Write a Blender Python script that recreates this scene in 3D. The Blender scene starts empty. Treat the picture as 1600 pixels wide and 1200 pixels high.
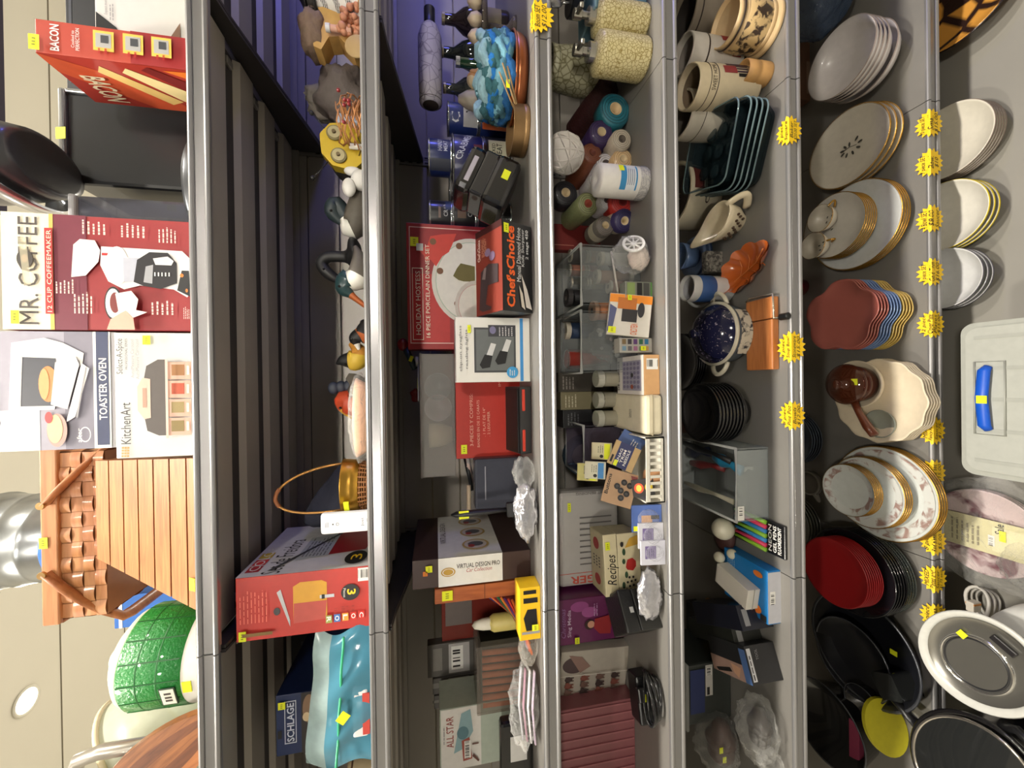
import bpy, bmesh, math, random
from mathutils import Vector, Matrix, Euler
rnd = random.Random(7)
PI = math.pi
scene = bpy.context.scene
COL = scene.collection
# ---------------------------------------------------------------- camera
CAMF = 610.0
CAM = Vector((-0.1202, -0.8126, 1.40))
_p, _yw, _r = 0.1926, -0.0046, -0.0153
def _axes():
    f = Vector((math.sin(_yw)*math.cos(_p), math.cos(_yw)*math.cos(_p), -math.sin(_p)))
    right = Vector((math.cos(_yw), -math.sin(_yw), 0))
    up = right.cross(f)
    ex, ey = -up, right
    c, s = math.cos(_r), math.sin(_r)
    return c*ex+s*ey, -s*ex+c*ey, f
EX, EY, FW = _axes()
cd = bpy.data.cameras.new('camera'); cam = bpy.data.objects.new('camera', cd); COL.objects.link(cam)
cd.sensor_fit = 'HORIZONTAL'; cd.sensor_width = 36.0; cd.lens = CAMF*36/1600; cd.clip_start = 0.02
m = Matrix((EX, EY, -FW)).transposed().to_4x4(); m.translation = CAM
cam.matrix_world = m
scene.camera = cam
# ---------------------------------------------------------------- world, lights, exposure
vs = scene.view_settings
vs.view_transform = 'Standard'; vs.look = 'None'; vs.gamma = 1.0; vs.use_curve_mapping = False; vs.exposure = -0.28
wd = bpy.data.worlds.new('world'); scene.world = wd; wd.use_nodes = True
wd.node_tree.nodes['Background'].inputs[0].default_value = (1.0, 0.95, 0.86, 1)
wd.node_tree.nodes['Background'].inputs[1].default_value = 0.10
def area(name, loc, size, power, col, target=None, size_y=None, shape='DISK', spread=PI):
    l = bpy.data.lights.new(name, 'AREA'); l.energy = power; l.color = col; l.shape = shape; l.size = size; l.spread = spread
    if size_y: l.size_y = size_y
    o = bpy.data.objects.new(name, l); COL.objects.link(o); o.location = loc
    d = (Vector(target)-Vector(loc)) if target else Vector((0, 0, -1))
    o.rotation_euler = d.to_track_quat('-Z', 'Y').to_euler()
    return o
WARM = (1.0, 0.935, 0.82)
CEIL = 4.2
for lx, ly, pw in ((-0.25, -0.56, 135), (1.75, -0.56, 85), (-2.2, -0.56, 85), (-0.25, -2.6, 60)):
    area('downlight', (lx, ly, CEIL-0.03), 0.30, pw, WARM)
for lx in (-1.6, 1.3):
    area('front_fill', (lx, -4.6, 2.75), .35, 5.5, WARM, target=(0, .3, 1.75), spread=math.radians(40))  # unseen spots, added out in front to brighten the upper shelf interiors
area('blue_accent', (1.75, -0.25, 1.52), 0.2, 5.5, (0.12, 0.14, 1.0), target=(0.75, 0.5, 1.5))
for lx in (-1.3, 0.3, 1.9):   # unseen fill lamps added behind the shelving to brighten the ceiling
    l = bpy.data.lights.new('ceiling_fill', 'POINT'); l.energy = 40; l.color = WARM; l.shadow_soft_size = .12
    o = bpy.data.objects.new('ceiling_fill', l); COL.objects.link(o); o.location = (lx, 1.7, 1.75)
# ---------------------------------------------------------------- helpers
S1, S2, S3, S4, S5, S6, FL = 1.833, 1.535, 1.1825, 0.8847, 0.5512, 0.110, -0.065
DEP = 0.50
def ray(px, py):
    return (EX*((px-800)/CAMF) - EY*((py-600)/CAMF) + FW)
def pY(px, py, Y):
    d = ray(px, py); t = (Y-CAM.y)/d.y; return CAM+d*t
def pZ(px, py, Z):
    d = ray(px, py); t = (Z-CAM.z)/d.z; return CAM+d*t
def fit(zb, px0, px1, py0, py1, Y=None):
    """front face seen between px0 (top) and px1 (base), py0 (right) and py1 (left) -> cx, Y, w, h"""
    pm = (py0+py1)/2; xm = (px0+px1)/2
    if Y is None: Y = pZ(px1, pm, zb).y
    a = pY(xm, py1, Y).x; b = pY(xm, py0, Y).x
    return (a+b)/2, Y, b-a, pY(px0, pm, Y).z-zb

_mc = {}
def lin(c): 
    c = c/255.0
    return c/12.92 if c <= .04045 else ((c+.055)/1.055)**2.4
def C(r, g, b, rough=.5, metal=0., var=.12, scale=60., bump=0., coat=0., alpha=1., trans=0., spec=.5, emit=0.):
    key = (r, g, b, rough, metal, var, scale, bump, coat, alpha, trans, spec, emit)
    if key in _mc: return _mc[key]
    m = bpy.data.materials.new('mat_%d_%d_%d' % (r, g, b)); m.use_nodes = True
    nt = m.node_tree; N = nt.nodes; L = nt.links; P = N['Principled BSDF']
    col = (lin(r), lin(g), lin(b), 1)
    P.inputs['Roughness'].default_value = rough; P.inputs['Metallic'].default_value = metal
    P.inputs['Specular IOR Level'].default_value = spec
    P.inputs['Coat Weight'].default_value = coat
    if trans: P.inputs['Transmission Weight'].default_value = trans
    if emit:
        P.inputs['Emission Color'].default_value = col; P.inputs['Emission Strength'].default_value = emit
    tc = N.new('ShaderNodeTexCoord'); nz = N.new('ShaderNodeTexNoise'); nz.inputs['Scale'].default_value = scale
    nz.inputs['Detail'].default_value = 3
    L.new(tc.outputs['Object'], nz.inputs['Vector'])
    mx = N.new('ShaderNodeMix'); mx.data_type = 'RGBA'
    mx.inputs[6].default_value = tuple(c*(1-var) for c in col[:3])+(1,); mx.inputs[7].default_value = tuple(min(1, c*(1+var*.6)) for c in col[:3])+(1,)
    L.new(nz.outputs['Fac'], mx.inputs[0]); L.new(mx.outputs[2], P.inputs['Base Color'])
    if bump:
        bp = N.new('ShaderNodeBump'); bp.inputs['Strength'].default_value = bump; bp.inputs['Distance'].default_value = .004
        L.new(nz.outputs['Fac'], bp.inputs['Height']); L.new(bp.outputs['Normal'], P.inputs['Normal'])
    if alpha < 1:
        tr = N.new('ShaderNodeBsdfTransparent'); ms = N.new('ShaderNodeMixShader'); ms.inputs[0].default_value = alpha
        L.new(tr.outputs[0], ms.inputs[1]); L.new(P.outputs[0], ms.inputs[2])
        L.new(ms.outputs[0], N['Material Output'].inputs['Surface'])
        tr.inputs[0].default_value = tuple(.5+.5*c for c in col[:3])+(1,)
    _mc[key] = m
    return m
def film(r=235, g=235, b=235, lo=.06, hi=.55, scale=28., rough=.12, bump=.9):
    """crinkled clear plastic film: see-through with glints"""
    key = ('film', r, g, b, lo, hi, scale, rough)
    if key in _mc: return _mc[key]
    m = bpy.data.materials.new('clear_film'); m.use_nodes = True
    nt = m.node_tree; N = nt.nodes; L = nt.links; P = N['Principled BSDF']
    P.inputs['Base Color'].default_value = (lin(r), lin(g), lin(b), 1); P.inputs['Roughness'].default_value = rough
    tc = N.new('ShaderNodeTexCoord'); nz = N.new('ShaderNodeTexNoise'); nz.inputs['Scale'].default_value = scale; nz.inputs['Detail'].default_value = 4
    nz.inputs['Distortion'].default_value = 1.2
    L.new(tc.outputs['Object'], nz.inputs['Vector'])
    bp = N.new('ShaderNodeBump'); bp.inputs['Strength'].default_value = bump; bp.inputs['Distance'].default_value = .02
    L.new(nz.outputs['Fac'], bp.inputs['Height']); L.new(bp.outputs['Normal'], P.inputs['Normal'])
    lw = N.new('ShaderNodeLayerWeight'); lw.inputs['Blend'].default_value = .35
    L.new(bp.outputs['Normal'], lw.inputs['Normal'])
    mr = N.new('ShaderNodeMapRange'); mr.inputs['To Min'].default_value = lo; mr.inputs['To Max'].default_value = hi
    L.new(lw.outputs['Facing'], mr.inputs['Value'])
    tr = N.new('ShaderNodeBsdfTransparent'); ms = N.new('ShaderNodeMixShader')
    L.new(mr.outputs[0], ms.inputs[0]); L.new(tr.outputs[0], ms.inputs[1]); L.new(P.outputs[0], ms.inputs[2])
    L.new(ms.outputs[0], N['Material Output'].inputs['Surface'])
    _mc[key] = m
    return m
def wood(c1, c2, scale=14., rough=.45, axis='X', coat=0.1):
    key = ('wood', c1, c2, scale, rough, axis)
    if key in _mc: return _mc[key]
    m = bpy.data.materials.new('wood'); m.use_nodes = True
    nt = m.node_tree; N = nt.nodes; L = nt.links; P = N['Principled BSDF']
    P.inputs['Roughness'].default_value = rough; P.inputs['Coat Weight'].default_value = coat
    tc = N.new('ShaderNodeTexCoord'); mp = N.new('ShaderNodeMapping'); sc = [9, 9, 9]; sc['XYZ'.index(axis)] = .8
    mp.inputs['Scale'].default_value = sc
    nz = N.new('ShaderNodeTexNoise'); nz.inputs['Scale'].default_value = scale; nz.inputs['Detail'].default_value = 5; nz.inputs['Distortion'].default_value = .6
    L.new(tc.outputs['Object'], mp.inputs[0]); L.new(mp.outputs[0], nz.inputs['Vector'])
    cr = N.new('ShaderNodeValToRGB'); e = cr.color_ramp.elements
    e[0].position = .32; e[1].position = .68
    e[0].color = tuple(lin(c) for c in c1)+(1,); e[1].color = tuple(lin(c) for c in c2)+(1,)
    L.new(nz.outputs['Fac'], cr.inputs[0]); L.new(cr.outputs[0], P.inputs['Base Color'])
    _mc[key] = m
    return m
def glassm(r=200, g=220, b=225, alpha=.22, rough=.04):
    return C(r, g, b, rough, alpha=alpha, var=.02, spec=.8)
def pattern(base, ink, kind='voronoi', scale=60., thr=.5, rough=.4, soft=.05):
    """two-colour printed pattern"""
    key = ('pat', base, ink, kind, scale, thr, rough, soft)
    if key in _mc: return _mc[key]
    m = bpy.data.materials.new('pattern'); m.use_nodes = True
    nt = m.node_tree; N = nt.nodes; L = nt.links; P = N['Principled BSDF']; P.inputs['Roughness'].default_value = rough
    tc = N.new('ShaderNodeTexCoord')
    if kind == 'voronoi':
        t = N.new('ShaderNodeTexVoronoi'); t.feature = 'DISTANCE_TO_EDGE'; out = t.outputs['Distance']; t.inputs['Scale'].default_value = scale
    elif kind == 'wave':
        t = N.new('ShaderNodeTexWave'); out = t.outputs['Fac']; t.inputs['Scale'].default_value = scale; t.inputs['Distortion'].default_value = 6
    elif kind == 'bands':
        t = N.new('ShaderNodeTexWave'); out = t.outputs['Fac']; t.bands_direction = 'Z'; t.inputs['Scale'].default_value = scale; t.inputs['Distortion'].default_value = 0.3
    else:
        t = N.new('ShaderNodeTexNoise'); out = t.outputs['Fac']; t.inputs['Scale'].default_value = scale; t.inputs['Detail'].default_value = 3
        t.inputs['Distortion'].default_value = .8
    L.new(tc.outputs['Object'], t.inputs['Vector'])
    cr = N.new('ShaderNodeValToRGB'); e = cr.color_ramp.elements
    e[0].position = max(0, thr-soft); e[1].position = min(1, thr+soft)
    e[0].color = tuple(lin(c) for c in ink)+(1,); e[1].color = tuple(lin(c) for c in base)+(1,)
    L.new(out, cr.inputs[0]); L.new(cr.outputs[0], P.inputs['Base Color'])
    _mc[key] = m
    return m

_tc = {}
def textmesh(s, bold=0., shear=0.):
    key = (s, bold, shear)
    if key in _tc: return _tc[key]
    cu = bpy.data.curves.new('t', 'FONT'); cu.body = s; cu.resolution_u = 2; cu.offset = bold; cu.shear = shear; cu.size = 1
    o = bpy.data.objects.new('t', cu); COL.objects.link(o)
    bpy.context.view_layer.update()
    me = bpy.data.meshes.new_from_object(o)
    vv = [(v.co.x, v.co.y) for v in me.vertices]; ff = [tuple(p.vertices) for p in me.polygons]
    bpy.data.objects.remove(o); bpy.data.curves.remove(cu); bpy.data.meshes.remove(me)
    if not vv: vv = [(0, 0), (1, 0), (1, 1)]; ff = []
    x0 = min(v[0] for v in vv); x1 = max(v[0] for v in vv); y0 = min(v[1] for v in vv); y1 = max(v[1] for v in vv)
    vv = [((x-x0)/max(1e-6, x1-x0), (y-y0)/max(1e-6, y1-y0)) for x, y in vv]
    _tc[key] = (vv, ff); return vv, ff

class MB:
    def __init__(s): s.v = []; s.f = []; s.mi = []; s.sm = []; s.mats = []; s.M = Matrix()
    def _m(s, m):
        if m not in s.mats: s.mats.append(m)
        return s.mats.index(m)
    def add(s, vv, ff, m, smooth=False, M=None):
        n = len(s.v); k = s._m(m); T = s.M @ M if M is not None else s.M
        s.v += [T @ Vector(p) for p in vv]
        for f in ff: s.f.append(tuple(i+n for i in f)); s.mi.append(k); s.sm.append(smooth)
    def box(s, x0, x1, y0, y1, z0, z1, m, b=0., M=None):
        if b <= 0:
            vv = [(x, y, z) for z in (z0, z1) for y in (y0, y1) for x in (x0, x1)]
            s.add(vv, [(0, 2, 3, 1), (4, 5, 7, 6), (0, 1, 5, 4), (2, 6, 7, 3), (0, 4, 6, 2), (1, 3, 7, 5)], m, M=M); return
        b = min(b, (x1-x0)*.45, (y1-y0)*.45, (z1-z0)*.45)
        bm = bmesh.new(); bmesh.ops.create_cube(bm, size=1)
        for v in bm.verts: v.co = Vector(((x0+x1)/2+v.co.x*(x1-x0), (y0+y1)/2+v.co.y*(y1-y0), (z0+z1)/2+v.co.z*(z1-z0)))
        bmesh.ops.bevel(bm, geom=bm.edges[:], offset=b, segments=2, affect='EDGES', profile=.5)
        bm.verts.index_update()
        s.add([v.co for v in bm.verts], [[v.index for v in f.verts] for f in bm.faces], m, M=M); bm.free()
    def lathe(s, prof, m, seg=36, c=(0, 0, 0), sx=1., sy=1., fn=None, M=None, smooth=True, cap=False):
        vv = []; ff = []; n = len(prof)
        for i in range(seg):
            a = 2*PI*i/seg; k = fn(a) if fn else 1.
            for r, z in prof: vv.append((c[0]+math.cos(a)*r*sx*k, c[1]+math.sin(a)*r*sy*k, c[2]+z))
        for i in range(seg):
            j = (i+1) % seg
            for q in range(n-1): ff.append((i*n+q, j*n+q, j*n+q+1, i*n+q+1))
        if cap:
            ff.append(tuple(i*n+n-1 for i in range(seg))); ff.append(tuple(i*n for i in range(seg))[::-1])
        s.add(vv, ff, m, smooth, M)
    def cyl(s, r, z0, z1, m, seg=28, c=(0, 0, 0), M=None, r1=None, b=None):
        r1 = r if r1 is None else r1; b = min(r, r1)*.06 if b is None else b
        b = min(b, abs(z1-z0)*.3)
        s.lathe([(1e-5, z0), (r-b, z0), (r, z0+b), (r1, z1-b), (r1-b, z1), (1e-5, z1)], m, seg, c, M=M, smooth=False)
    def tube(s, pts, r, m, seg=8, closed=False, M=None, flat=1.):
        pts = [Vector(p) for p in pts]; n = len(pts); vv = []; ff = []
        R = r if isinstance(r, (list, tuple)) else [r]*n
        ref = Vector((0, 0, 1)); prev = None
        for i, p in enumerate(pts):
            a = pts[(i-1) % n] if (closed or i > 0) else p; b = pts[(i+1) % n] if (closed or i < n-1) else p
            t = (b-a).normalized()
            if prev is None:
                u = t.cross(ref)
                if u.length < 1e-3: u = t.cross(Vector((1, 0, 0)))
            else: u = prev - t*prev.dot(t)
            u.normalize(); w = t.cross(u); prev = u
            for k in range(seg):
                g = 2*PI*k/seg; vv.append(p+(u*math.cos(g)+w*math.sin(g)*flat)*R[i])
        for i in range(n if closed else n-1):
            j = (i+1) % n
            for k in range(seg):
                l = (k+1) % seg; ff.append((i*seg+k, i*seg+l, j*seg+l, j*seg+k))
        if not closed:
            ff.append(tuple(range(seg))[::-1]); ff.append(tuple((n-1)*seg+k for k in range(seg)))
        s.add(vv, ff, m, True, M)
    def ell(s, c, r, m, seg=20, rings=12, M=None, fn=None):
        vv = []; ff = []
        for j in range(rings+1):
            t = PI*j/rings
            for i in range(seg):
                a = 2*PI*i/seg; d = Vector((math.sin(t)*math.cos(a), math.sin(t)*math.sin(a), math.cos(t)))
                k = fn(d) if fn else 1.
                vv.append((c[0]+d.x*r[0]*k, c[1]+d.y*r[1]*k, c[2]+d.z*r[2]*k))
        for j in range(rings):
            for i in range(seg):
                k = (i+1) % seg; ff.append((j*seg+i, (j+1)*seg+i, (j+1)*seg+k, j*seg+k))
        s.add(vv, ff, m, True, M)
    def prism(s, pts, y0, y1, m, M=None, smooth=False):
        """outline in (x,z), extruded in y"""
        n = len(pts); vv = [(x, y0, z) for x, z in pts]+[(x, y1, z) for x, z in pts]
        ff = [tuple(range(n)), tuple(range(2*n-1, n-1, -1))]
        ff += [(i, i+n, (i+1) % n+n, (i+1) % n) for i in range(n)]
        s.add(vv, ff, m, smooth, M)
    def hprism(s, pts, z0, z1, m, M=None):
        """outline in (x,y), extruded in z"""
        n = len(pts); vv = [(x, y, z0) for x, y in pts]+[(x, y, z1) for x, y in pts]
        ff = [tuple(range(n))[::-1], tuple(range(n, 2*n))]
        ff += [(i, (i+1) % n, (i+1) % n+n, i+n) for i in range(n)]
        s.add(vv, ff, m, False, M)
    def build(s, name, parent=None, label=None):
        me = bpy.data.meshes.new(name); me.from_pydata([tuple(v) for v in s.v], [], s.f)
        for m in s.mats: me.materials.append(m)
        me.polygons.foreach_set('material_index', s.mi); me.polygons.foreach_set('use_smooth', s.sm)
        bm = bmesh.new(); bm.from_mesh(me); bmesh.ops.recalc_face_normals(bm, faces=bm.faces); bm.to_mesh(me); bm.free()
        me.update()
        o = bpy.data.objects.new(name, me); COL.objects.link(o)
        if parent is not None: o.parent = parent
        if label: o['label'] = label
        return o

def tag(o, label, cat, group=None):
    o['label'] = label; o['category'] = cat
    if group: o['group'] = group
    return o
def T(name, label, cat, loc=(0, 0, 0), rot=0., group=None):
    o = bpy.data.objects.new(name, None); COL.objects.link(o); o.location = loc; o.empty_display_size = .02
    o.rotation_euler = rot if isinstance(rot, (tuple, list, Euler)) else (0, 0, rot)
    return tag(o, label, cat, group)
def solo(mb, name, label, cat, loc=(0, 0, 0), rot=0., group=None):
    o = mb.build(name); o.location = loc
    o.rotation_euler = rot if isinstance(rot, (tuple, list, Euler)) else (0, 0, rot)
    return tag(o, label, cat, group)
def dup(o, loc=None, rot=None, label=None):
    c = o.copy(); COL.objects.link(c)
    for ch in list(o.children):
        d = ch.copy(); COL.objects.link(d); d.parent = c
        for g in list(ch.children):
            e = g.copy(); COL.objects.link(e); e.parent = d
    if loc is not None: c.location = loc
    if rot is not None: c.rotation_euler = rot if isinstance(rot, (tuple, list)) else (0, 0, rot)
    if label: c['label'] = label
    return c
def struct(mb, name):
    o = mb.build(name); o['kind'] = 'structure'; return o
ORD = ['topmost', 'second', 'third', 'fourth', 'fifth', 'sixth', 'seventh', 'eighth', 'ninth', 'tenth', 'eleventh', 'twelfth']
def ordinal(i): return ORD[i] + ('' if i == 0 else ' from top')

YEL = C(226, 232, 30, .6); INK = C(30, 28, 26, .6); WHITE = C(232, 230, 224, .5); BLACK = C(22, 22, 24, .45)
class Dec:
    """flat print laid on a face; coordinates are given in a rectangle dom=(top, bottom, right, left)
    that spans the face: first pair runs down the face, second pair runs right to left"""
    def __init__(s, face, w, d, h, dom=(1, 0, 1, 0), lift=0.0, org=(0, 0, 0)):
        s.mb = MB(); s.face = face; s.w, s.d, s.h = w, d, h; s.dom = dom; s.n = 1; s.lift = lift; s.org = org
    def pt(s, a, b):
        t, bo, r, l = s.dom
        v = (bo-a)/(bo-t); u = (l-b)/(l-r); e = s.lift+.00035*s.n; w, d, h = s.w, s.d, s.h; ox, oy, oz = s.org
        if s.face == 'front': p = ((u-.5)*w, -d/2-e, v*h)
        elif s.face == 'right': p = (w/2+e, (u-.5)*d, v*h)
        elif s.face == 'left': p = (-w/2-e, (.5-u)*d, v*h)
        else: p = ((u-.5)*w, (v-.5)*d, h+e)
        return (p[0]+ox, p[1]+oy, p[2]+oz)
    def poly(s, pts, m):
        s.mb.add([s.pt(*p) for p in pts], [tuple(range(len(pts)))], m); s.n += 1
    def rect(s, a0, a1, b0, b1, m): s.poly([(a0, b0), (a0, b1), (a1, b1), (a1, b0)], m)
    def ell(s, a, b, ra, rb, m, n=24): s.poly([(a+ra*math.sin(2*PI*i/n), b+rb*math.cos(2*PI*i/n)) for i in range(n)], m)
    def ring(s, a, b, ra, rb, k, m, n=28):
        vv = []; 
        for i in range(n):
            t = 2*PI*i/n
            for q in (1, k): vv.append(s.pt(a+ra*q*math.sin(t), b+rb*q*math.cos(t)))
        s.mb.add(vv, [(2*i, 2*i+1, (2*i+3) % (2*n), (2*i+2) % (2*n)) for i in range(n)], m); s.n += 1
    def frame(s, a0, a1, b0, b1, t, tb, m):
        s.rect(a0, a0+t, b0, b1, m); s.rect(a1-t, a1, b0, b1, m); s.rect(a0, a1, b0, b0+tb, m); s.rect(a0, a1, b1-tb, b1, m)
    def text(s, txt, a0, a1, b0, b1, m, bold=0., shear=0., flip=False):
        vv, ff = textmesh(txt, bold, shear)
        o = []
        for x, y in vv:
            if flip: x, y = 1-x, 1-y
            o.append(s.pt(a1-y*(a1-a0), b1-x*(b1-b0)))
        s.mb.add(o, ff, m); s.n += 1
    def lines(s, a0, a1, b0, b1, n, m, fr=.5, ragged=.25):
        """rows of unreadably small print"""
        for i in range(n):
            a = a0+(a1-a0)*(i+.2)/n; e = b0+(b1-b0)*ragged*rnd.random(); t = (a1-a0)/n*fr*.8; p = b1
            while p > e:
                q = max(e, p-(b1-b0)*rnd.uniform(.10, .28)); s.rect(a, a+t*rnd.uniform(.8, 1), q, p, m); s.n -= 1; p = q-(b1-b0)*.045
        s.n += 1
    def barcode(s, a0, a1, b0, b1, n=16, vertical=True):
        s.rect(a0, a1, b0, b1, WHITE)
        for i in range(n):
            if rnd.random() < .25: continue
            q = b0+(b1-b0)*(i+.4)/n if vertical else a0+(a1-a0)*(i+.4)/n
            if vertical: s.rect(a0+(a1-a0)*.12, a1-(a1-a0)*.25, q, q+(b1-b0)/n*rnd.choice((.35, .7)), INK)
            else: s.rect(q, q+(a1-a0)/n*rnd.choice((.35, .7)), b0+(b1-b0)*.12, b1-(b1-b0)*.25, INK)
            s.n -= 1
        s.n += 1
    def done(s, name, parent, label=None): return s.mb.build(name, parent, label)
def sticker(parent, face, w, d, h, dom, a0, a1, b0, b1, lift=.0035, m=None, org=(0, 0, 0)):
    D = Dec(face, w, d, h, dom, lift, org); D.rect(a0, a1, b0, b1, m or YEL)
    ma, mb_ = (a0+a1)/2, (b0+b1)/2; da, db = a1-a0, b1-b0
    for k in (-.22, 0, .2): D.rect(ma-da*.16, ma+da*.14, mb_+k*db-db*.05, mb_+k*db+db*.05, C(140, 140, 30, .7))
    return D.done('price_sticker', parent, 'small yellow price sticker')
def carton(name, label, cat, zb, px0, px1, py0, py1, d, m, Y=None, rot=0., group=None, part='carton', bev=.0015, h=None):
    cx, Y, w, hh = fit(zb, px0, px1, py0, py1, Y); h = h or hh
    r = T(name, label, cat, (cx, Y+d/2, zb), rot, group)
    b = MB(); b.box(-w/2, w/2, -d/2, d/2, 0, h, m, bev); b.build(part, r)
    return r, w, d, h
def proj(P):
    d = Vector(P)-CAM; z = d.dot(FW)
    return 800+CAMF*d.dot(EX)/z, 600-CAMF*d.dot(EY)/z
class Carton:
    """box shaped thing whose front face is seen at px0..px1, py0..py1"""
    def __init__(s, name, label, cat, zb, px0, px1, py0, py1, d, m, Y=None, rot=0., group=None, part='carton', bev=.0015, h=None):
        cx, Y, w, hh = fit(zb, px0, px1, py0, py1, Y)
        s.w, s.d, s.h = w, d, h or hh; s.Y = Y
        s.r = T(name, label, cat, (cx, Y+d/2, zb), rot, group)
        if m is not None:
            b = MB(); b.box(-w/2, w/2, -d/2, d/2, 0, s.h, m, bev); s.body = b.build(part, s.r)
        s.dom = (px0, proj((cx, Y, zb))[0], py0, py1)
        s.top = zb+s.h
    def dec(s, face='front', lift=.0002):
        return Dec(face, s.w, s.d, s.h, s.dom if face == 'front' else (0, 1, 0, 1), lift)
    def stick(s, a0, a1, b0, b1, face='front', m=None):
        return sticker(s.r, face, s.w, s.d, s.h, s.dom if face == 'front' else (0, 1, 0, 1), a0, a1, b0, b1, .006 if face == 'front' else .004, m)
def loft(mb, pts, rad, mats, seg=14):
    """tapered round body through pts; rad = (half width in y, half height); mats = one material per span"""
    pts = [Vector(p) for p in pts]; n = len(pts); P = []; R = []; mt = []
    def cr(a, b, c, d, t): return .5*((2*b)+(c-a)*t+(2*a-5*b+4*c-d)*t*t+(3*b-a-3*c+d)*t**3)
    K = 4
    for i in range(n-1):
        a, b, c, d = pts[max(0, i-1)], pts[i], pts[i+1], pts[min(n-1, i+2)]
        ra, rb, rc, rd = [Vector(rad[j]) for j in (max(0, i-1), i, i+1, min(n-1, i+2))]
        for k in range(K):
            t = k/K; P.append(cr(a, b, c, d, t)); q = cr(ra, rb, rc, rd, t); R.append((max(.0006, q.x), max(.0006, q.y))); mt.append(mats[i])
    P.append(pts[-1]); R.append(rad[-1])
    rings = []
    for i, p in enumerate(P):
        t = (P[min(i+1, len(P)-1)]-P[max(i-1, 0)]).normalized(); side = Vector((0, 1, 0)); up = t.cross(side).normalized()
        rings.append([p+side*math.cos(2*PI*k/seg)*R[i][0]+up*math.sin(2*PI*k/seg)*R[i][1] for k in range(seg)])
    base = len(mb.v); mb.v += [mb.M @ v for r in rings for v in r]
    for i in range(len(P)-1):
        for k in range(seg):
            l = (k+1) % seg
            mb.f.append((base+i*seg+k, base+i*seg+l, base+(i+1)*seg+l, base+(i+1)*seg+k)); mb.mi.append(mb._m(mt[i])); mb.sm.append(True)
    mb.f.append(tuple(base+k for k in range(seg))); mb.mi.append(mb._m(mt[0])); mb.sm.append(True)
    mb.f.append(tuple(base+(len(P)-1)*seg+k for k in range(seg))); mb.mi.append(mb._m(mt[-1])); mb.sm.append(True)
def hexa(mb, c, m):
    """c: 8 corners, bottom 4 (ccw) then top 4"""
    mb.add(c, [(3, 2, 1, 0), (4, 5, 6, 7), (0, 1, 5, 4), (1, 2, 6, 5), (2, 3, 7, 6), (3, 0, 4, 7)], m)
# ================================================================ the setting
def xprism(mb, pts, x0, x1, m, smooth=False):
    n = len(pts); vv = [(x0, y, z) for y, z in pts]+[(x1, y, z) for y, z in pts]
    ff = [tuple(range(n)), tuple(range(2*n-1, n-1, -1))]+[(i, i+n, (i+1) % n+n, (i+1) % n) for i in range(n)]
    mb.add(vv, ff, m, smooth)
concrete = C(142, 139, 132, .75, var=.22, scale=3.5, bump=.15)
paint = C(238, 234, 222, .8, var=.05, scale=2.)
b = MB(); b.box(-4.5, 4.5, -6.5, 4.0, FL-.05, FL, concrete); struct(b, 'floor')
b = MB(); b.box(-4.5, 4.5, -6.5, 4.0, CEIL, CEIL+.05, paint)
for k in range(13): b.box(-4.5, 4.5, -4+.61*k, -4+.61*k+.008, CEIL-.003, CEIL, C(120, 112, 95, .8))
struct(b, 'ceiling')
b = MB(); b.box(-4.5, 4.5, 4.0, 4.05, FL, CEIL, paint); struct(b, 'wall_back')
b = MB(); b.box(-4.55, -4.5, -6.5, 4.0, FL, CEIL, paint); struct(b, 'wall_left')
b = MB(); b.box(4.5, 4.55, -6.5, 4.0, FL, CEIL, paint); struct(b, 'wall_right')
q = pZ(8, 170, CEIL-.06); b = MB(); b.box(pZ(5, 340, CEIL).x, 4.4, q.y-.35, q.y, CEIL-.06, CEIL-.001, C(52, 46, 66, .7)); struct(b, 'trim_1')
# ceiling lamps
def ceiling_lamp(x, y, label):
    r = T('ceiling_light', label, 'ceiling light', (x, y, CEIL))
    b = MB(); b.lathe([(.085, 0), (.095, -.006), (.09, -.014), (.076, -.010), (.07, 0)], C(235, 232, 220, .4), 32); b.build('trim_ring', r)
    b = MB(); b.lathe([(1e-4, -.008), (.074, -.008), (.076, -.002)], C(255, 244, 222, .5, emit=6.), 32); b.build('lens', r, 'glowing round lens')
p = pZ(40, 1095, CEIL)
ceiling_lamp(p.x, p.y, 'round glowing ceiling downlight far behind the shelves beside the frosted lampshade')
area('downlight', (p.x, p.y, CEIL-.03), .2, 60, WARM)
# ---------------------------------------------------------------- shelving
GREY = C(136, 133, 128, .42, metal=.35, var=.06, scale=40); LIPM = C(164, 163, 164, .3, metal=.7, var=.05, scale=30)
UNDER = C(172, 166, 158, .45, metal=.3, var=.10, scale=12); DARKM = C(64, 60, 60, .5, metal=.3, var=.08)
BOARD = C(168, 162, 154, .5, metal=.15, var=.08, scale=9); SLOT = C(205, 194, 170, .5)
HW = .61
def lip(mb, x0, x1):
    o = []
    for a in range(0, 181, 30): o.append((-.006-.006*math.sin(math.radians(a))*1.0, .001-.005+.005*math.cos(math.radians(a))))
    o.append((-.0075, -.011)); o.append((-.0075, -.026))
    for a in range(0, 181, 30): o.append((-.007-.006*math.sin(math.radians(a)), -.031+.005*math.cos(math.radians(a))))
    o += [(-.002, -.036), (-.002, .001)]
    xprism(mb, o, x0, x1, LIPM)
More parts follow.
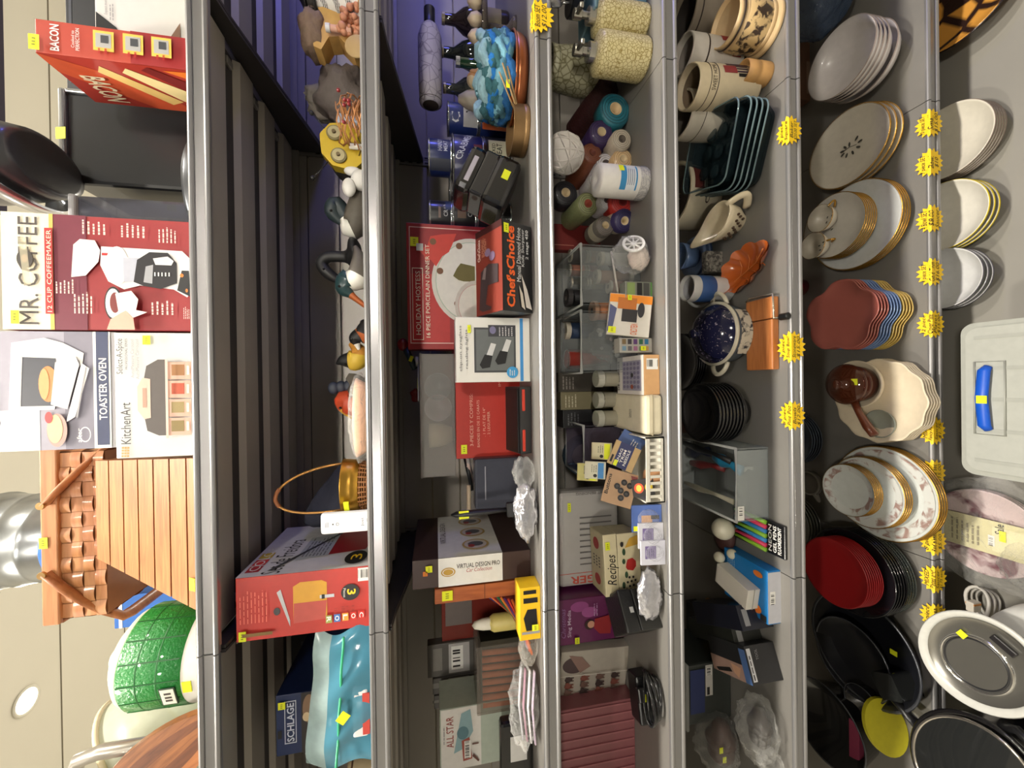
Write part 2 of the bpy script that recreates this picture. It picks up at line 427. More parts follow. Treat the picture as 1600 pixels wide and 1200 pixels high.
def shelf(label, x, z0, deep=True):
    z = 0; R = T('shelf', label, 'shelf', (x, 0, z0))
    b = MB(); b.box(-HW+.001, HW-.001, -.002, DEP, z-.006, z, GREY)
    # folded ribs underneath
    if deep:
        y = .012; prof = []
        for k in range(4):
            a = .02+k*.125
            b.box(-HW+.02, HW-.02, a+.064, a+.117, z-.009, z-.006, DARKM); xprism(b, [(a, z-.021), (a+.062, z-.021), (a+.070, z-.006), (a-.008, z-.006)], -HW+.02, HW-.02, UNDER)  # dark strips put shade into the colour of the recesses between ribs
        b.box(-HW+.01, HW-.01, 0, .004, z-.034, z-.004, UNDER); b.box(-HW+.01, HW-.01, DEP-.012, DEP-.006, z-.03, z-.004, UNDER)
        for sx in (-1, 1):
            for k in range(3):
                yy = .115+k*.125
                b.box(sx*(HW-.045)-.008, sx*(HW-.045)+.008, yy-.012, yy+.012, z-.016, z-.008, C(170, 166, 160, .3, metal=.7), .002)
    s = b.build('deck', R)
    if not deep: k = MB(); k.box(-HW+.02, HW-.02, .28, .30, FL-z0, -.01, C(36, 35, 35, .6)); k.build('kick_plate', R)
    l = MB(); lip(l, -HW+.0012, HW-.0012); l.M = Matrix.Translation((0, 0, z)); l.v = [l.M @ Vector(p) for p in l.v]; l.build('price_channel', R, 'bright metal price channel along the shelf front')
    if deep:
        for sx in (-1, 1):
            q = MB(); x = sx*(HW-.004)
            xprism(q, [(.005, z-.012), (.005, z-.04), (.06, z-.044), (DEP, z-.105), (DEP, z-.012)], x-.003, x+.003, DARKM); q.build('bracket', R)
def unit(x, which):
    r = T('shelving_frame', 'grey slatted back panel and slotted uprights of the %s shelving bay' % which, 'shelving frame', (x, 0, 0))
    b = MB(); z = FL+.02; pitch = .0915
    b.box(-HW+.01, HW-.01, DEP+.018, DEP+.03, FL+.01, S1-.01, SLOT)
    while z < S1-.03:
        b.box(-HW+.018, HW-.018, DEP+.004, DEP+.02, z, min(S1-.012, z+pitch-.0055), BOARD); z += pitch
    b.build('back_panel', r)
    for sx in (-1, 1):
        u = MB(); x0 = sx*HW
        u.box(min(x0, x0-sx*.016), max(x0, x0-sx*.016), DEP, DEP+.05, FL, S1-.004, GREY, .002)
        for k in range(70): u.box(x0-sx*.008-.002, x0-sx*.008+.002, DEP-.0006, DEP+.001, FL+.05+k*.0255, FL+.062+k*.0255, C(20, 20, 20, .7))
        u.build('upright', r)
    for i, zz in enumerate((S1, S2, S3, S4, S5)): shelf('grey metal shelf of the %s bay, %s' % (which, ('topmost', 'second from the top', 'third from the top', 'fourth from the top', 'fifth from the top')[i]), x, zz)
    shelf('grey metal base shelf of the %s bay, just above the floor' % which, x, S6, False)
    return r
unit(0, 'middle'); unit(2*HW, 'right hand'); unit(-2*HW, 'left hand')
# ---------------------------------------------------------------- star price tags
STAR = C(250, 205, 18, .55, var=.03)
def star_tag(px, py, z, lines, label, R=.034, fold=0., n=16):
    """sun shaped card folded over the shelf edge; fold = height of the crease above the card's middle"""
    a = pY(px, py, -.0135); r = T('price_tag', label, 'price tag', (a.x, -.0138, z+.0025))
    def bend(u, v, e=0.):
        v -= fold
        return (u, -e, v) if v <= 0 else (u, v*.97, .0012+e+v*.06)
    b = MB(); pts = []
    for i in range(2*n):
        t = 2*PI*i/(2*n); rr = R if i % 2 else R*.76
        pts.append((math.cos(t)*rr, math.sin(t)*rr))
    cut = []
    for i in range(len(pts)):
        p, q = pts[i], pts[(i+1) % len(pts)]; cut.append(p)
        if (p[1]-fold)*(q[1]-fold) < -1e-12:
            k = (fold-p[1])/(q[1]-p[1]); cut.append((p[0]+(q[0]-p[0])*k, fold))
    for e in (0., .0005):
        b.add([bend(0, fold, e)]+[bend(u, v, e) for u, v in cut], [(0, i+1, (i+1) % len(cut)+1) for i in range(len(cut))], STAR)
    b.build('card', r)
    w = MB(); k = len(lines); 
    for i, s in enumerate(lines):
        v1 = R*.66-(R*1.32)*i/k; v0 = v1-R*1.32/k*.78; hw = R*min(.66, .10*len(s)+.05)
        vv, ff = textmesh(s, 0., .3)
        w.add([bend(-hw+x*2*hw, v0+y*(v1-v0), .0011) for x, y in vv], ff, INK)
    w.build('handwriting', r)
    return r
star_tag(836, 24, S3, ['Green', 'Boom SET', '$12.00'], 'yellow sunburst price tag on the second edge down, above the twine coil', .036, .008)
star_tag(1229, 202, S5, ['5 piece', 'Square', 'Baker', '$20.00 SET'], 'yellow sunburst price tag below the stacked clear glass dishes', .036, .002)
star_tag(1228, 542, S5, ['4 piece', 'Soup Bowl', 'Stoneware', '$15.00'], 'yellow sunburst price tag below the wooden cheese slicer', .040, .002)
star_tag(1228, 650, S5, ['8 piece', 'Pint Pot', 'Bowls', '$12.00'], 'yellow sunburst price tag below the black bowl stack', .037, .002)
for py, ls, lb in ((190, ['10 piece SET', 'Small', '$15.00'], 'yellow sunburst price tag nearest the right end of the lowest edge'),
        (252, ['7 piece SET', 'Bowl', '$10'], 'yellow sunburst price tag below the oval gold-rimmed platters'),
        (340, ['4 Bowl SET', '$8.00', 'Saucer'], 'yellow sunburst price tag below the gold-rimmed dinner plates'),
        (424, ['4 piece SET', 'Gold Trim', '$16.00'], 'yellow sunburst price tag between the gold-rimmed plates and petal plates'),
        (506, ['12 piece', 'Clover Plate', 'Plates', '$15.00'], 'yellow sunburst price tag below the petal shaped plates'),
        (674, ['MIXED', 'Fancy Plates', 'Saucer', '$1.75'], 'yellow sunburst price tag below the cream scalloped plates'),
        (741, ['Assorted', 'china set', '$15.00'], 'yellow sunburst price tag below the right side of the floral china plates'),
        (790, ['plates', '$12.00'], 'yellow sunburst price tag half hidden behind the floral china plates'),
        (849, ['8 piece', 'Red plates', '$5.00'], 'yellow sunburst price tag by the seam below the red plates'),
        (908, ['MIXED', 'Plates and', 'Saucer', '$1.75 each'], 'yellow sunburst price tag just left of the seam below the red plates'),
        (968, ['5 piece', 'Black pan', '$10.00'], 'yellow sunburst price tag beside the slow cooker')):
    star_tag(1447, py, S6, ls, lb, .038, .004)
# ================================================================ top shelf
RED = C(176, 34, 32, .45); GOLDP = C(214, 178, 90, .5); GREYP = C(150, 148, 150, .55); ORG = C(226, 120, 40, .5); CREAM = C(232, 224, 200, .5)
PAPER = C(206, 204, 200, .55, var=.04)
k = Carton('bacon_cooker_box', 'red bacon cooker box with three small photos down its narrow side', 'box', S1, 55, 316, 46, 97, .125, C(176, 62, 44, .45), Y=.03)
D = k.dec(); D.rect(200, 318, 46, 97, C(150, 30, 34, .45)); D.text('BACON', 77, 91, 52, 92, WHITE, .02); D.text('Cooked to', 109, 114, 58, 84, WHITE); D.text('PERFECTION', 116, 122, 54, 88, WHITE)
for a in (143, 190, 236):
    D.rect(a, a+32, 53, 84, C(232, 190, 80, .5)); D.rect(a+4, a+28, 57, 79, C(170, 168, 165, .5)); D.rect(a+12, a+24, 60, 72, C(60, 62, 66, .5)); D.lines(a+6, a+26, 80, 89, 2, RED)
D.done('side_print', k.r)
D = k.dec('left'); D.rect(0, 1, 0, 1, C(170, 52, 40, .5))
D.poly([(.0, 0), (0, .35), (.45, 1), (.75, 1), (.5, .4)], C(206, 84, 48, .5)); D.poly([(.28, .25), (.33, .12), (.7, .75), (.6, .85)], C(232, 196, 120, .5))
D.poly([(.45, .2), (.5, .1), (.9, .6), (.8, .9)], C(240, 220, 160, .5)); D.poly([(.6, .1), (.66, .02), (.97, .4), (.93, .7)], C(120, 30, 28, .5)); D.poly([(.75, .05), (.97, .02), (.97, .25)], ORG)
D.text('BACON', .12, .28, .35, .9, C(240, 226, 190, .5), .02, flip=True); D.done('picture_print', k.r)
k.stick(50, 66, 74, 97)
k2 = Carton('appliance_box', 'plain white box with torn dark corner at the right end of the top shelf', 'box', S1, 148, 316, -40, 58, .16, PAPER, Y=.08)
D = k2.dec(); D.text('Expect more', 162, 168, 8, 32, GREYP); D.lines(170, 178, 10, 40, 2, GREYP); D.poly([(150, 58), (150, 30), (180, 50), (186, 58)], BLACK); D.poly([(262, 58), (280, 30), (280, 58)], C(120, 90, 70, .6)); D.done('front_print', k2.r)
k2 = Carton('storage_case', 'black case standing behind the bacon cooker box on the top shelf', 'case', S1, 103, 316, -30, 152, .10, C(32, 33, 38, .5), Y=.34)
D = k2.dec(); D.rect(108, 112, -20, 140, C(70, 72, 80, .4)); D.done('trim_line', k2.r)
# ---- pod coffee maker
c0 = pY(200, 235, .10); R = T('coffee_maker', 'black and silver pod coffee maker with smoky clear tank on its left', 'coffee maker', (c0.x, .22, S1))
def lc(px, py, Y): 
    p = pY(px, py, Y); return p.x-R.location.x, p.z-R.location.z
BLKP = C(26, 27, 30, .32, coat=.2); SILV = C(196, 198, 200, .22, metal=.85)
xr, zt = lc(103, 142, .2); xl, _ = lc(103, 285, .2)
b = MB(); b.box(xl, xr, -.02, .16, 0, zt, BLKP, .008); b.build('tower', R)
b = MB(); b.box(xl+.02, xr+.004, -.026, .165, zt, zt+.012, SILV, .004); b.box(xr-.003, xr+.005, -.024, .16, .02, zt, SILV, .002); b.build('silver_trim', R, 'silver trim')
hx, hz = lc(70, 220, .03); hr = .5*(lc(90, 150, .03)[0]-lc(90, 285, .03)[0])
b = MB(); b.lathe([(1e-4, zt-.03), (.60, zt-.03), (.72, zt-.026), (.82, zt+.02), (.92, zt+.07), (.96, zt+.10), (.9, zt+.115), (1e-4, zt+.12)], C(66, 67, 71, .3, coat=.2), 40, (hx, -.10, 0), sx=1, sy=1)
b.v = [Vector((hx+(v.x-hx)*hr, -.10+(v.y+.10)*.12, v.z)) for v in b.v]; b.build('brew_head', R)
b = MB(); b.lathe([(.98, zt+.062), (1.06, zt+.068), (1.10, zt+.085), (1.08, zt+.10), (.95, zt+.105)], SILV, 40, (0, 0, 0))
b.v = [Vector((hx+v.x*hr*1.02, -.10+v.y*.125, v.z+.055*v.x-.02)) for v in b.v]; b.build('silver_band', R, 'silver band round the brew head')
b = MB(); b.lathe([(1e-4, 0), (.115, 0), (.12, .012), (.12, .05), (.114, .058), (1e-4, .058)], C(96, 98, 102, .3, metal=.7), 40, (hx-.02, -.06, 0), sy=.75); b.build('drip_tray', R)
tx0, tz = lc(98, 342, .12); tx1, _ = lc(98, 289, .12)
b = MB(); b.box(tx0, tx1-.004, -.07, .12, .004, tz, C(96, 98, 110, .08, alpha=.55, spec=.8), .008); b.box(tx0-.003, tx1-.004, -.075, .125, tz, tz+.012, C(206, 206, 210, .2, alpha=.7), .004); b.build('water_tank', R, 'smoky clear water tank')
stk = MB(); sx_, sz_ = lc(73, 193, -.02); stk.M = Matrix.Translation((sx_, -.215, sz_)) @ Matrix.Rotation(-.25, 4, 'X'); stk.box(-.010, .010, -.0006, 0, -.009, .009, YEL); stk.build('price_sticker', R, 'small yellow price sticker')
# ---- coffee maker carton
k = Carton('coffee_maker_box', 'red and cream twelve cup coffee maker box with a white machine pictured', 'box', S1, 3, 316, 339, 516, .24, C(148, 36, 40, .45), Y=.03)
D = k.dec(); D.rect(3, 76, 339, 516, C(228, 220, 198, .5)); D.rect(80, 130, 339, 516, C(112, 34, 54, .45)); D.rect(74, 80, 339, 516, GOLDP); D.text('MR. COFFEE', 28, 57, 345, 508, C(70, 62, 58, .5))
D.ell(38, 409, 12, 14, C(60, 54, 50, .5)); D.ell(38, 409, 5, 6, C(150, 120, 100, .5)); D.rect(68, 80, 361, 492, C(180, 44, 44, .45)); D.text('12 CUP COFFEEMAKER', 71, 78, 364, 489, CREAM)
D.poly([(108, 435), (112, 385), (122, 376), (145, 377), (153, 392), (150, 410), (130, 432)], WHITE)
D.poly([(155, 386), (285, 388), (298, 400), (300, 452), (292, 462), (270, 450), (215, 445), (190, 452), (165, 440), (153, 415)], C(224, 222, 220, .5))
D.rect(156, 166, 396, 400, RED); D.ell(180, 415, 18, 30, WHITE); D.rect(190, 215, 402, 440, C(176, 178, 190, .5))
D.poly([(206, 440), (212, 405), (232, 392), (262, 392), (276, 408), (276, 440), (250, 450), (222, 446)], C(40, 38, 42, .35)); D.poly([(222, 440), (226, 415), (238, 412), (236, 442)], C(160, 160, 164, .4)); D.poly([(238, 402), (262, 398), (272, 405), (268, 412), (242, 412)], C(206, 204, 206, .5))
for i in range(5): D.rect(240+i*6, 242+i*6, 424, 430, WHITE)
D.poly([(278, 452), (286, 420), (298, 420), (300, 462)], BLACK); D.ell(286, 428, 3, 3, ORG); D.ell(294, 452, 2, 3, ORG)
D.ell(176, 475, 14, 26, BLACK); D.ell(176, 475, 12, 23, WHITE); D.ell(179, 474, 8, 16, C(120, 40, 36, .5)); D.poly([(180, 460), (205, 455), (216, 468), (212, 485), (230, 488), (205, 498), (186, 498)], WHITE)
D.poly([(166, 516), (172, 500), (188, 490), (196, 486), (208, 498), (210, 516)], C(222, 170, 150, .6))
for (a, b_, c, d) in ((130, 170, 348, 370), (190, 232, 350, 372), (250, 282, 352, 378), (90, 120, 440, 462), (117, 148, 458, 492), (237, 277, 468, 492), (290, 304, 478, 498)):
    D.lines(a, b_, c, d, 5, C(232, 200, 190, .6))
D.poly([(38, 380), (50, 380), (56, 450), (46, 452)], C(236, 228, 200, .2, alpha=.35)); D.done('front_print', k.r); k.stick(20, 32, 488, 508)
# ---- kitchen art carton, toaster oven carton on it
k = Carton('spice_carousel_box', 'white spice carousel box with the copper coloured rack pictured, under the toaster oven box', 'box', S1, 180, 316, 520, 714, .22, C(204, 203, 201, .5, var=.03), Y=.025)
D = k.dec(); D.text('KitchenArt', 188, 203, 628, 692, C(60, 58, 58, .5))
for i in range(3):
    for j in range(4): D.rect(189+i*5, 192.5+i*5, 696+j*4.2, 699+j*4.2, C(214, 150, 90, .5))
D.text('Select-A-Spice', 186, 198, 530, 584, C(70, 66, 64, .5)); D.text('PROFESSIONAL SERIES', 199.5, 203, 530, 577, C(60, 58, 58, .5)); D.text('AutoMeasure Carousel', 208, 213, 531, 590, GREYP); D.text('AutoMeasure Carrousel', 216, 221, 531, 592, GREYP)
COPP = C(206, 164, 144, .4); CHAR = C(84, 76, 72, .5)
D.poly([(232, 672), (226, 640), (226, 602), (232, 572), (250, 562), (262, 562), (262, 680), (250, 680)], CHAR)
D.poly([(218, 640), (218, 604), (226, 590), (238, 592), (238, 652), (228, 654)], C(214, 184, 166, .4)); D.poly([(226, 636), (226, 606), (232, 606), (232, 636)], C(180, 140, 120, .4))
for i, cc in enumerate(((150, 100, 50), (176, 70, 36), (150, 130, 80), (130, 110, 60))):
    y0 = 566+i*29; D.rect(264, 303, y0, y0+27, COPP); D.rect(272, 292, y0+4, y0+21, C(*cc, .5)); D.rect(296, 300, y0+6, y0+20, CREAM)
D.rect(264, 268, 562, 684, C(220, 190, 176, .4)); D.done('front_print', k.r); k.stick(227, 239, 525, 539)
k3 = Carton('toaster_oven_box', 'grey toaster oven box with a blue name strip, stacked on the spice carousel box', 'box', k.top+.001, -12, 176, 518, 703, .22, C(186, 184, 188, .5, var=.04), Y=.03)
D = k3.dec(); D.rect(-12, 148, 518, 703, C(160, 156, 170, .5)); D.rect(-12, 60, 640, 703, C(214, 212, 214, .5)); D.rect(100, 148, 518, 703, C(128, 124, 138, .5)); D.rect(146, 174, 518, 703, WHITE); D.rect(151, 171, 518, 698, C(50, 58, 92, .5)); D.text('TOASTER OVEN', 155, 168, 560, 658, WHITE, .015)
D.poly([(14, 640), (20, 536), (70, 528), (100, 536), (132, 552), (130, 568), (96, 600), (84, 640)], C(226, 222, 220, .5)); D.poly([(33, 634), (37, 558), (88, 560), (86, 634)], C(52, 54, 66, .4)); D.poly([(30, 636), (33, 634), (37, 558), (34, 554)], C(180, 180, 186, .5))
D.ell(76, 600, 15, 28, C(206, 130, 66, .5)); D.ell(70, 600, 8, 24, C(226, 158, 96, .5)); D.poly([(80, 632), (88, 566), (120, 556), (126, 570), (106, 640)], C(200, 198, 198, .5)); D.poly([(104, 660), (130, 568), (142, 576), (118, 652)], C(232, 230, 226, .5)); D.poly([(120, 652), (136, 574), (138, 575), (122, 654)], C(160, 158, 160, .5))
D.ell(90, 672, 16, 26, C(190, 150, 140, .5)); D.ell(87, 670, 12, 22, C(228, 208, 150, .5)); D.ell(78, 652, 6, 9, C(180, 60, 60, .5)); D.ring(135, 680, 9, 12, .86, WHITE); D.text('after', 122, 130, 670, 692, WHITE)
D.text('Brightline', -8, 6, 600, 690, C(50, 48, 60, .5)); D.done('front_print', k3.r)
# ---- slatted wooden bread box
Yb, Yt = .02, .20
P0 = pY(312, 962, Yb); P1 = pY(312, 716, Yb); Q0 = pY(150, 872, Yt); Q1 = pY(150, 720, Yt)
R = T('bread_box', 'slatted light wood bread box with a sloping front', 'bread box', ((P0.x+P1.x)/2, .2, S1)); o = R.location
zt = Q0.z-S1; WD = wood((150, 92, 48), (180, 122, 70), axis='X'); WDD = C(96, 58, 28, .6)
def bl(t, e=0): # left / right x and y at height fraction t
    return (P0.x+(Q0.x-P0.x)*t-o.x, P1.x+(Q1.x-P1.x)*t-o.x, Yb+(Yt-Yb)*t-o.y+e)
n = 7
for i in range(n):
    t0, t1 = i/n, (i+1)/n-.012; a = bl(t0); c = bl(t1); b = MB()
    hexa(b, [(a[0], a[2], zt*t0), (a[1], a[2], zt*t0), (a[1], a[2]+.014, zt*t0), (a[0], a[2]+.014, zt*t0), (c[0], c[2], zt*t1), (c[1], c[2], zt*t1), (c[1], c[2]+.014, zt*t1), (c[0], c[2]+.014, zt*t1)], WD)
    b.build('slat', R)
a = bl(0, .012); c = bl(.995, .012); b = MB(); yb = .245
hexa(b, [(a[0]+.004, a[2], 0), (a[1]-.004, a[2], 0), (a[1]-.004, yb, 0), (a[0]+.004, yb, 0), (c[0]+.004, c[2], zt), (c[1]-.004, c[2], zt), (c[1]-.004, yb, zt), (c[0]+.004, yb, zt)], wood((140, 86, 44), (168, 112, 64), axis='Y')); b.build('case', R)
b = MB(); b.M = Matrix.Translation((bl(.08)[0]+.05, bl(.08)[2]-.002, zt*.09)) @ Matrix.Rotation(-math.atan2(Yt-Yb, zt), 4, 'X'); b.box(-.012, .012, -.001, 0, -.008, .008, YEL); b.build('price_sticker', R, 'small yellow price sticker')
BT = S1+zt
# ---- woven picnic basket on the bread box
Yk = .23; A = pY(80, 972, Yk); B = pY(80, 704, Yk); kw = B.x-A.x; kh = pY(70, 840, Yk).z-BT; kd = .23
R = T('picnic_basket', 'woven wooden picnic basket with two folded down handles, on the bread box', 'basket', ((A.x+B.x)/2, Yk+kd/2, BT+.001))
WV = wood((160, 100, 60), (192, 136, 90), axis='X', scale=8)
b = MB(); nx, nz = 11, 4; cw = kw/nx; chh = (kh-.03)/nz
def weave(b, fx, L_, nx):
    cw = L_/nx
    for i in range(nx):
        for j in range(nz):
            bul = .004 if (i+j) % 2 == 0 else .001; u0 = -L_/2+i*cw; z0 = j*chh; vv = []; ff = []
            for q in range(5):
                for s_ in (0, 1):
                    t = q/4; d = bul*math.sin(PI*t)+.001
                    if (i+j) % 2 == 0: u, z = u0+cw*t, z0+.001+s_*(chh-.002)
                    else: u, z = u0+cw*.04+s_*cw*.92, z0+chh*t
                    vv.append(fx(u, d, z))
            for q in range(4): ff.append((2*q, 2*q+1, 2*q+3, 2*q+2))
            b.add(vv, ff, WV, True)
weave(b, lambda u, d, z: (u, -kd/2-d, z), kw-.01, nx); weave(b, lambda u, d, z: (u, kd/2+d, z), kw-.01, nx)
weave(b, lambda u, d, z: (kw/2-.005+d, u, z), kd, 6); weave(b, lambda u, d, z: (-kw/2+.005-d, u, z), kd, 6)
b.box(-kw/2+.006, kw/2-.006, -kd/2+.001, kd/2-.001, 0, kh-.01, C(150, 96, 56, .7)); b.build('woven_body', R)
b = MB(); b.box(-kw/2-.004, kw/2+.004, -kd/2-.009, -kd/2+.002, kh-.032, kh, WV, .003); b.box(-kw/2-.004, kw/2+.004, kd/2-.002, kd/2+.009, kh-.032, kh, WV, .003)
b.box(-kw/2-.006, -kw/2+.004, -kd/2, kd/2, kh-.032, kh, WV, .003); b.box(kw/2-.004, kw/2+.006, -kd/2, kd/2, kh-.032, kh, WV, .003); b.build('rim', R)
HW2 = wood((150, 92, 54), (186, 122, 78), axis='X', scale=8)
for sg in (1, -1):
    b = MB(); x0 = sg*.075; pts = []
    for i in range(15):
        t = i/14; an = PI*t
        e = .02+.0*t
        # arc: leaves the front rim, swings out and down past the end of the basket, comes back along the rear
        u = math.sin(an); pts.append((x0+sg*(kw/2+.022-.075)*min(1, u*1.25), -(kd/2+.018)*math.cos(an), kh-.016-(kh-.0)*.95*min(1, u*1.25)))
    b.tube(pts, .0125, HW2, 8, flat=.45); h = b.build('handle', R)
    b = MB(); b.M = Matrix.Translation((x0, -kd/2-.026, kh-.016)) @ Matrix.Rotation(PI/2, 4, 'X'); b.cyl(.008, -.003, .003, C(196, 160, 110, .3, metal=.8), 14); b.build('rivet', h, 'brass rivet')
sticker(R, 'front', kw, kd, kh, (70, 150, 704, 972), 69, 80, 837, 854, lift=.0105)
# ---- galvanised bucket in the basket
bk = MB(); ZK = BT+kh; c = pY(60, 832, .40); ra = .5*(pY(55, 765, .40).x-pY(55, 897, .40).x)
R = T('bucket', 'galvanised metal bucket with a blue foot band, standing on the picnic basket', 'bucket', (c.x, Yk+.125, ZK))
GALV = C(186, 190, 192, .3, metal=.85, var=.25, scale=30)
ra = min(ra, .105)
b = MB(); b.lathe([(1e-4, 0), (ra*.86, 0), (ra*.9, .01), (ra*.95, .07), (ra*.985, .074), (ra*.965, .082), (ra*1.0, .12), (ra*1.03, .125), (ra*1.01, .132), (ra*1.06, .18), (ra*1.1, .184), (ra*1.1, .19), (ra*1.04, .188), (ra*.86, .01), (1e-4, .01)], GALV, 40); b.build('pail', R)
b = MB(); b.lathe([(ra*.905, .001), (ra*.93, .004), (ra*.955, .034), (ra*.94, .036)], C(20, 96, 190, .5), 40); b.build('foot_band', R, 'blue foot band')
b = MB(); b.tube([(ra*1.12*math.cos(PI*i/16), -.02-.09*math.sin(PI*i/16), .178-.05*math.sin(PI*i/16)) for i in range(17)], .0022, C(150, 152, 154, .3, metal=.9), 6); b.build('wire_handle', R)
# ---- green tin with tile pattern
Yc = .165; A = pY(230, 1093, Yc); B = pY(230, 952, Yc); rr = (B.x-A.x)/2; cx = (A.x+B.x)/2; hb = .028; ht = pY(183, 1050, Yc-rr*.9).z-S1
R = T('ice_bucket', 'round white tin with a green tile textured band and cream lid', 'canister', (cx, Yc, S1))
b = MB(); b.lathe([(1e-4, 0), (rr*.98, 0), (rr, .006), (rr, hb+.05), (rr*.98, ht), (1e-4, ht)], C(228, 226, 216, .4), 48); b.build('drum', R)
GRN = C(28, 130, 52, .28, var=.2, scale=200, bump=.6, coat=.5)
b = MB(); b.lathe([(rr*.99, hb+.042), (rr*1.02, hb+.045), (rr*1.02, ht-.004), (rr*.98, ht+.001), (rr*.9, ht+.002)], GRN, 48)
for i in range(16):
    a = 2*PI*i/16; b.box(-.0012, .0012, -rr*1.026, -rr*1.0, hb+.046, ht-.004, C(16, 84, 34, .4), M=Matrix.Rotation(a, 4, 'Z'))
for q in (.36, .68):
    z = hb+.045+(ht-hb-.045)*q; b.lathe([(rr*1.018, z-.002), (rr*1.026, z), (rr*1.018, z+.002)], C(20, 100, 40, .4), 48)
b.build('green_band', R, 'green tile textured band')
b = MB(); b.lathe([(rr*.9, ht), (rr*.93, ht+.012), (rr*.7, ht+.03), (.03, ht+.04), (.016, ht+.045), (.02, ht+.062), (1e-4, ht+.066)], CREAM, 40); b.build('lid', R, 'cream lid')
b = MB(); b.M = Matrix.Rotation(-.32, 4, 'Z'); b.box(-.022, .022, -rr*1.045, -rr*1.02, hb+.05, hb+.078, C(40, 60, 44, .5), .004); b.box(-.020, .020, -rr*1.048, -rr*1.03, hb+.052, hb+.076, C(222, 220, 206, .5), .003)
for q in (-.012, -.004, .006): b.box(q, q+.005, -rr*1.05, -rr*1.04, hb+.058, hb+.07, C(60, 56, 50, .5))
b.build('maker_plate', R, 'small white maker plate')
b = MB(); b.M = Matrix.Rotation(-.18, 4, 'Z'); b.box(-.012, .012, -rr*1.012, -rr*1.0, .052, .068, YEL); b.M = Matrix.Rotation(.0, 4, 'Z'); b.build('price_sticker', R, 'small yellow price sticker')
k2 = Carton('small_blue_box', 'small blue box glimpsed between the bread box and green tin', 'box', S1, 178, 316, 925, 975, .06, C(24, 96, 180, .5), Y=.40); D = k2.dec(); D.rect(185, 190, 925, 975, WHITE); D.done('print', k2.r)
# ---- wooden board leaning at the left
R = T('wooden_boat_tray', 'brown striped wooden oval board leaning at the left end of the top shelf', 'tray', pY(300, 1135, .035))
R.location.z = S1+.012; R.rotation_euler = (math.radians(-14), math.radians(-42), 0)
b = MB(); W1 = wood((110, 62, 30), (150, 92, 48), axis='Z'); W2 = wood((84, 42, 22), (112, 62, 32), axis='Z'); W3 = wood((140, 82, 44), (172, 108, 60), axis='Z')
LN = .34; hwid = .058
for i, mm in enumerate((W3, W2, W1, W2, W1)):
    f0, f1 = -1+.4*i, -1+.4*(i+1); pts = []
    for q in range(13):
        t = q/12; e = hwid*math.sin(PI*(.08+.84*t))**.6; pts.append((f0*e, LN*t-.02))
    for q in range(12, -1, -1):
        t = q/12; e = hwid*math.sin(PI*(.08+.84*t))**.6; pts.append((f1*e, LN*t-.02))
    b.prism(pts, -.008, .008, mm)
b.build('board', R)
# ---- frosted shade
R = T('frosted_bowl', 'large frosted translucent plastic bowl tilted behind the green tin', 'bowl', pY(150, 1120, .33))
R.location.z = S1+.15; R.rotation_euler = (math.radians(20), math.radians(-38), 0)
b = MB(); b.lathe([(1e-4, -.10), (.07, -.10), (.10, -.07), (.15, .06), (.165, .13), (.162, .13), (.145, .06), (.095, -.065), (1e-4, -.09)], C(226, 230, 214, .35, alpha=.45), 48); b.build('bowl', R)
b = MB(); b.lathe([(.163, .128), (.171, .128), (.172, .136), (.163, .137)], C(240, 226, 190, .25, alpha=.8), 48); b.build('rolled_rim', R)
b = MB(); b.box(-.012, .014, -.168, -.167, .05, .085, C(226, 222, 210, .6)); b.box(-.010, .0, -.1686, -.168, .053, .082, C(120, 110, 100, .6)); b.build('paper_tag', R, 'white paper tag')
R = T('towel_bar', 'brushed chrome rail bent at a right angle, leftmost on the top shelf', 'rail', pY(180, 1205, .13)); R.location.z = S1
b = MB(); z1 = pY(112, 1180, .13).z-S1; b.tube([(.045, 0, .0), (.045, 0, z1-.05), (.035, 0, z1-.012), (.0, 0, z1), (-.2, 0, z1)], .014, C(186, 180, 170, .3, metal=.7), 12); b.build('bent_tube', R)
b = MB(); b.cyl(.022, 0, .008, C(186, 180, 170, .3, metal=.7), c=(.045, 0, 0)); b.build('foot', R)
# ================================================================ second shelf: figurines and decoys
def at2(px, py, Y): 
    p = pY(px, py, Y); return Vector((p.x, Y, S2))
STRIPE_K = C(28, 28, 30, .5)
# lighthouse
p = at2(560, 12, .14); R = T('lighthouse_figurine', 'black and white spiral striped lighthouse figurine on a red and white base', 'figurine', p); h = pY(470, 10, .16).z-S2
b = MB(); b.lathe([(.052, .02), (.032, h*.72)], C(232, 230, 226, .5), 48); b.build('tower', R)
b = MB()
for s_ in range(3):
    vv = []; ff = []
    for i in range(25):
        t = i/24; a = 2*PI*(t*1.1+s_/3)
        for e in (0, .42):
            aa = a+e*1.2; z = .02+(h*.72-.02)*t; r_ = (.052-.020*t)*1.012; vv.append((math.cos(aa)*r_, math.sin(aa)*r_, z))
    vv2 = []
    for i in range(25):
        t = i/24; a0 = 2*PI*(t*1.1+s_/3)
        for q in range(5): aa = a0+.9*q/4; r_ = (.052-.020*t)*1.015; vv2.append((math.cos(aa)*r_, math.sin(aa)*r_, .02+(h*.72-.02)*t))
    for i in range(24):
        for q in range(4): ff.append((i*5+q, i*5+q+1, (i+1)*5+q+1, (i+1)*5+q))
    b.add(vv2, ff, STRIPE_K, True)
b.build('spiral_stripe', R, 'black spiral stripe')
b = MB(); b.cyl(.044, h*.72, h*.745, STRIPE_K); b.cyl(.026, h*.745, h*.86, C(60, 58, 56, .3)); b.cyl(.034, h*.86, h*.88, STRIPE_K); b.lathe([(.034, h*.88), (.02, h*.93), (.006, h*.97), (1e-4, h)], STRIPE_K, 24)
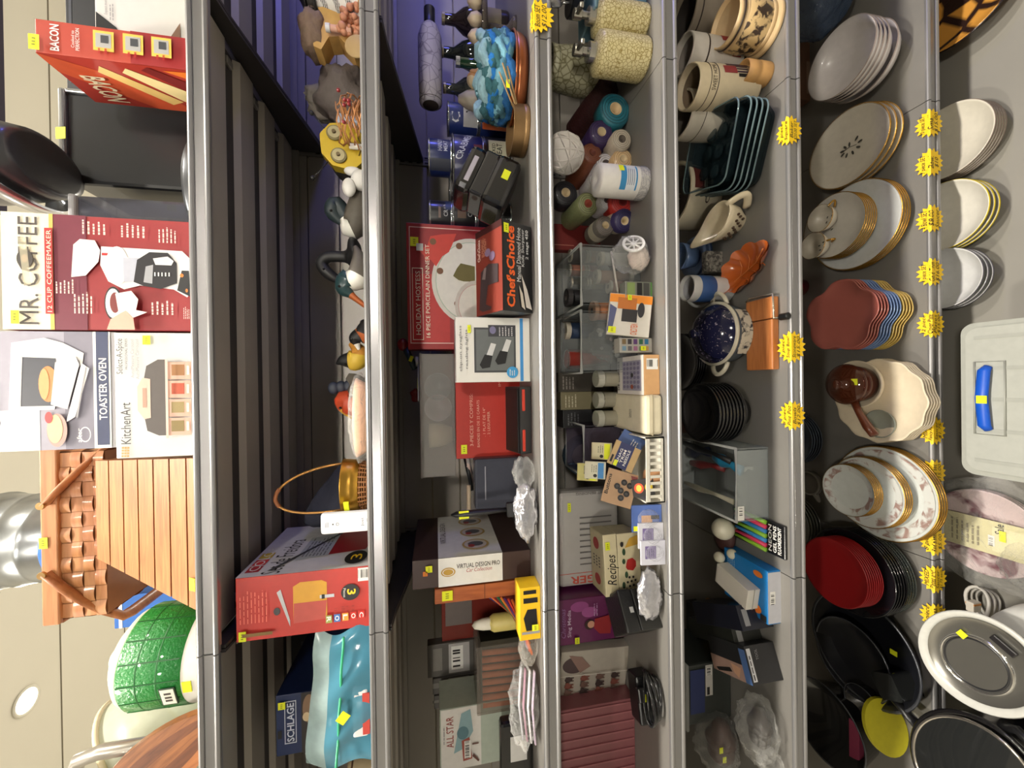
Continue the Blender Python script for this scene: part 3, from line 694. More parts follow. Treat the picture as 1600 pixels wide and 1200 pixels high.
for i in range(12): b.tube([(math.cos(i*PI/6)*.042, math.sin(i*PI/6)*.042, h*z) for z in (.745, .80)], .0015, STRIPE_K, 5)
b.lathe([(.043, h*.795), (.0445, h*.80), (.043, h*.805)], STRIPE_K, 24); b.build('lantern_gallery', R)
b = MB(); b.cyl(.062, 0, .02, C(196, 150, 100, .5), 32); b.build('base', R)
b = MB()
for i in range(10): b.M = Matrix.Rotation(i*PI/5, 4, 'Z'); b.box(-.008, .008, -.064, -.06, .004, .016, C(176, 36, 40, .5))
b.M = Matrix(); b.build('red_blocks', R, 'red blocks round the base')
# driftwood style figurine
def rock(name, label, cat, px, py, Y, r, cols, seed, part='stone', zoff=0):
    p = at2(px, py, Y); rn = random.Random(seed); ph = [rn.random()*6 for _ in range(6)]
    b = MB(); f = lambda d: 1+.18*math.sin(5*d.x+ph[0])*math.sin(4*d.z+ph[1])+.12*math.sin(9*d.y+ph[2])*math.sin(8*d.x+ph[3])+.06*math.sin(17*d.z+ph[4])
    b.ell((0, 0, r[2]*.98), r, cols, 28, 18, fn=f)
    zmin = min(v.z for v in b.v); b.v = [Vector((v.x, v.y, v.z-zmin)) for v in b.v]
    return b, p
TANF = C(206, 164, 96, .55, var=.25, scale=40, bump=.5); GRAYF = C(98, 88, 84, .7, var=.35, scale=60, bump=.9)
p = at2(560, 62, .14); R = T('village_figurine', 'tan resin cottage figurine with a thatched hump and coral pink blossoms', 'figurine', p)
b = MB(); hh = pY(492, 70, .14).z-S2
pts = [(-.035, 0), (.05, 0), (.055, .04), (.035, hh*.55), (.05, hh*.68), (.042, hh*.9), (.02, hh*.82), (.005, hh*.95), (-.02, hh), (-.045, hh*.98), (-.05, hh*.85), (-.02, hh*.72), (-.015, hh*.55), (-.045, hh*.3)]
b.prism(pts, -.02, .03, TANF); b.build('cottage', R)
b = MB(); b.ell((.005, .01, hh*1.0), (.055, .045, hh*.26), C(130, 108, 92, .8, var=.3, scale=90, bump=.8), fn=lambda d: 1+.1*math.sin(7*d.x)+.08*math.sin(9*d.z)); b.build('thatched_roof', R, 'brown thatched roof')
b = MB(); rn = random.Random(3); CORAL = C(214, 150, 118, .6, var=.2)
for i in range(46): b.ell((.01+rn.uniform(-.045, .045), -.03+rn.uniform(-.012, .008), rn.uniform(.005, hh*.52)), (rn.uniform(.004, .009),)*3, CORAL, 8, 6)
b.build('blossom_cluster', R, 'coral pink blossoms')
b = MB(); b.cyl(.007, hh*.3, hh*.66, C(220, 170, 150, .5), c=(-.012, -.034, 0)); b.cyl(.0085, hh*.66, hh*.74, C(226, 226, 230, .4), c=(-.012, -.034, 0)); b.build('candle', R, 'white topped pink candle')
b = MB(); b.M = Matrix.Translation((-.06, -.05, .022)) @ Matrix.Rotation(PI/2-.15, 4, 'X'); b.lathe([(1e-4, 0), (.024, 0), (.026, .004), (.024, .006), (1e-4, .006)], C(190, 160, 110, .5), 24); b.build('plaque', R)
b, p = rock('', '', '', 560, 150, .19, (.07, .045, .062), GRAYF, 5); solo(b, 'stone_ornament', 'rough grey weathered stone ornament between the cottage figurine and yellow bug', 'ornament', p)
b, p = rock('', '', '', 560, 165, .30, (.05, .03, .085), C(120, 112, 104, .75, var=.3, scale=70, bump=.8), 9); solo(b, 'driftwood_ornament', 'tall pale grey driftwood ornament leaning behind the grey stone', 'ornament', p)
# twig nest
p = at2(560, 192, .07); rn = random.Random(11); R = T('twig_bird_nest', 'small ginger twig nest with red berries at the shelf edge', 'nest', p)
b = MB(); TW = C(186, 128, 78, .7, var=.3)
for i in range(60):
    a = rn.uniform(0, 6.28); q = rn.uniform(.7, 1); z = rn.uniform(.004, .055)
    b.tube([(math.cos(a+t*.9)*.052*q*1.1, math.sin(a+t*.9)*.036*q, z+.006*math.sin(3*t+i)) for t in (0, .5, 1., 1.5)], .0014, TW, 5)
b.build('twigs', R)
b = MB()
for i in range(6): b = MB(); b.ell((rn.uniform(-.03, .04), -.036, rn.uniform(.015, .055)), (.004,)*3, C(120, 20, 24, .3), 10, 8); b.build('berry', R, 'dark red berry')
b = MB(); b.M = Matrix.Translation((.01, .05, 0)); b.lathe([(1e-4, 0), (.03, 0), (.032, .02), (.026, .055), (.03, .075), (.024, .08), (1e-4, .08)], C(176, 186, 200, .5, var=.15), 24, fn=lambda a: 1+.06*math.sin(8*a)); 
solo(b, 'fluted_vase', 'small pale blue fluted pot behind the twig nest', 'vase', at2(560, 190, .12))
# yellow bug
p = at2(568, 235, .10); hh = pY(502, 235, .10).z-S2
R = T('bug_figurine', 'yellow tin bug figurine with round screw eyes and wire antennae', 'figurine', p); TINY = C(196, 168, 44, .35, var=.15, metal=.3)
b = MB(); b.prism([(-.052, hh*.98*.35), (-.045, hh*.75), (-.02, hh*.97), (.02, hh*1.0), (.045, hh*.8), (.05, hh*.5), (.035, hh*.2), (.005, .005), (-.03, hh*.12)], -.012, .014, TINY); b.build('head', R)
for ex in (-.024, .024):
    b = MB(); b.M = Matrix.Translation((ex, -.013, hh*(.62 if ex < 0 else .70))) @ Matrix.Rotation(PI/2, 4, 'X'); b.cyl(.0165, 0, .003, C(128, 118, 84, .4, metal=.6), 22); b.cyl(.013, .003, .005, C(176, 166, 130, .35, metal=.6), 22); b.cyl(.004, .005, .009, C(110, 96, 70, .35, metal=.7), 12); b.build('eye', R, 'round screw head eye')
b = MB(); b.tube([(-.02, -.014, hh*.22), (.0, -.0145, hh*.14), (.02, -.014, hh*.24)], .0012, C(110, 90, 20, .5), 5); b.build('mouth', R)
for sg in (-1, 1):
    b = MB(); b.tube([(sg*.03, 0, hh*.85), (sg*.055, .0, hh*1.05), (sg*.07, 0, hh*1.18)], .0012, STRIPE_K, 6); b.ell((sg*.07, 0, hh*1.18), (.005,)*3, STRIPE_K, 10, 8); b.build('antenna', R)
b = MB(); b.ell((.01, .05, hh*.48), (.062, .045, hh*.48), C(36, 34, 32, .5), 20, 14); b.build('body', R, 'dark round body')
b = MB(); b.M = Matrix.Translation((-.005, -.02, .012)); b.cyl(.006, 0, .028, C(230, 226, 216, .5)); b.cyl(.003, -.01, 0, C(190, 60, 50, .5)); b.build('nose', R)
b = MB(); b.ell((0, 0, .02), (.022, .02, .02), C(228, 226, 222, .5)); b.ell((-.022, -.01, .042), (.02, .012, .014), C(228, 226, 222, .5)); b.ell((.018, 0, .036), (.01, .009, .018), C(228, 226, 222, .5)); solo(b, 'china_rabbit', 'small white china rabbit beside the yellow bug', 'figurine', at2(566, 282, .09))
# decoys: one continuous carved body from tail to bill
def bird(name, label, px, py, Y, pts, rad, mats, eye=None, rot=0, cat='decoy'):
    R = T(name, label, cat, at2(px, py, Y), rot); b = MB(); loft(b, pts, rad, mats); b.build('body', R)
    if eye:
        b = MB()
        for sg in (-1, 1): b.ell((eye[0], sg*eye[3], eye[1]), (eye[2],)*3, C(12, 12, 12, .15), 10, 8)
        b.build('eyes', R, 'black bead eyes')
    return R
DK = C(40, 52, 56, .45, var=.15); DKB = C(24, 24, 26, .5); DG = C(92, 86, 78, .6, var=.2, scale=80); WT = C(226, 224, 216, .55); OB = C(176, 92, 46, .5); TEAL = C(36, 62, 66, .3)
# goose decoys (facing the left of the shelf = -x)
zh = pY(525, 322, .12).z-S2
bird('goose_decoy', 'slate headed goose decoy with white cheek, nearest the yellow bug', 568, 335, .12,
     [(.075, 0, .035), (.05, 0, .03), (0, 0, .03), (-.035, 0, .045), (-.012, 0, zh-.022), (.018, 0, zh-.002), (.0, 0, zh+.006), (-.022, 0, zh-.012), (-.04, 0, zh-.032)][::1],
     [(.006, .004), (.02, .014), (.036, .03), (.028, .024), (.016, .017), (.019, .018), (.02, .018), (.009, .008), (.003, .003)],
     [DG, DG, DG, WT, DK, DK, DK, DKB], (-.004, zh+.006, .003, .019))
zh = pY(500, 415, .13).z-S2
bird('swan_decoy', 'black long necked goose decoy with its head arched over, tallest of the birds', 566, 412, .13,
     [(.02, 0, .03), (.02, 0, .035), (.015, 0, .05), (.014, 0, zh*.55), (.012, 0, zh-.018), (-.004, 0, zh-.004), (-.026, 0, zh-.018), (-.042, 0, zh-.044), (-.052, 0, zh-.062)],
     [(.004, .004), (.04, .04), (.028, .026), (.013, .013), (.013, .013), (.014, .013), (.017, .013), (.009, .008), (.002, .002)],
     [DKB]*8, (-.02, zh-.012, .003, .015))
zh = pY(535, 440, .07).z-S2
bird('mallard_decoy', 'teal headed mallard decoy with an orange bill', 570, 440, .07,
     [(.075, 0, .03), (.05, 0, .022), (.01, 0, .024), (-.0, 0, .045), (.002, 0, zh-.012), (-.016, 0, zh-.006), (-.03, 0, zh-.018), (-.05, 0, zh-.042), (-.062, 0, zh-.055)],
     [(.004, .004), (.02, .014), (.034, .024), (.02, .02), (.022, .024), (.02, .02), (.012, .008), (.011, .005), (.008, .003)],
     [DG, DG, WT, TEAL, TEAL, TEAL, OB, OB], (-.016, zh+.002, .003, .0175))
zh = pY(550, 520, .08).z-S2
bird('black_duck_decoy', 'small black speckled duck decoy between the mallard and the yellow bird', 570, 522, .08,
     [(.03, 0, .02), (.02, 0, .016), (.0, 0, .018), (-.004, 0, zh-.016), (-.012, 0, zh-.008), (-.022, 0, zh-.01), (-.034, 0, zh-.014)],
     [(.004, .004), (.016, .012), (.024, .018), (.017, .017), (.017, .015), (.008, .007), (.003, .003)], [DKB, DKB, OB, DKB, DKB, WT], (-.012, zh-.002, .0025, .015))
zh = pY(530, 557, .10).z-S2
YB = C(206, 172, 60, .5, var=.2); OBR = C(196, 136, 56, .5, var=.25)
bird('oriole_figurine', 'yellow and orange songbird figurine with a black eye stripe', 570, 560, .10,
     [(.032, 0, .05), (.022, 0, .036), (.008, 0, .03), (-.004, 0, .04), (-.004, 0, zh-.02), (-.006, 0, zh-.006), (-.012, 0, zh+.006)],
     [(.006, .004), (.016, .014), (.024, .022), (.024, .024), (.018, .018), (.012, .012), (.002, .002)], [OBR, OBR, YB, YB, DKB, DKB], (-.014, zh-.016, .0028, .016), cat='figurine')
zh = pY(520, 625, .12).z-S2
R = bird('rooster_figurine', 'orange red rooster figurine with a dark navy comb, behind the wrapped dish', 570, 622, .12,
     [(.05, 0, .06), (.035, 0, .04), (.0, 0, .035), (-.01, 0, zh*.55), (-.005, 0, zh-.026), (-.022, 0, zh-.026), (-.046, 0, zh-.04)],
     [(.004, .008), (.02, .02), (.034, .03), (.028, .03), (.026, .024), (.016, .014), (.002, .002)], [DG, DG, C(180, 66, 34, .5, var=.2), C(180, 66, 34, .5, var=.2), C(180, 66, 34, .5, var=.2), C(206, 160, 60, .5)], (-.02, zh-.02, .003, .02), cat='figurine')
b = MB()
for i in range(4): b.ell((.03-.002*i, 0, zh-.05+.016*i), (.014, .007, .012), C(36, 42, 58, .5), 12, 8)
b.build('comb', R, 'dark navy comb')
# dish wrapped in crinkled film
p = at2(573, 652, .06); R = T('wrapped_dish', 'pinkish dish wrapped in crinkled clear film at the shelf edge', 'wrapped dish', p); hh = pY(548, 652, .06).z-S2
b = MB(); b.lathe([(1e-4, 0), (.05, 0), (.062, hh*.7), (.058, hh*.7), (.045, .006), (1e-4, .006)], C(216, 170, 140, .5), 32, sx=1.35, sy=.8); b.build('dish', R)
FILM = film(240, 236, 226); FILMW = film(240, 240, 236, .05, .42, 26)
b = MB(); b.ell((0, 0, hh*.52), (.093, .058, hh*.55), FILMW, 30, 16, fn=lambda d: 1+.05*math.sin(11*d.x)*math.sin(13*d.z)+.04*math.sin(23*d.y)); b.build('film_wrap', R, 'crinkled clear film')
# navy cloth cap and brass basket
p = at2(575, 770, .22); b = MB(); hh = pY(485, 775, .22).z-S2
b.ell((0, 0, hh*.5), (.075, .06, hh*.52), C(44, 46, 60, .9, var=.2, bump=.3), 26, 16, fn=lambda d: 1+.08*math.sin(5*d.x+2)+.05*math.sin(9*d.z)); b.v = [Vector((v.x+(v.z-hh*.5)*-.45, v.y, max(0, v.z))) for v in b.v]
solo(b, 'cloth_cap', 'crumpled dark navy cloth cap behind the brass planter', 'cap', p)
p = at2(578, 757, .08); rr = .5*(pY(550, 716, .08).x-pY(550, 798, .08).x); hh = pY(533, 757, .08-rr*.5).z-S2
R = T('brass_planter', 'hammered brass planter with a tall bail handle and wicker foot', 'planter', p); BRS = C(196, 150, 62, .28, metal=.85, var=.25, scale=30, bump=.3)
b = MB(); b.lathe([(rr*.82, hh*.42), (rr*.98, hh*.46), (rr, hh*.7), (rr*1.03, hh*.97), (rr*1.06, hh), (rr*.98, hh), (rr*.93, hh*.5), (1e-4, hh*.48)], BRS, 40, sy=.8); b.build('brass_band', R)
b = MB(); WK = C(150, 98, 52, .6, var=.3)
for i in range(30):
    a = 2*PI*i/30; b.tube([(math.cos(a)*rr*(.8+.12*t), math.sin(a)*rr*.8*(.8+.12*t), hh*.46*t) for t in (0, .5, 1)], .0022, WK, 6)
for q in range(6): b.lathe([(rr*(.81+.02*q), hh*.075*q), (rr*(.85+.02*q), hh*(.075*q+.02)), (rr*(.81+.02*q), hh*(.075*q+.04))], WK, 30, sy=.8)
b.build('wicker_foot', R, 'wicker foot')
b = MB(); hz = pY(430, 775, .08).z-S2; pts = []
for i in range(25):
    a = PI*i/24; pts.append((math.cos(a)*rr*.88-.018*math.sin(a), 0, hh*.9+(hz-hh*.9)*math.sin(a)**.8))
b.tube(pts, .0026, C(176, 128, 66, .4, metal=.5), 7); b.build('bail_handle', R)
b = MB(); b.tube(pts[9:16], .0042, C(150, 90, 50, .5), 7); b.build('handle_wrap', R, 'wrapped grip')
b = MB(); b.tube([(-rr*.9+.012*math.cos(t*.6)*(1-t*.06)-.006, -.02, hh+.012+.012*math.sin(t*.6)*(1-t*.06)) for t in range(12)], .002, C(206, 168, 96, .35, metal=.5), 6); b.build('scroll', R)
b = MB(); b.M = Matrix.Rotation(-.5, 4, 'Z'); b.box(-.011, .011, -rr*.95, -rr*.88, hh*.68, hh*.84, YEL); b.v = [Vector((v.x-.004, v.y-.006, v.z)) for v in b.v]; b.build('price_sticker', R, 'small yellow price sticker')
# white charger
k = Carton('router_extender', 'slim white plastic device with small icons standing beside the red fry set box', 'device', S2, 500, 598, 800, 833, .016, C(230, 230, 232, .35), Y=.015, part='case', bev=.006)
D = k.dec(); D.text('Joet', 564, 569, 810, 823, C(60, 60, 66, .5)); D.ell(520, 817, 1.2, 1.2, INK); D.ring(527, 817, 2.4, 2.4, .7, INK); D.lines(508, 514, 813, 821, 3, INK); D.lines(573, 576, 811, 816, 2, INK); D.done('icons', k.r)
# fry set box
k = Carton('fry_set_box', 'red and white deep fry set box with a yellow pot pictured', 'box', S2, 368, 600, 893, 990, .27, C(186, 50, 42, .45), Y=.03)
D = k.dec()
D.poly([(455, 971), (455, 914), (466, 908), (500, 908), (508, 912), (508, 964), (500, 967)], C(214, 158, 40, .45)); D.poly([(455, 971), (456, 940), (508, 940), (505, 969)], C(190, 80, 70, .5))
D.poly([(430, 920), (436, 916), (450, 965), (450, 975)], C(190, 188, 190, .3)); D.ell(430, 949, 5, 6, C(60, 58, 60, .4)); D.rect(497, 520, 931, 936, C(200, 200, 204, .3)); D.rect(500, 505, 930, 937, BLACK)
D.ell(546, 931, 15, 13, C(34, 30, 30, .5)); D.text('3', 541, 555, 926, 935, C(250, 206, 40, .5), .02, flip=True); D.text('Pieces', 535, 539, 924, 938, WHITE, flip=True)
D.barcode(559, 576, 894, 915, 14, False)
for i, (ch, cc) in enumerate((('C', (206, 46, 34)), ('O', (206, 46, 34)), ('L', (240, 160, 60)), ('O', (60, 110, 180)), ('R', (150, 160, 80)))):
    a = 564-i*13; D.rect(a-5, a+5, 962, 974, C(*cc, .5)); D.text(ch, a-3.5, a+3.5, 964, 972, WHITE, .02, flip=True)
D.text('Deep Fry Set', 520, 565, 950, 960, C(140, 40, 30, .5)); D.lines(376, 420, 910, 960, 8, C(232, 120, 100, .6), .3)
D.rect(380, 425, 975, 980, C(120, 90, 40, .5)); D.done('front_print', k.r); k.stick(374, 385, 972, 987)
D = k.dec('right'); D.rect(0, 1, 0, 1, C(214, 212, 214, .5)); D.text('Set de Freidora', .16, .3, .35, .98, INK); D.rect(.03, .13, .83, .93, C(176, 40, 50, .5)); D.rect(.03, .13, .72, .82, C(206, 50, 50, .5)); D.rect(.03, .13, .6, .7, C(200, 170, 60, .5)); D.text('COLOR', .045, .12, .5, .92, WHITE)
D.poly([(.55, .75), (.58, .1), (.9, .05), (.95, .35), (.9, .7)], C(150, 28, 34, .4)); D.poly([(.35, .8), (.35, .35), (.6, .3), (.6, .75)], C(176, 180, 186, .35)); D.lines(.38, .58, .35, .75, 7, C(110, 112, 118, .4)); D.poly([(.2, .95), (.23, .95), (.62, .3), (.6, .28)], C(70, 70, 74, .4)); D.ell(.85, .85, .09, .12, INK); D.text('3', .81, .9, .8, .9, C(250, 206, 40, .5)); D.done('side_print', k.r)
# left section of shelf two
k = Carton('lock_box', 'dark blue door lock box with white name and yellow sticker', 'box', S2, 431, 600, 1075, 1168, .22, C(24, 42, 84, .45), Y=.14, h=None)
D = k.dec(); D.frame(444, 462, 1085, 1150, 1.2, 1.5, C(200, 206, 220, .5)); D.text('SCHLAGE', 448, 459, 1088, 1147, C(206, 212, 226, .5), .02); D.rect(434, 440, 1128, 1140, INK)
D.rect(470, 600, 1075, 1168, C(44, 36, 34, .5)); D.ell(482, 1100, 10, 22, C(140, 110, 84, .6)); D.ell(478, 1112, 6, 7, C(214, 190, 150, .5)); D.ell(492, 1090, 8, 12, C(170, 130, 90, .6)); D.done('front_print', k.r); k.stick(436, 447, 1083, 1094)
k = Carton('tool_case', 'black tool case tucked behind the fry set box at the left seam', 'case', S2, 455, 600, 985, 1045, .10, C(26, 26, 30, .5), Y=.38); D = k.dec(); D.rect(470, 474, 995, 1040, C(60, 60, 64, .5)); D.done('latch', k.r)
# zip bag, teal
p = at2(578, 1085, .03); R = T('zip_bag', 'blue and teal tinted zip bag with a yellow sticker standing at the left end', 'bag', p); hh = pY(487, 1080, .05).z-S2; w2 = .5*(pY(540, 990, .03).x-pY(540, 1200, .03).x)
b = MB(); nx, nz = 22, 14; vv = []; ff = []; TEALF = C(96, 164, 190, .15, alpha=.62, var=.3, scale=14); PALE = C(190, 214, 214, .15, alpha=.6, var=.2)
for s_ in (-1, 1):
    o0 = len(vv)
    for i in range(nx+1):
        for j in range(nz+1):
            u = i/nx*2-1; v = j/nz; t = .020*math.sqrt(max(0, 1-u*u))*math.sin(PI*min(1, .15+v*.85))**.7
            vv.append((u*w2+.01*math.sin(v*7), s_*t+.004*math.sin(9*u+5*v)+.012*v, v*hh*(1-.10*u-.015*math.sin(5*u+1))))
    for i in range(nx):
        for j in range(nz):
            a = o0+i*(nz+1)+j; ff.append((a, a+1, a+nz+2, a+nz+1))
b.add(vv, [f for n_, f in enumerate(ff) if (n_ % nz) < 10], TEALF, True); b.add(vv, [f for n_, f in enumerate(ff) if (n_ % nz) >= 10], PALE, True); b.build('bag', R)
b = MB(); b.tube([(u*w2*.97, -.016+.004*math.sin(9*u), hh*(.50-.07*u)) for u in [q/10-1 for q in range(21)]], .0028, C(60, 176, 130, .3), 6); b.build('zip_strip', R, 'green zip strip')
b = MB(); b.box(-w2*.55, w2*.15, -.012, .004, .01, hh*.32, C(226, 226, 226, .5), .004); b.box(-w2*.5, w2*.1, -.0145, -.012, hh*.05, hh*.16, C(190, 66, 56, .5)); b.build('label_card', R, 'white and red card inside')
b = MB(); b.M = Matrix.Translation((-.012, -.034, hh*.42)) @ Matrix.Rotation(.7, 4, 'Y'); b.box(-.011, .011, -.001, 0, -.009, .009, YEL); b.build('price_sticker', R, 'small yellow price sticker')
# ================================================================ third shelf
def dep_at(P): return (Vector(P)-CAM).dot(FW)
def rpx(P, n): return n*dep_at(P)/CAMF
def up(px_b, py_b, zs, px_t, half):
    """upright round thing: base centre pixel, top pixel, half width in pixels -> base point, height, radius"""
    P = pZ(px_b, py_b, zs); h = pY(px_t, py_b, P.y).z-zs
    return P, h, half*dep_at(P+Vector((0, 0, h/2)))/CAMF
def wrap_text(mb, s, r, a0, a1, z0, z1, m, bold=0., slope=0.):
    vv, ff = textmesh(s, bold)
    mb.add([(r*math.sin(a0+(a1-a0)*x), -r*math.cos(a0+(a1-a0)*x), z0+(z1-z0)*y+slope*(x-.5)) for x, y in vv], ff, m)
def wrap_patch(mb, r, a0, a1, z0, z1, m, n=10):
    vv = []
    for i in range(n+1):
        a = a0+(a1-a0)*i/n
        for z in (z0, z1): vv.append((r*math.sin(a), -r*math.cos(a), z))
    mb.add(vv, [(2*i, 2*i+2, 2*i+3, 2*i+1) for i in range(n)], m, True)
TIN = C(190, 192, 194, .25, metal=.9)
def can(label, X, Y, z, r, h, col, prints=()):
    R = T('food_can', label, 'can', (X, Y, z)); b = MB()
    b.lathe([(1e-4, .001), (r*.94, .001), (r, 0), (r*1.02, .0015), (r*.985, .004), (r*.985, h-.004), (r*1.02, h-.0015), (r, h), (r*.94, h-.002), (1e-4, h-.002)], TIN, 36); b.build('tin', R)
    b = MB(); b.lathe([(r*.988, .005), (r*.991, .006), (r*.991, h-.006), (r*.988, h-.005)], C(*col, .3, coat=.4), 36)
    for i, p in enumerate(prints):
        q = r*(.994+.002*i)
        if p[0] == 't': wrap_text(b, p[1], q, p[2], p[3], p[4]*h, p[5]*h, p[6], .01, p[7]*h if len(p) > 7 else 0)
        else: wrap_patch(b, q, p[1], p[2], p[3]*h, p[4]*h, p[5])
    b.build('paper_label', R); return R
Yc = .23
def canpx(label, px0, px1, py0, py1, Y, zb, col, prints=(), h=None):
    a = pY((px0+px1)/2, py1, Y); c = pY((px0+px1)/2, py0, Y); r = (c.x-a.x)/2
    hh = h or (pY(px0, py0, Y).z-pY(px1, py0, Y).z)
    can(label, (a.x+c.x)/2, Y+r, zb, r*.97, hh, col, prints); return zb+hh+.0005
LB = C(200, 204, 214, .5); BR = C(96, 40, 30, .5)
z1 = pY(757, 235, Yc).z-S3
za = canpx('black can with a cream oval label, bottom of the crabmeat column', 757, 800, 198, 268, Yc, S3, (28, 28, 30), (('p', -.7, .5, .15, .85, C(206, 204, 180, .5)), ('t', 'PICKED', -.4, .3, .62, .74, INK), ('t', 'MEAT', -.4, .3, .4, .58, INK), ('p', -.55, -.35, .2, .35, C(206, 150, 40, .5))), z1)
za = canpx('big navy crabmeat can with slanted white lettering', 705, 755, 187, 285, Yc-.012, za, (24, 28, 84), (('t', 'CRABMEAT', -.25, 1.0, .5, .72, LB, -.45), ('p', -.35, .3, .08, .34, BR), ('t', 'White Lump', -.8, -.35, .55, .62, LB), ('t', 'Hand Picked', -.8, -.3, .43, .5, LB), ('t', 'Fresh', -.75, -.4, .32, .38, LB)))
canpx('small blue can stacked on top of the navy crabmeat can', 667, 705, 203, 260, Yc+.01, za, (30, 44, 100), (('t', 'HANDY', -.1, .8, .42, .6, LB), ('t', 'MEAT', -.1, .6, .2, .36, LB), ('p', -1.2, -.5, .1, .9, C(60, 64, 80, .4))))
zb = canpx('dark can at the base of the column beside the crabmeat can', 757, 800, 270, 330, Yc+.10, S3, (30, 26, 30), (), z1)
zb = canpx('dark brown can with a crab picture left of the navy crabmeat can', 702, 753, 262, 312, Yc+.06, zb, (34, 22, 26), (('p', -.6, .5, .1, .5, BR), ('p', -.3, .4, .55, .7, C(120, 118, 116, .5))))
zc = canpx('black can at the base of the column beside the dinner set box', 745, 800, 304, 357, Yc+.03, S3, (22, 22, 26), (), None)
zc = canpx('black can lettered CRAB directly under another, beside the dinner set box', 706, 744, 304, 356, Yc+.03, zc, (26, 24, 28), (('t', 'CRAB', -.3, .5, .2, .38, C(150, 150, 150, .5)), ('p', -.4, .3, .45, .8, C(90, 66, 50, .5)), ('p', .1, 1.1, .0, .3, C(50, 62, 92, .4))))
canpx('black CRAB can at the very top, beside the dinner set box', 668, 705, 303, 355, Yc+.03, zc, (30, 30, 36), (('t', 'CRAB', -.3, .5, .2, .38, C(170, 170, 170, .5)), ('p', -.4, .3, .5, .6, C(120, 100, 90, .5)), ('p', .1, 1.1, .0, .3, C(50, 62, 92, .4))))
zd = canpx('blue and white can under the lettered blue and white one', 755, 800, 160, 205, Yc+.07, S3, (36, 52, 110), (('p', -.6, .7, .1, .4, C(206, 206, 206, .5)),), None)
canpx('blue and white can right of the navy crabmeat can', 704, 753, 148, 198, Yc+.07, zd, (36, 52, 110), (('t', 'C', -.7, -.1, .6, .9, LB), ('p', -.9, .9, .05, .5, C(206, 206, 206, .5)), ('t', 'V', -.1, .4, .12, .42, INK)))
k = Carton('tea_box', 'small orange box with dark lettering between the twine coil and the cans', 'box', S3, 757, 790, 146, 184, .05, C(206, 92, 30, .5), Y=.16); D = k.dec()
for i in range(4): D.poly([(762+5*i, 150), (766+5*i, 150), (782+2*i, 178), (780+2*i, 178)], C(70, 30, 20, .6))
D.done('lettering', k.r)
# brass tin with twigs
P, h, r = up(826, 193, S3, 800, 37); P = Vector((P.x, .09, S3))
R = T('brass_tin', 'small antique brass tin holding dry twigs at the shelf front', 'tin', P)
b = MB(); OLDB = C(146, 116, 78, .38, metal=.7, var=.3, scale=20); h = pY(803, 193, .09).z-S3+.01
b.lathe([(1e-4, 0), (r*.98, 0), (r, .003), (r, h*.3), (r*.985, h*.32), (r, h*.34), (r*.99, h-.002), (r*1.02, h), (r*.96, h), (r*.95, .004), (1e-4, .004)], OLDB, 40); b.build('tin', R)
b = MB(); TWG = C(150, 120, 80, .7, var=.3)
for i, (px, py) in enumerate(((785, 98), (793, 103), (780, 112), (788, 106), (797, 118))):
    q = pY(px, py, .004+.004*i); b.tube([(-.01+.006*i, -.01+.005*i, .006), Vector((q.x, q.y, q.z))-P], [.0024, .0018], TWG, 6)
b.build('twigs', R)
b = MB(); q = pY(793, 137, .03)-P; b.box(q.x-.004, q.x+.014, q.y-.006, q.y-.005, q.z-.004, q.z+.004, YEL); b.build('price_sticker', R, 'small yellow price sticker')
# blue twine coil on copper tray
P = pZ(829, 85, S3); P.y = .115; rr = rpx(P, 64)
R = T('copper_tray', 'round copper tray under the blue twine coil', 'tray', P); b = MB(); ht = .030
b.lathe([(1e-4, .002), (rr*.9, .002), (rr*.98, .012), (rr*1.02, ht), (rr*1.0, ht), (rr*.95, .014), (rr*.88, .006), (1e-4, .006)], C(164, 96, 58, .3, metal=.75, var=.2, scale=20), 48, sy=.8); b.build('pan', R); 
b = MB(); b.tube([(math.cos(2*PI*i/40)*rr*1.02, math.sin(2*PI*i/40)*rr*.82, ht) for i in range(40)], .003, C(150, 86, 50, .3, metal=.7), 6, closed=True); b.build('rolled_rim', R)
z0 = S3+.030; hz = pY(758, 85, .05).z-z0
R = T('twine_coil', 'thick coil of braided blue and teal yarn rope standing on the copper tray', 'rope coil', (P.x, P.y, z0)); 
cols = [(30, 92, 150), (80, 130, 150), (120, 176, 196), (60, 110, 120), (40, 126, 206), (60, 110, 120), (150, 190, 204), (50, 98, 110)]
n = 7
for i in range(n):
    b = MB(); t = i/(n-1); z = .014+(hz-.014)*t*.96; q = rr*(.90-.10*t)
    pts = [(math.cos(a)*q*(1+.03*math.sin(9*a+i)), math.sin(a)*q*.8*(1+.03*math.sin(9*a+i)), z+.008*math.sin(7*a+i*2)) for a in [2*PI*j/56 for j in range(56)]]
    c = cols[i % len(cols)]; b.tube(pts, [.0115+.002*math.sin(3.5*j) for j in range(56)], C(*c, .9, var=.3, scale=120, bump=.7), 8, closed=True); b.build('strand', R)
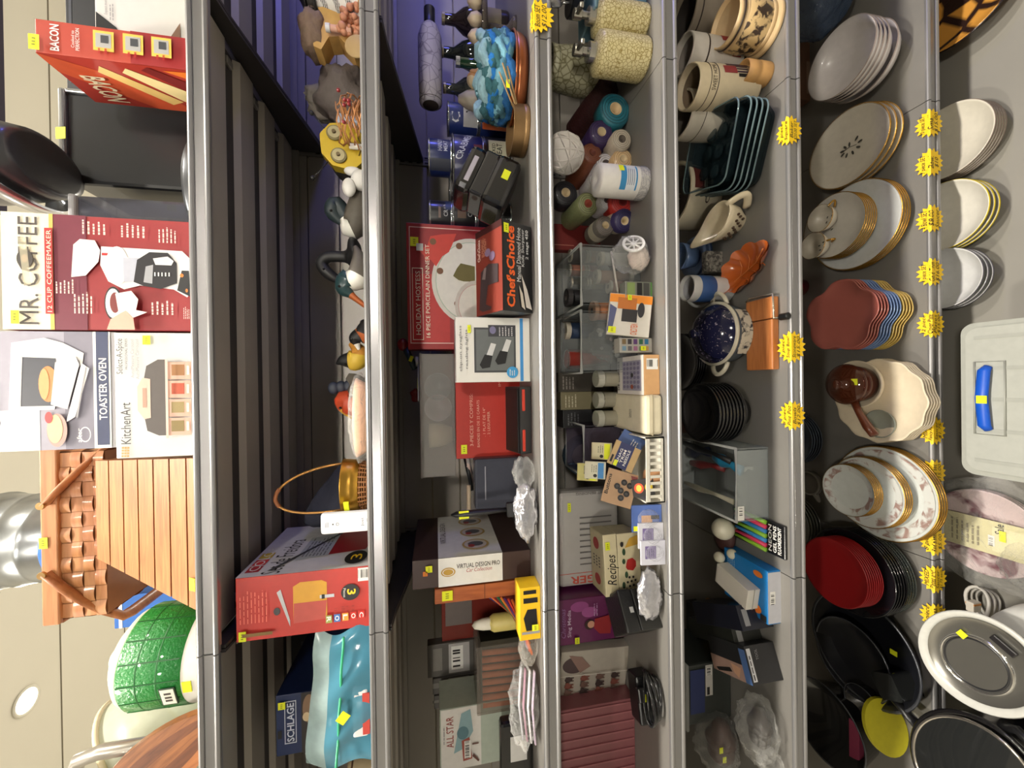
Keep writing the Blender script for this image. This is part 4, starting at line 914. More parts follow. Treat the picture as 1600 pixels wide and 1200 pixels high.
# patterned sleeve bottle lying across bottles
for i, (px_t, py, Y, c, lb) in enumerate(((690, 30, .30, (40, 30, 28), 'dark brown glass bottle at the back right under the patterned sleeve'), (688, 82, .33, (34, 40, 34), 'dark green glass bottle at the back under the patterned sleeve'), (692, 138, .34, (52, 56, 50), 'smoky clear glass bottle at the back, left end of the patterned sleeve'))):
    q = pY(700, py, Y); h = pY(px_t, py, Y).z-S3; R = T('glass_bottle', lb, 'bottle', (q.x, Y, S3)); b = MB()
    b.lathe([(1e-4, 0), (.036, 0), (.038, .006), (.038, h*.55), (.030, h*.68), (.014, h*.8), (.013, h*.97)], C(*c, .06, alpha=.8, spec=.8), 28); b.build('bottle', R)
    b = MB(); b.cyl(.0145, h*.95, h, C(150, 140, 120, .3, metal=.6), 16); b.build('cap', R)
    b = MB(); b.lathe([(.0385, h*.12), (.0388, h*.13), (.0388, h*.45), (.0385, h*.46)], C(120, 110, 84, .6), 28); b.build('paper_label', R)
q0 = pY(658, 163, .31); q1 = pY(655, 28, .31); L_ = (q1-q0).length; zt = pY(690, 90, .31).z+.032
R = T('bottle_sleeve', 'white grey leaf patterned bottle sleeve lying on the bottles at the back right', 'bottle sleeve', ((q0.x+q1.x)/2, .31, zt)); b = MB(); b.M = Matrix.Rotation(PI/2, 4, 'Y')
b.lathe([(.022, -L_*.5), (.031, -L_*.48), (.033, -L_*.2), (.033, L_*.28), (.024, L_*.40), (.015, L_*.44)], pattern((176, 170, 182), (130, 124, 138), 'voronoi', 40, .03, .7, .02), 28); b.build('sleeve', R)
b = MB(); b.M = Matrix.Rotation(PI/2, 4, 'Y'); b.lathe([(.015, L_*.43), (.0155, L_*.62), (1e-4, L_*.62)], C(22, 22, 26, .4), 20); b.build('bottle_neck', R, 'dark bottle neck'); b = MB(); b.M = Matrix.Rotation(PI/2, 4, 'Y'); b.lathe([(1e-4, -L_*.49), (.026, -L_*.49), (.032, -L_*.46)], C(60, 50, 44, .6), 28); b.build('bottle_foot', R, 'dark bottle foot')
# little things around it
def small_at(px, py, Y): q = pY(px, py, Y); return Vector((q.x, Y, S3))
P = small_at(735, 40, .20); R = T('glass_tray', 'smoky glass dish on a foot holding ivory shells, right of the twine coil', 'dish', P); hgl = pY(750, 40, .20).z-S3
b = MB(); b.lathe([(1e-4, 0), (.035, 0), (.03, .01), (.012, .02), (.012, hgl-.02), (.06, hgl-.012), (.075, hgl), (.072, hgl+.003), (.05, hgl-.006), (1e-4, hgl-.006)], C(120, 110, 100, .05, alpha=.45, spec=.8), 36); b.build('dish', R)
for i, dx in enumerate((.052, .008, -.036)):
    b = MB(); b.lathe([(1e-4, 0), (.012, .002), (.017, .014), (.013, .028), (.004, .036), (1e-4, .038)], C(206, 188, 160, .5, var=.2), 20, fn=lambda a: 1+.08*math.sin(7*a))
    solo(b, 'sea_shell', ('ivory ribbed shell on the smoky glass dish, rightmost', 'ivory ribbed shell on the smoky glass dish, the middle one', 'ivory ribbed shell on the smoky glass dish, leftmost')[i], 'shell', (P.x+dx, P.y-.01, S3+hgl-.004), group='shells on the glass dish')
P = small_at(730, 99, .26); h = pY(712, 99, .26).z-S3; R = T('green_bottle', 'tall slim green glass bottle with a silver cap behind the twine coil', 'bottle', P); b = MB(); b.lathe([(1e-4, 0), (.018, 0), (.019, h*.6), (.013, h*.72), (.012, h*.93)], C(28, 66, 40, .06, alpha=.85, spec=.8), 20); b.build('bottle', R); b = MB(); b.cyl(.013, h*.92, h, TIN, 14); b.build('cap', R)
P = small_at(745, 120, .22); h = pY(733, 120, .22).z-S3
R = T('dog_figurine', 'cream and tan seated dog figurine behind the twine coil', 'figurine', P); b = MB(); CRM = C(206, 186, 150, .5); TNN = C(180, 130, 80, .5)
loft(b, [(.02, 0, .0), (.012, 0, h*.4), (.0, 0, h*.8), (-.012, 0, h*.92), (-.03, 0, h*.9)], [(.03, .022), (.028, .026), (.018, .018), (.018, .017), (.007, .006)], [CRM, CRM, TNN, CRM]); b.build('body', R)
for sg in (-1, 1): b = MB(); b.ell((.0, sg*.017, h*.88), (.006, .004, .014), TNN, 10, 8); b.build('ear', R, 'tan ear')
P = small_at(745, 158, .24); h = pY(716, 155, .24).z-S3; b = MB(); b.lathe([(1e-4, 0), (.025, 0), (.022, h*.3), (.03, h*.6), (.02, h*.85), (.008, h), (1e-4, h)], C(176, 166, 150, .5, var=.2), 24, fn=lambda a: 1+.06*math.sin(9*a)); solo(b, 'shell_vase', 'pale ribbed shell shaped vase beside the dog figurine', 'vase', P)
b = MB(); b.cyl(.012, 0, .07, C(170, 96, 66, .6)); b.M = Matrix.Translation((.0, 0, .07)); b.cyl(.008, 0, .006, C(190, 120, 86, .6)); R = solo(b, 'terracotta_cylinder', 'short terracotta coloured candle beside the twine coil', 'candle', small_at(760, 82, .225))
# black can opener
P = pZ(822, 292, S3); P.y = .075; R = T('can_opener', 'glossy black electric can opener tilted on its side with a yellow sticker', 'can opener', (P.x-.006, P.y+.05, S3), (0, math.radians(24), math.radians(10)))
b = MB(); BG = C(20, 20, 23, .14, coat=.6)
w2 = .074; R.location.z = S3+.03; R.scale = (1.05, 1, .92)
b.box(-w2, w2*.72, -.05, .045, 0, .062, BG, .012); b.build('base', R)
b = MB(); b.box(-w2*.92, w2*.66, -.046, .04, .058, .096, C(34, 34, 38, .1, coat=.8), .006); b.build('window_block', R)
b = MB(); b.box(-w2*.98, w2*.6, -.05, .045, .091, .135, BG, .014); b.build('head', R)
b = MB(); b.box(-w2*.7, w2*.2, -.0515, -.049, .104, .116, C(176, 170, 176, .4), .002); b.build('lever', R, 'pale grey lever')
b = MB(); b.box(-w2*.1, w2*.22, -.0508, -.05, .018, .036, YEL); b.build('price_sticker', R, 'small yellow price sticker')
# dinner set box
k = Carton('dinner_set_box', 'large red holiday dinner set box with white plates pictured', 'box', S3, 636, 786, 352, 546, .055, C(154, 34, 36, .45), Y=.25)
D = k.dec(); D.frame(640, 786, 358, 537, 1.2, 1.2, C(230, 190, 180, .5)); D.rect(642, 786, 360, 535, C(150, 34, 38, .45)); D.rect(642, 700, 430, 535, C(186, 40, 40, .45))
D.ell(735, 440, 62, 68, C(214, 208, 196, .5), 40); D.ell(735, 440, 56, 62, C(160, 184, 160, .5), 40); D.ell(735, 440, 55, 61, C(226, 222, 212, .5), 40)
D.poly([(655, 395), (668, 385), (672, 372), (690, 368), (712, 366), (706, 382), (700, 395), (690, 402), (680, 418), (672, 408), (664, 412), (662, 402)], C(206, 62, 50, .5))
for px, py in ((676, 380), (716, 385), (686, 425), (712, 475)): D.ell(px, py, 5, 5, C(120, 80, 50, .5))
D.poly([(706, 432), (712, 420), (718, 412), (740, 416), (740, 440), (722, 440), (714, 438)], C(110, 100, 50, .6)); D.ell(742, 478, 34, 40, C(206, 196, 184, .5)); D.ell(742, 478, 29, 34, C(200, 160, 150, .5)); D.ell(742, 478, 28, 33, C(224, 218, 206, .5))
D.frame(644, 660, 422, 532, .8, 1., CREAM); D.text('HOLIDAY HOSTESS', 649, 656, 427, 524, CREAM); D.text('16 PIECE PORCELAIN DINNER SET', 664, 670, 386, 528, CREAM)
D.rect(651, 661, 385, 396, C(206, 206, 200, .5)); D.done('front_print', k.r); k.stick(642, 654, 375, 389)
# knife sharpener box, tipped back
def tipped(name, label, cat, px1, py0, py1, h, d, col, tilt, Y=None, zs=S3):
    pm = (py0+py1)/2; Y = pZ(px1, pm, zs).y if Y is None else Y; a = pY(px1, py1, Y).x; c = pY(px1, py0, Y).x; w = c-a
    R = T(name, label, cat, ((a+c)/2, Y, zs+.001), (math.radians(tilt), 0, 0)); b = MB(); b.box(-w/2, w/2, 0, d, 0, h, col, .0015); b.build('carton', R)
    return R, w, d, h
R, w, d, h = tipped('knife_sharpener_box', 'black and brown knife sharpener box with bold orange lettering', 'box', 832, 355, 490, .082, .105, C(24, 24, 26, .35), 26)
D = Dec('front', w, d, h, (782, 832, 355, 490), .0002, (0, d/2, 0)); D.text("Chef'sChoice", 788, 802, 362, 484, C(236, 100, 34, .5), .03); D.text('Manual Diamond Hone', 805, 812, 362, 444, C(222, 222, 220, .5)); D.text('Knife Sharpener', 813, 819, 363, 420, C(222, 222, 220, .5)); D.text('2 stage 450', 820, 826, 363, 408, C(222, 222, 220, .5), .01)
D.poly([(812, 432), (822, 455), (830, 485), (820, 482)], C(214, 206, 196, .3)); D.poly([(808, 450), (814, 462), (818, 486), (812, 482)], C(206, 196, 180, .3)); D.done('label_print', R)
sticker(R, 'front', w, d, h, (782, 832, 355, 490), 783, 791, 361, 375, .004, org=(0, d/2, 0))
D = Dec('top', w, d, h, (735, 782, 362, 495), .0002, (0, d/2, 0)); D.rect(735, 782, 362, 495, C(128, 52, 40, .4)); D.rect(735, 782, 362, 372, C(60, 26, 26, .4)); D.text("Chef'sChoice", 739, 744, 376, 410, WHITE, .01); D.lines(747, 756, 376, 406, 4, C(206, 150, 120, .5)); D.ell(758, 402, 5, 6, C(130, 110, 140, .5)); D.ell(766, 410, 5, 7, C(120, 100, 130, .5))
D.poly([(742, 486), (746, 428), (760, 420), (776, 425), (776, 452), (758, 452), (754, 480), (764, 486), (762, 490), (748, 490)], C(64, 54, 56, .35)); D.poly([(748, 440), (752, 424), (756, 424), (754, 442)], C(130, 120, 120, .35)); D.done('picture_print', R)
# clip on lights
k = Carton('reading_light_box', 'white clip-on reading light box with a blue stripe and dark window', 'box', S3, 712, 828, 496, 597, .055, C(222, 220, 214, .5, var=.03)); D = k.dec()
D.rect(812, 817, 497, 596, C(60, 140, 206, .5)); D.rect(740, 805, 512, 582, C(70, 72, 74, .4)); D.rect(743, 802, 515, 579, C(108, 112, 112, .3)); D.rect(762, 805, 508, 526, C(60, 60, 66, .5)); D.lines(778, 802, 510, 525, 5, C(190, 190, 190, .5)); D.ell(769, 516, 5, 6, C(120, 116, 150, .5))
for dx, dy in ((0, 0), (24, -6)):
    D.poly([(756+dx, 562+dy), (766+dx, 536+dy), (774+dx, 538+dy), (766+dx, 562+dy)], C(206, 206, 206, .3)); D.poly([(748+dx, 570+dy), (756+dx, 554+dy), (768+dx, 556+dy), (764+dx, 574+dy), (752+dx, 576+dy)], BLACK)
D.ell(799, 582, 9, 9, C(60, 150, 206, .5)); D.lines(794, 804, 577, 587, 3, WHITE); D.text('clip-on eyeglass', 717, 722, 510, 580, C(90, 90, 94, .5)); D.text('reading lights', 726, 731, 516, 576, C(90, 90, 94, .5)); D.done('front_print', k.r); k.stick(730, 735, 509, 521)
# red three piece box, clear container on it
k = Carton('serving_set_box', 'plain red serving set box lettered 3-PIECES Y COMPRIS', 'box', S3, 712, 806, 530, 715, .20, C(180, 44, 32, .42), Y=.135+.06); D = k.dec()
D.text('3-PIECES Y COMPRIS:', 733, 738, 615, 696, C(226, 170, 150, .5)); D.text('BANDES EN DE 22 CARATS', 744, 748, 625, 698, C(226, 170, 150, .5)); D.text('. 1 PLAT DE 14"', 753, 757, 637, 682, C(226, 170, 150, .5)); D.text('. 2 LEGUMIER', 760, 764, 643, 682, C(226, 170, 150, .5)); D.text('IMPORT', 778, 782, 575, 604, C(226, 170, 150, .5)); D.done('front_print', k.r); k.stick(719, 728, 693, 707)
Zr = k.top
kk = Carton('plastic_container', 'frosted plastic container holding clear cups, on the red serving set box', 'container', Zr+.0006, 656, 713, 553, 745, .13, None, Y=k.Y+.03); w, d, h = kk.w, kk.d, kk.h; FR = C(206, 202, 196, .3, alpha=.22)
b = MB(); t = .004; b.box(-w/2, w/2, -d/2, -d/2+.002, 0, h, FR); b.box(-w/2, w/2, d/2-.002, d/2, 0, h, FR); b.box(-w/2, -w/2+.002, -d/2, d/2, 0, h, FR); b.box(w/2-.002, w/2, -d/2, d/2, 0, h, FR); b.box(-w/2, w/2, -d/2, d/2, 0, .002, FR); b.build('tub', kk.r)
b = MB(); b.box(-w/2-.003, w/2+.003, -d/2-.003, d/2+.003, h-.006, h, FR, .002); b.build('lid', kk.r)
for i, (dx, cc) in enumerate(((.075, (150, 170, 180)), (.018, (200, 196, 206)))):
    b = MB(); b.M = Matrix.Translation((kk.r.location.x+dx, kk.r.location.y, Zr+.044)) @ Matrix.Rotation(PI/2, 4, 'X'); b.lathe([(1e-4, -.04), (.024, -.04), (.036, .04), (.034, .04), (.022, -.035), (1e-4, -.035)], C(*cc, .2, alpha=.6), 28); solo(b, 'clear_cup', ('clear bluish cup inside the frosted container, right', 'clear whitish cup inside the frosted container, middle')[i], 'cup')
b = MB(); b.lathe([(1e-4, 0), (.02, 0), (.032, .03), (.034, .064), (.031, .064), (.028, .03), (1e-4, .006)], C(214, 204, 176, .5), 28); solo(b, 'cream_bowl', 'cream cup inside the frosted container, left end', 'cup', (kk.r.location.x-.06, kk.r.location.y, Zr+.006))
Zt = Zr+h
R = T('basting_tube', 'teal basting tube with a dark red bulb lying by the dinner set box', 'baster', pY(640, 560, k.Y+.10), (math.radians(6), 0, math.radians(8))); b = MB(); R.location.z = Zt+.022
b.tube([(.03, 0, .018), (-.03, 0, -.008)], .009, C(50, 70, 76, .3), 14); b.build('tube', R); b = MB(); b.ell((.038, 0, .024), (.018, .016, .015), C(130, 30, 36, .3), 18, 12); b.build('bulb', R, 'dark red bulb'); b = MB(); b.M = Matrix.Rotation(.4, 4, 'Y'); b.box(-.012, .004, -.0105, -.0095, -.003, .006, YEL); b.build('price_sticker', R, 'small yellow price sticker')
R = T('measuring_spoon', 'clear measuring spoon with a yellow tag lying on the frosted container', 'spoon', pY(658, 598, k.Y+.04), (0, math.radians(0), math.radians(20))); R.location.z = Zt+.002
b = MB(); b.M = Matrix.Rotation(.0, 4, 'Y'); b.box(-.05, .05, -.006, .006, 0, .003, C(216, 216, 216, .2, alpha=.7), .001); b.lathe([(1e-4, 0), (.012, .001), (.014, .008), (.012, .008), (1e-4, .003)], C(216, 216, 216, .2, alpha=.7), 20, c=(.06, 0, 0)); b.build('spoon', R); b = MB(); b.box(-.02, .012, -.007, .007, .003, .0036, YEL); b.build('price_sticker', R, 'yellow price sticker')
b = MB(); b.ell((0, 0, .014), (.02, .012, .014), C(130, 26, 30, .4), 16, 10, fn=lambda d: 1+.15*math.sin(6*d.x)); q = pY(650, 617, k.Y+.10); solo(b, 'red_pouch', 'small dark red lump lying behind the measuring spoon', 'ornament', (q.x, k.Y+.12, Zt+.001))
# cd case
R, w, d, h = tipped('tool_case', 'black hard case with red latch strips before the red box', 'case', 831, 604, 708, .03, .075, C(30, 30, 32, .3, coat=.3), 16)
for u in (-.3, .3):
    b = MB(); b.box(w*u-w*.16, w*u+w*.16, -.002, .001, .017, .024, C(206, 60, 40, .4), .001); b.build('latch', R, 'red latch')
b = MB(); b.box(-w*.48, w*.48, .006, d-.006, h, h+.003, C(24, 24, 26, .35), .002); b.build('raised_lid', R)
# brush, sticks, tray, bags
k = Carton('grey_tray', 'dark translucent grey plastic tray standing on edge behind the foil strip', 'tray', S3, 742, 812, 716, 795, .05, C(78, 80, 92, .2, alpha=.75), Y=.16, part='tray', bev=.006); b = MB(); b.box(-k.w*.3, k.w*.35, -k.d/2-.002, -k.d/2, k.h*.78, k.h*.8, C(150, 150, 160, .3)); b.build('moulded_line', k.r)
R = T('cutlery_bundle', 'black handled cutlery with pinkish ends lying above the grey tray', 'cutlery', (k.r.location.x+.01, k.Y+.12, S3)); b = MB(); zz = pY(735, 740, k.Y+.12).z-S3; b.box(-.05, .05, -.01, .03, 0, zz-.012, C(34, 32, 32, .5), .006); b.build('holder', R)
for i in range(3):
    b = MB(); b.tube([(-.055+.02*i, -.005+.012*i, zz-.004), (.0+.012*i, .0, zz+.006), (.05, .004, zz+.018-.006*i)], [.005, .006, .004], (C(26, 26, 28, .3), C(214, 186, 176, .4), C(190, 186, 186, .3))[i], 8); b.build('handle', R)
P = small_at(818, 797, .06); R = T('wire_brush', 'black handled wire brush with bristles down and a yellow sticker', 'brush', (P.x, .075, S3+.001), (math.radians(-6), math.radians(-3), 0)); hb = pY(705, 797, .06).z-S3
b = MB(); b.tube([(0, 0, hb*z) for z in (.30, .42, .6, .8, .94, 1.0)], [.006, .008, .011, .012, .010, .003], C(24, 24, 26, .4), 12, flat=.6); b.build('handle', R)
b = MB(); b.box(-.017, .017, -.008, .008, hb*.16, hb*.32, C(26, 26, 28, .4), .004); b.build('head', R)
b = MB()
for i in range(7):
    for j in range(3): b.tube([(-.014+.0047*i, -.005+.005*j, 0), (-.014+.0047*i, -.005+.005*j, hb*.17)], .0008, C(170, 160, 150, .3, metal=.7), 4)
o = b.build('bristles', R); o['kind'] = 'stuff'
b = MB(); b.box(-.009, .009, -.0085, -.0078, hb*.78, hb*.90, YEL); b.build('price_sticker', R, 'small yellow price sticker')
b = MB(); b.tube([(.035, 0, .006), (-.035, .004, .006)], .0055, C(206, 186, 156, .6), 10); q = small_at(742, 790, .15); solo(b, 'wooden_dowel', 'short pale wooden stick lying on the grey tray', 'stick', (q.x, .21, S3+pY(742, 750, .16).z-S3+.006))
def film_bag(name, label, cat, px, py, Y, zs, r, seed, mat=None, rot=0, group=None, sq=1.):
    rn = random.Random(seed); p0 = [rn.random()*6 for _ in range(5)]; b = MB()
    b.ell((0, 0, r[2]), r, mat or FILMW, 32, 18, fn=lambda d: 1+.10*math.sin(7*d.x+p0[0])*math.sin(9*d.z+p0[1])+.07*math.sin(15*d.x+p0[2])*math.sin(13*d.y+p0[3])+.05*math.sin(29*d.z+p0[4])*math.sin(23*d.x))
    zm = min(v.z for v in b.v); b.v = [Vector((v.x, v.y, v.z-zm)) for v in b.v]
    q = pY(px, py, Y); return solo(b, name, label, cat, (q.x, Y, zs+.0005), rot, group)
FOIL = C(206, 206, 212, .16, metal=.7, var=.3, scale=50, bump=1.)
film_bag('clear_bag', 'crumpled clear plastic bag at the shelf front left of the red latched case', 'bag', 826, 738, .045, S3, (.036, .03, .024), 1)
film_bag('foil_strip', 'crinkled silvery wrapped strip at the shelf front below the wire brush', 'wrapper', 828, 800, .02, S3, (.062, .014, .026), 2, FOIL)
# sleeve box, wood box
k = Carton('craft_set_box', 'dark brown boxed craft set with a white printed sleeve round its middle', 'box', S3, 644, 829, 868, 912, .28, C(66, 48, 44, .4), Y=.10)
D = k.dec(); D.rect(683, 783, 868, 912, WHITE); w_ = k.dom
vv, ff = textmesh('VIRTUAL DESIGN PRO', .012); D.mb.add([D.pt(711+x*68, 886-y*7) for x, y in vv], ff, C(50, 44, 40, .5)); vv, ff = textmesh('Car Collection', 0, .3); D.mb.add([D.pt(726+x*40, 893-y*6) for x, y in vv], ff, C(170, 60, 60, .5)); D.n += 1
D.ell(698, 890, 11, 7, C(190, 150, 60, .4)); D.ring(698, 890, 9, 5.5, .85, WHITE); D.done('sleeve_front', k.r, 'white sleeve print')
D = k.dec('right'); a0, a1 = (683-644)/185, (783-644)/185; D.rect(a0, a1, 0, 1, WHITE)
for b_ in (.2, .5, .8): D.ell((a0+a1)/2+.06, b_, .12, .11, C(190, 160, 100, .4)); D.ell((a0+a1)/2+.06, b_, .10, .09, C(206, 196, 190, .4)); D.ell((a0+a1)/2+.06, b_, .07, .05, C(90, 90, 100, .4)); D.ell((a0+a1)/2+.02, b_+.04, .03, .03, C(160, 50, 50, .4))
D.text('VIRTUAL DESIGN', a0+.02, a0+.07, .25, .75, C(60, 50, 46, .5)); D.done('sleeve_side', k.r, 'white sleeve print with small cars')
k.stick(664, 674, 876, 886); sticker(k.r, 'front', k.w, k.d, k.h, k.dom, 660, 667, 884, 891, .006, ORG)
k = Carton('wooden_box', 'orange brown wooden box left of the brown craft set', 'box', S3, 679, 829, 913, 936, .22, wood((150, 76, 36), (178, 98, 50), axis='Z'), Y=.10); k.stick(690, 706, 915, 930)
b = MB(); b.box(-k.w/2-.0006, k.w/2+.0006, -k.d/2-.001, -k.d/2, k.h*.49, k.h*.495, C(80, 40, 20, .6)); b.build('lid_seam', k.r)
k = Carton('red_folder', 'dark red translucent folder standing behind the glue bottle', 'folder', S3, 690, 800, 928, 1000, .02, C(120, 46, 38, .2, alpha=.9), Y=.30); b = MB(); b.box(-k.w*.1, k.w*.4, -.014, -.0105, k.h*.6, k.h*.95, C(110, 100, 96, .3)); b.build('insert', k.r)
k = Carton('stapler_box', 'yellow box with black panels lying at the shelf front by the seam', 'box', S3, 812, 846, 918, 1000, .05, C(236, 190, 34, .4), Y=.012); D = k.dec('front')
D.poly([(822, 985), (818, 965), (824, 952), (838, 952), (840, 985)], BLACK); D.rect(818, 840, 934, 942, BLACK); D.rect(818, 838, 922, 928, BLACK); D.rect(815, 843, 986, 990, GREYP); D.done('print', k.r); k.stick(830, 840, 974, 984)
P = small_at(780, 972, .17); h = pY(737, 972, .17).z-S3; R = T('glue_bottle', 'white glue bottle with a ribbed cap standing behind the colour pencils', 'bottle', P); b = MB(); b.lathe([(1e-4, 0), (.02, 0), (.021, .004), (.021, h*.6), (.012, h*.7), (1e-4, h*.7)], C(206, 190, 110, .4), 24); b.build('bottle', R); b = MB(); b.lathe([(.014, h*.62), (.015, h*.64), (.014, h*.8), (.009, h*.95), (1e-4, h)], C(226, 222, 206, .4), 20, fn=lambda a: 1+.04*math.sin(16*a)); b.build('cap', R, 'white ribbed cap')
# colour pencil bag and strips
R = T('pencil_bag', 'clear bag of orange, red and purple colour strips leaning by the yellow box', 'bag', small_at(840, 985, .045)); cols = [(226, 106, 36), (206, 60, 40), (96, 50, 120), (232, 130, 50), (40, 120, 80), (150, 40, 50), (236, 120, 40), (60, 60, 140)]
for i in range(8):
    b = MB(); y = .01+.012*i; b.tube([(-.055+.004*i, y*.5, .012+.004*(i % 3)), (.0, y, .028+.003*i), (.055-.004*i, y+.03, .05+.007*i)], .006, C(*cols[i], .4), 8, flat=.5); b.build('strip', R)
b = MB(); b.ell((-.03, .0, .022), (.045, .025, .022), FILM, 24, 14, fn=lambda d: 1+.08*math.sin(9*d.x)*math.sin(11*d.z)); b.build('clear_wrap', R, 'crinkled clear wrap')
k = Carton('crayon_tray', 'clear tray packed with rows of orange chalk sticks', 'tray', S3, 745, 808, 1008, 1114, .09, C(170, 160, 150, .15, alpha=.25), Y=.16, part='clear_tray'); 
for i in range(8):
    b = MB(); x = -k.w/2+.012+(k.w-.02)/8*i; b.tube([(x, -k.d/2+.012, .012+.0*i), (x+.004, -k.d/2+.012, k.h*.88)], .0065, C(206, 120, 76, .6), 8); b.build('chalk_stick', k.r)
b = MB(); b.box(-k.w/2, k.w/2, -k.d/2+.02, k.d/2, 0, k.h*.9, C(70, 76, 66, .6)); b.build('backing', k.r)
for i, (x0, x1, y0, y1) in enumerate(((668, 800, 1000, 1050), (676, 800, 1052, 1076), (678, 800, 1078, 1098))):
    k = Carton('label_pack', ('dark grey label pack with a white tag, largest, behind the chalk tray', 'white and grey label pack with barcode, middle, behind the chalk tray', 'narrow grey label pack with barcode, left, behind the chalk tray')[i], 'pack', S3, x0, x1, y0, y1, .03, C(86, 82, 78, .5), Y=.29)
    D = k.dec(); D.rect(700, 732, y0+2, y1-3, C(176, 172, 170, .5)); D.barcode(704, 722, y0+6, y1-8, 9); D.rect(676, 690, y0+6, y1-10, C(120, 116, 110, .5)); D.done('tag_print', k.r)
k = Carton('card_game_box', 'pale clear box with an ALL STAR card showing a small figure drawing', 'box', S3, 687, 806, 1100, 1196, .10, C(176, 186, 172, .25, alpha=.85), Y=.17); D = k.dec(); D.rect(689, 750, 1101, 1195, C(206, 202, 196, .5)); D.text('ALL STAR', 697, 708, 1112, 1160, C(140, 66, 60, .5), .01); D.poly([(708, 1170), (720, 1110), (734, 1105), (738, 1140), (722, 1165)], C(130, 160, 166, .5)); D.ell(722, 1140, 9, 10, C(80, 116, 126, .5))
D.poly([(722, 1184), (720, 1152), (732, 1148), (736, 1182)], C(150, 70, 56, .5)); D.barcode(724, 734, 1153, 1180, 14); 
D.poly([(736, 1178), (745, 1188), (747, 1186), (738, 1174)], C(90, 50, 40, .5)); D.poly([(736, 1160), (746, 1160), (746, 1158), (736, 1158)], C(90, 50, 40, .5)); D.lines(692, 696, 1118, 1152, 1, GREYP); D.done('card_print', k.r)
k = Carton('black_bracket', 'black plastic bracket with a white panel at the far left of the third shelf', 'bracket', S3, 782, 834, 1128, 1215, .03, C(20, 20, 22, .25, coat=.4), Y=.10, bev=.008); b = MB(); b.box(-k.w*.2, k.w*.25, -.0165, -.015, k.h*.2, k.h*.7, C(206, 204, 200, .5), .0007); b.build('panel', k.r, 'white panel')
R = film_bag('ribbon_bag', 'clear bag of pale lilac and white ribbons along the front edge at the left', 'bag', 838, 1100, .035, S3, (.095, .026, .034), 6)
for i, cc in enumerate(((206, 186, 206), (226, 224, 226), (176, 130, 150), (206, 206, 216))):
    b = MB(); b.tube([(-.08, -.008+.006*i, .012+.008*i), (0, -.01+.006*i, .018+.009*i), (.08, -.008+.006*i, .012+.009*i)], .006, C(*cc, .5), 8, flat=.4); b.build('ribbon', R)
# ================================================================ fourth shelf
FLOR = pattern((222, 210, 160), (150, 128, 62), 'voronoi', 130, .055, .35, .05)
def soap(px_b, py, px_t, half, label):
    P, h, r = up(px_b, py, S4, px_t, half); R = T('soap_dispenser', label, 'soap dispenser', P, -.3)
    b = MB(); b.lathe([(1e-4, 0), (r*.94, 0), (r, .006), (r, h*.88), (r*.96, h*.95), (r*.6, h*.985), (1e-4, h)], FLOR, 40); b.build('bottle', R)
    b = MB(); CH = C(206, 204, 196, .16, metal=.9); b.cyl(r*.46, h*.98, h*1.13, CH, 24); b.cyl(r*.2, h*1.13, h*1.24, CH, 16); b.build('collar', R)
    b = MB(); b.cyl(r*.27, h*1.24, h*1.40, CH, 18); b.box(-.006, .006, -r*.95, 0, h*1.30, h*1.38, CH, .003); b.build('pump_spout', R)
    return P, h, r
soap(1005, 40, 928, 26, 'floral cream soap dispenser on the fourth shelf, the right one of the pair')
soap(1005, 95, 928, 30, 'floral cream soap dispenser on the fourth shelf, the left one of the pair')
P = pZ(962, 108, S4); P.y = .25; h = pY(856, 108, .25).z-S4; b = MB(); r = .062
b.lathe([(1e-4, 0), (r*.8, 0), (r*.9, .01), (r, h*.5), (r*.85, h*.9), (r*.9, h), (r*.84, h), (r*.9, h*.5), (1e-4, .01)], pattern((184, 180, 150), (122, 116, 84), 'voronoi', 60, .07, .4, .05), 40); solo(b, 'floral_jar', 'large leaf patterned cream jar behind the two soap dispensers', 'jar', P)
# blue tubs at the far right
k = Carton('blue_tub', 'pale blue clear plastic tub at the right end of the fourth shelf', 'tub', S4, 928, 1012, -30, 17, .10, C(120, 160, 180, .15, alpha=.6), part='tub', bev=.006); b = MB(); b.box(-k.w/2-.004, k.w/2+.004, -k.d/2-.004, k.d/2+.004, k.h-.006, k.h, C(140, 176, 190, .2, alpha=.8), .002); b.build('rim', k.r)
b = MB(); b.box(-.02, .02, -.03, .03, .004, k.h*.8, C(70, 110, 186, .5), .01); b.build('contents', k.r, 'blue contents')
P = pZ(960, 12, S4); P.y = .22; h = pY(890, 12, .22).z-S4; R = T('kitchen_utensil_jar', 'dark jar of steel utensils behind the right hand soap dispenser', 'jar', P); b = MB(); b.cyl(.045, 0, h, C(34, 36, 44, .3), 28); b.build('jar', R)
for i in range(3):
    b = MB(); b.tube([(.01*i-.01, 0, h*.8), (.015*i-.02, .0, h*1.25)], .003, C(176, 176, 180, .25, metal=.8), 8); b.ell((.015*i-.022, 0, h*1.32), (.014, .005, .022), C(176, 176, 180, .25, metal=.8), 14, 10); b.build('utensil', R)
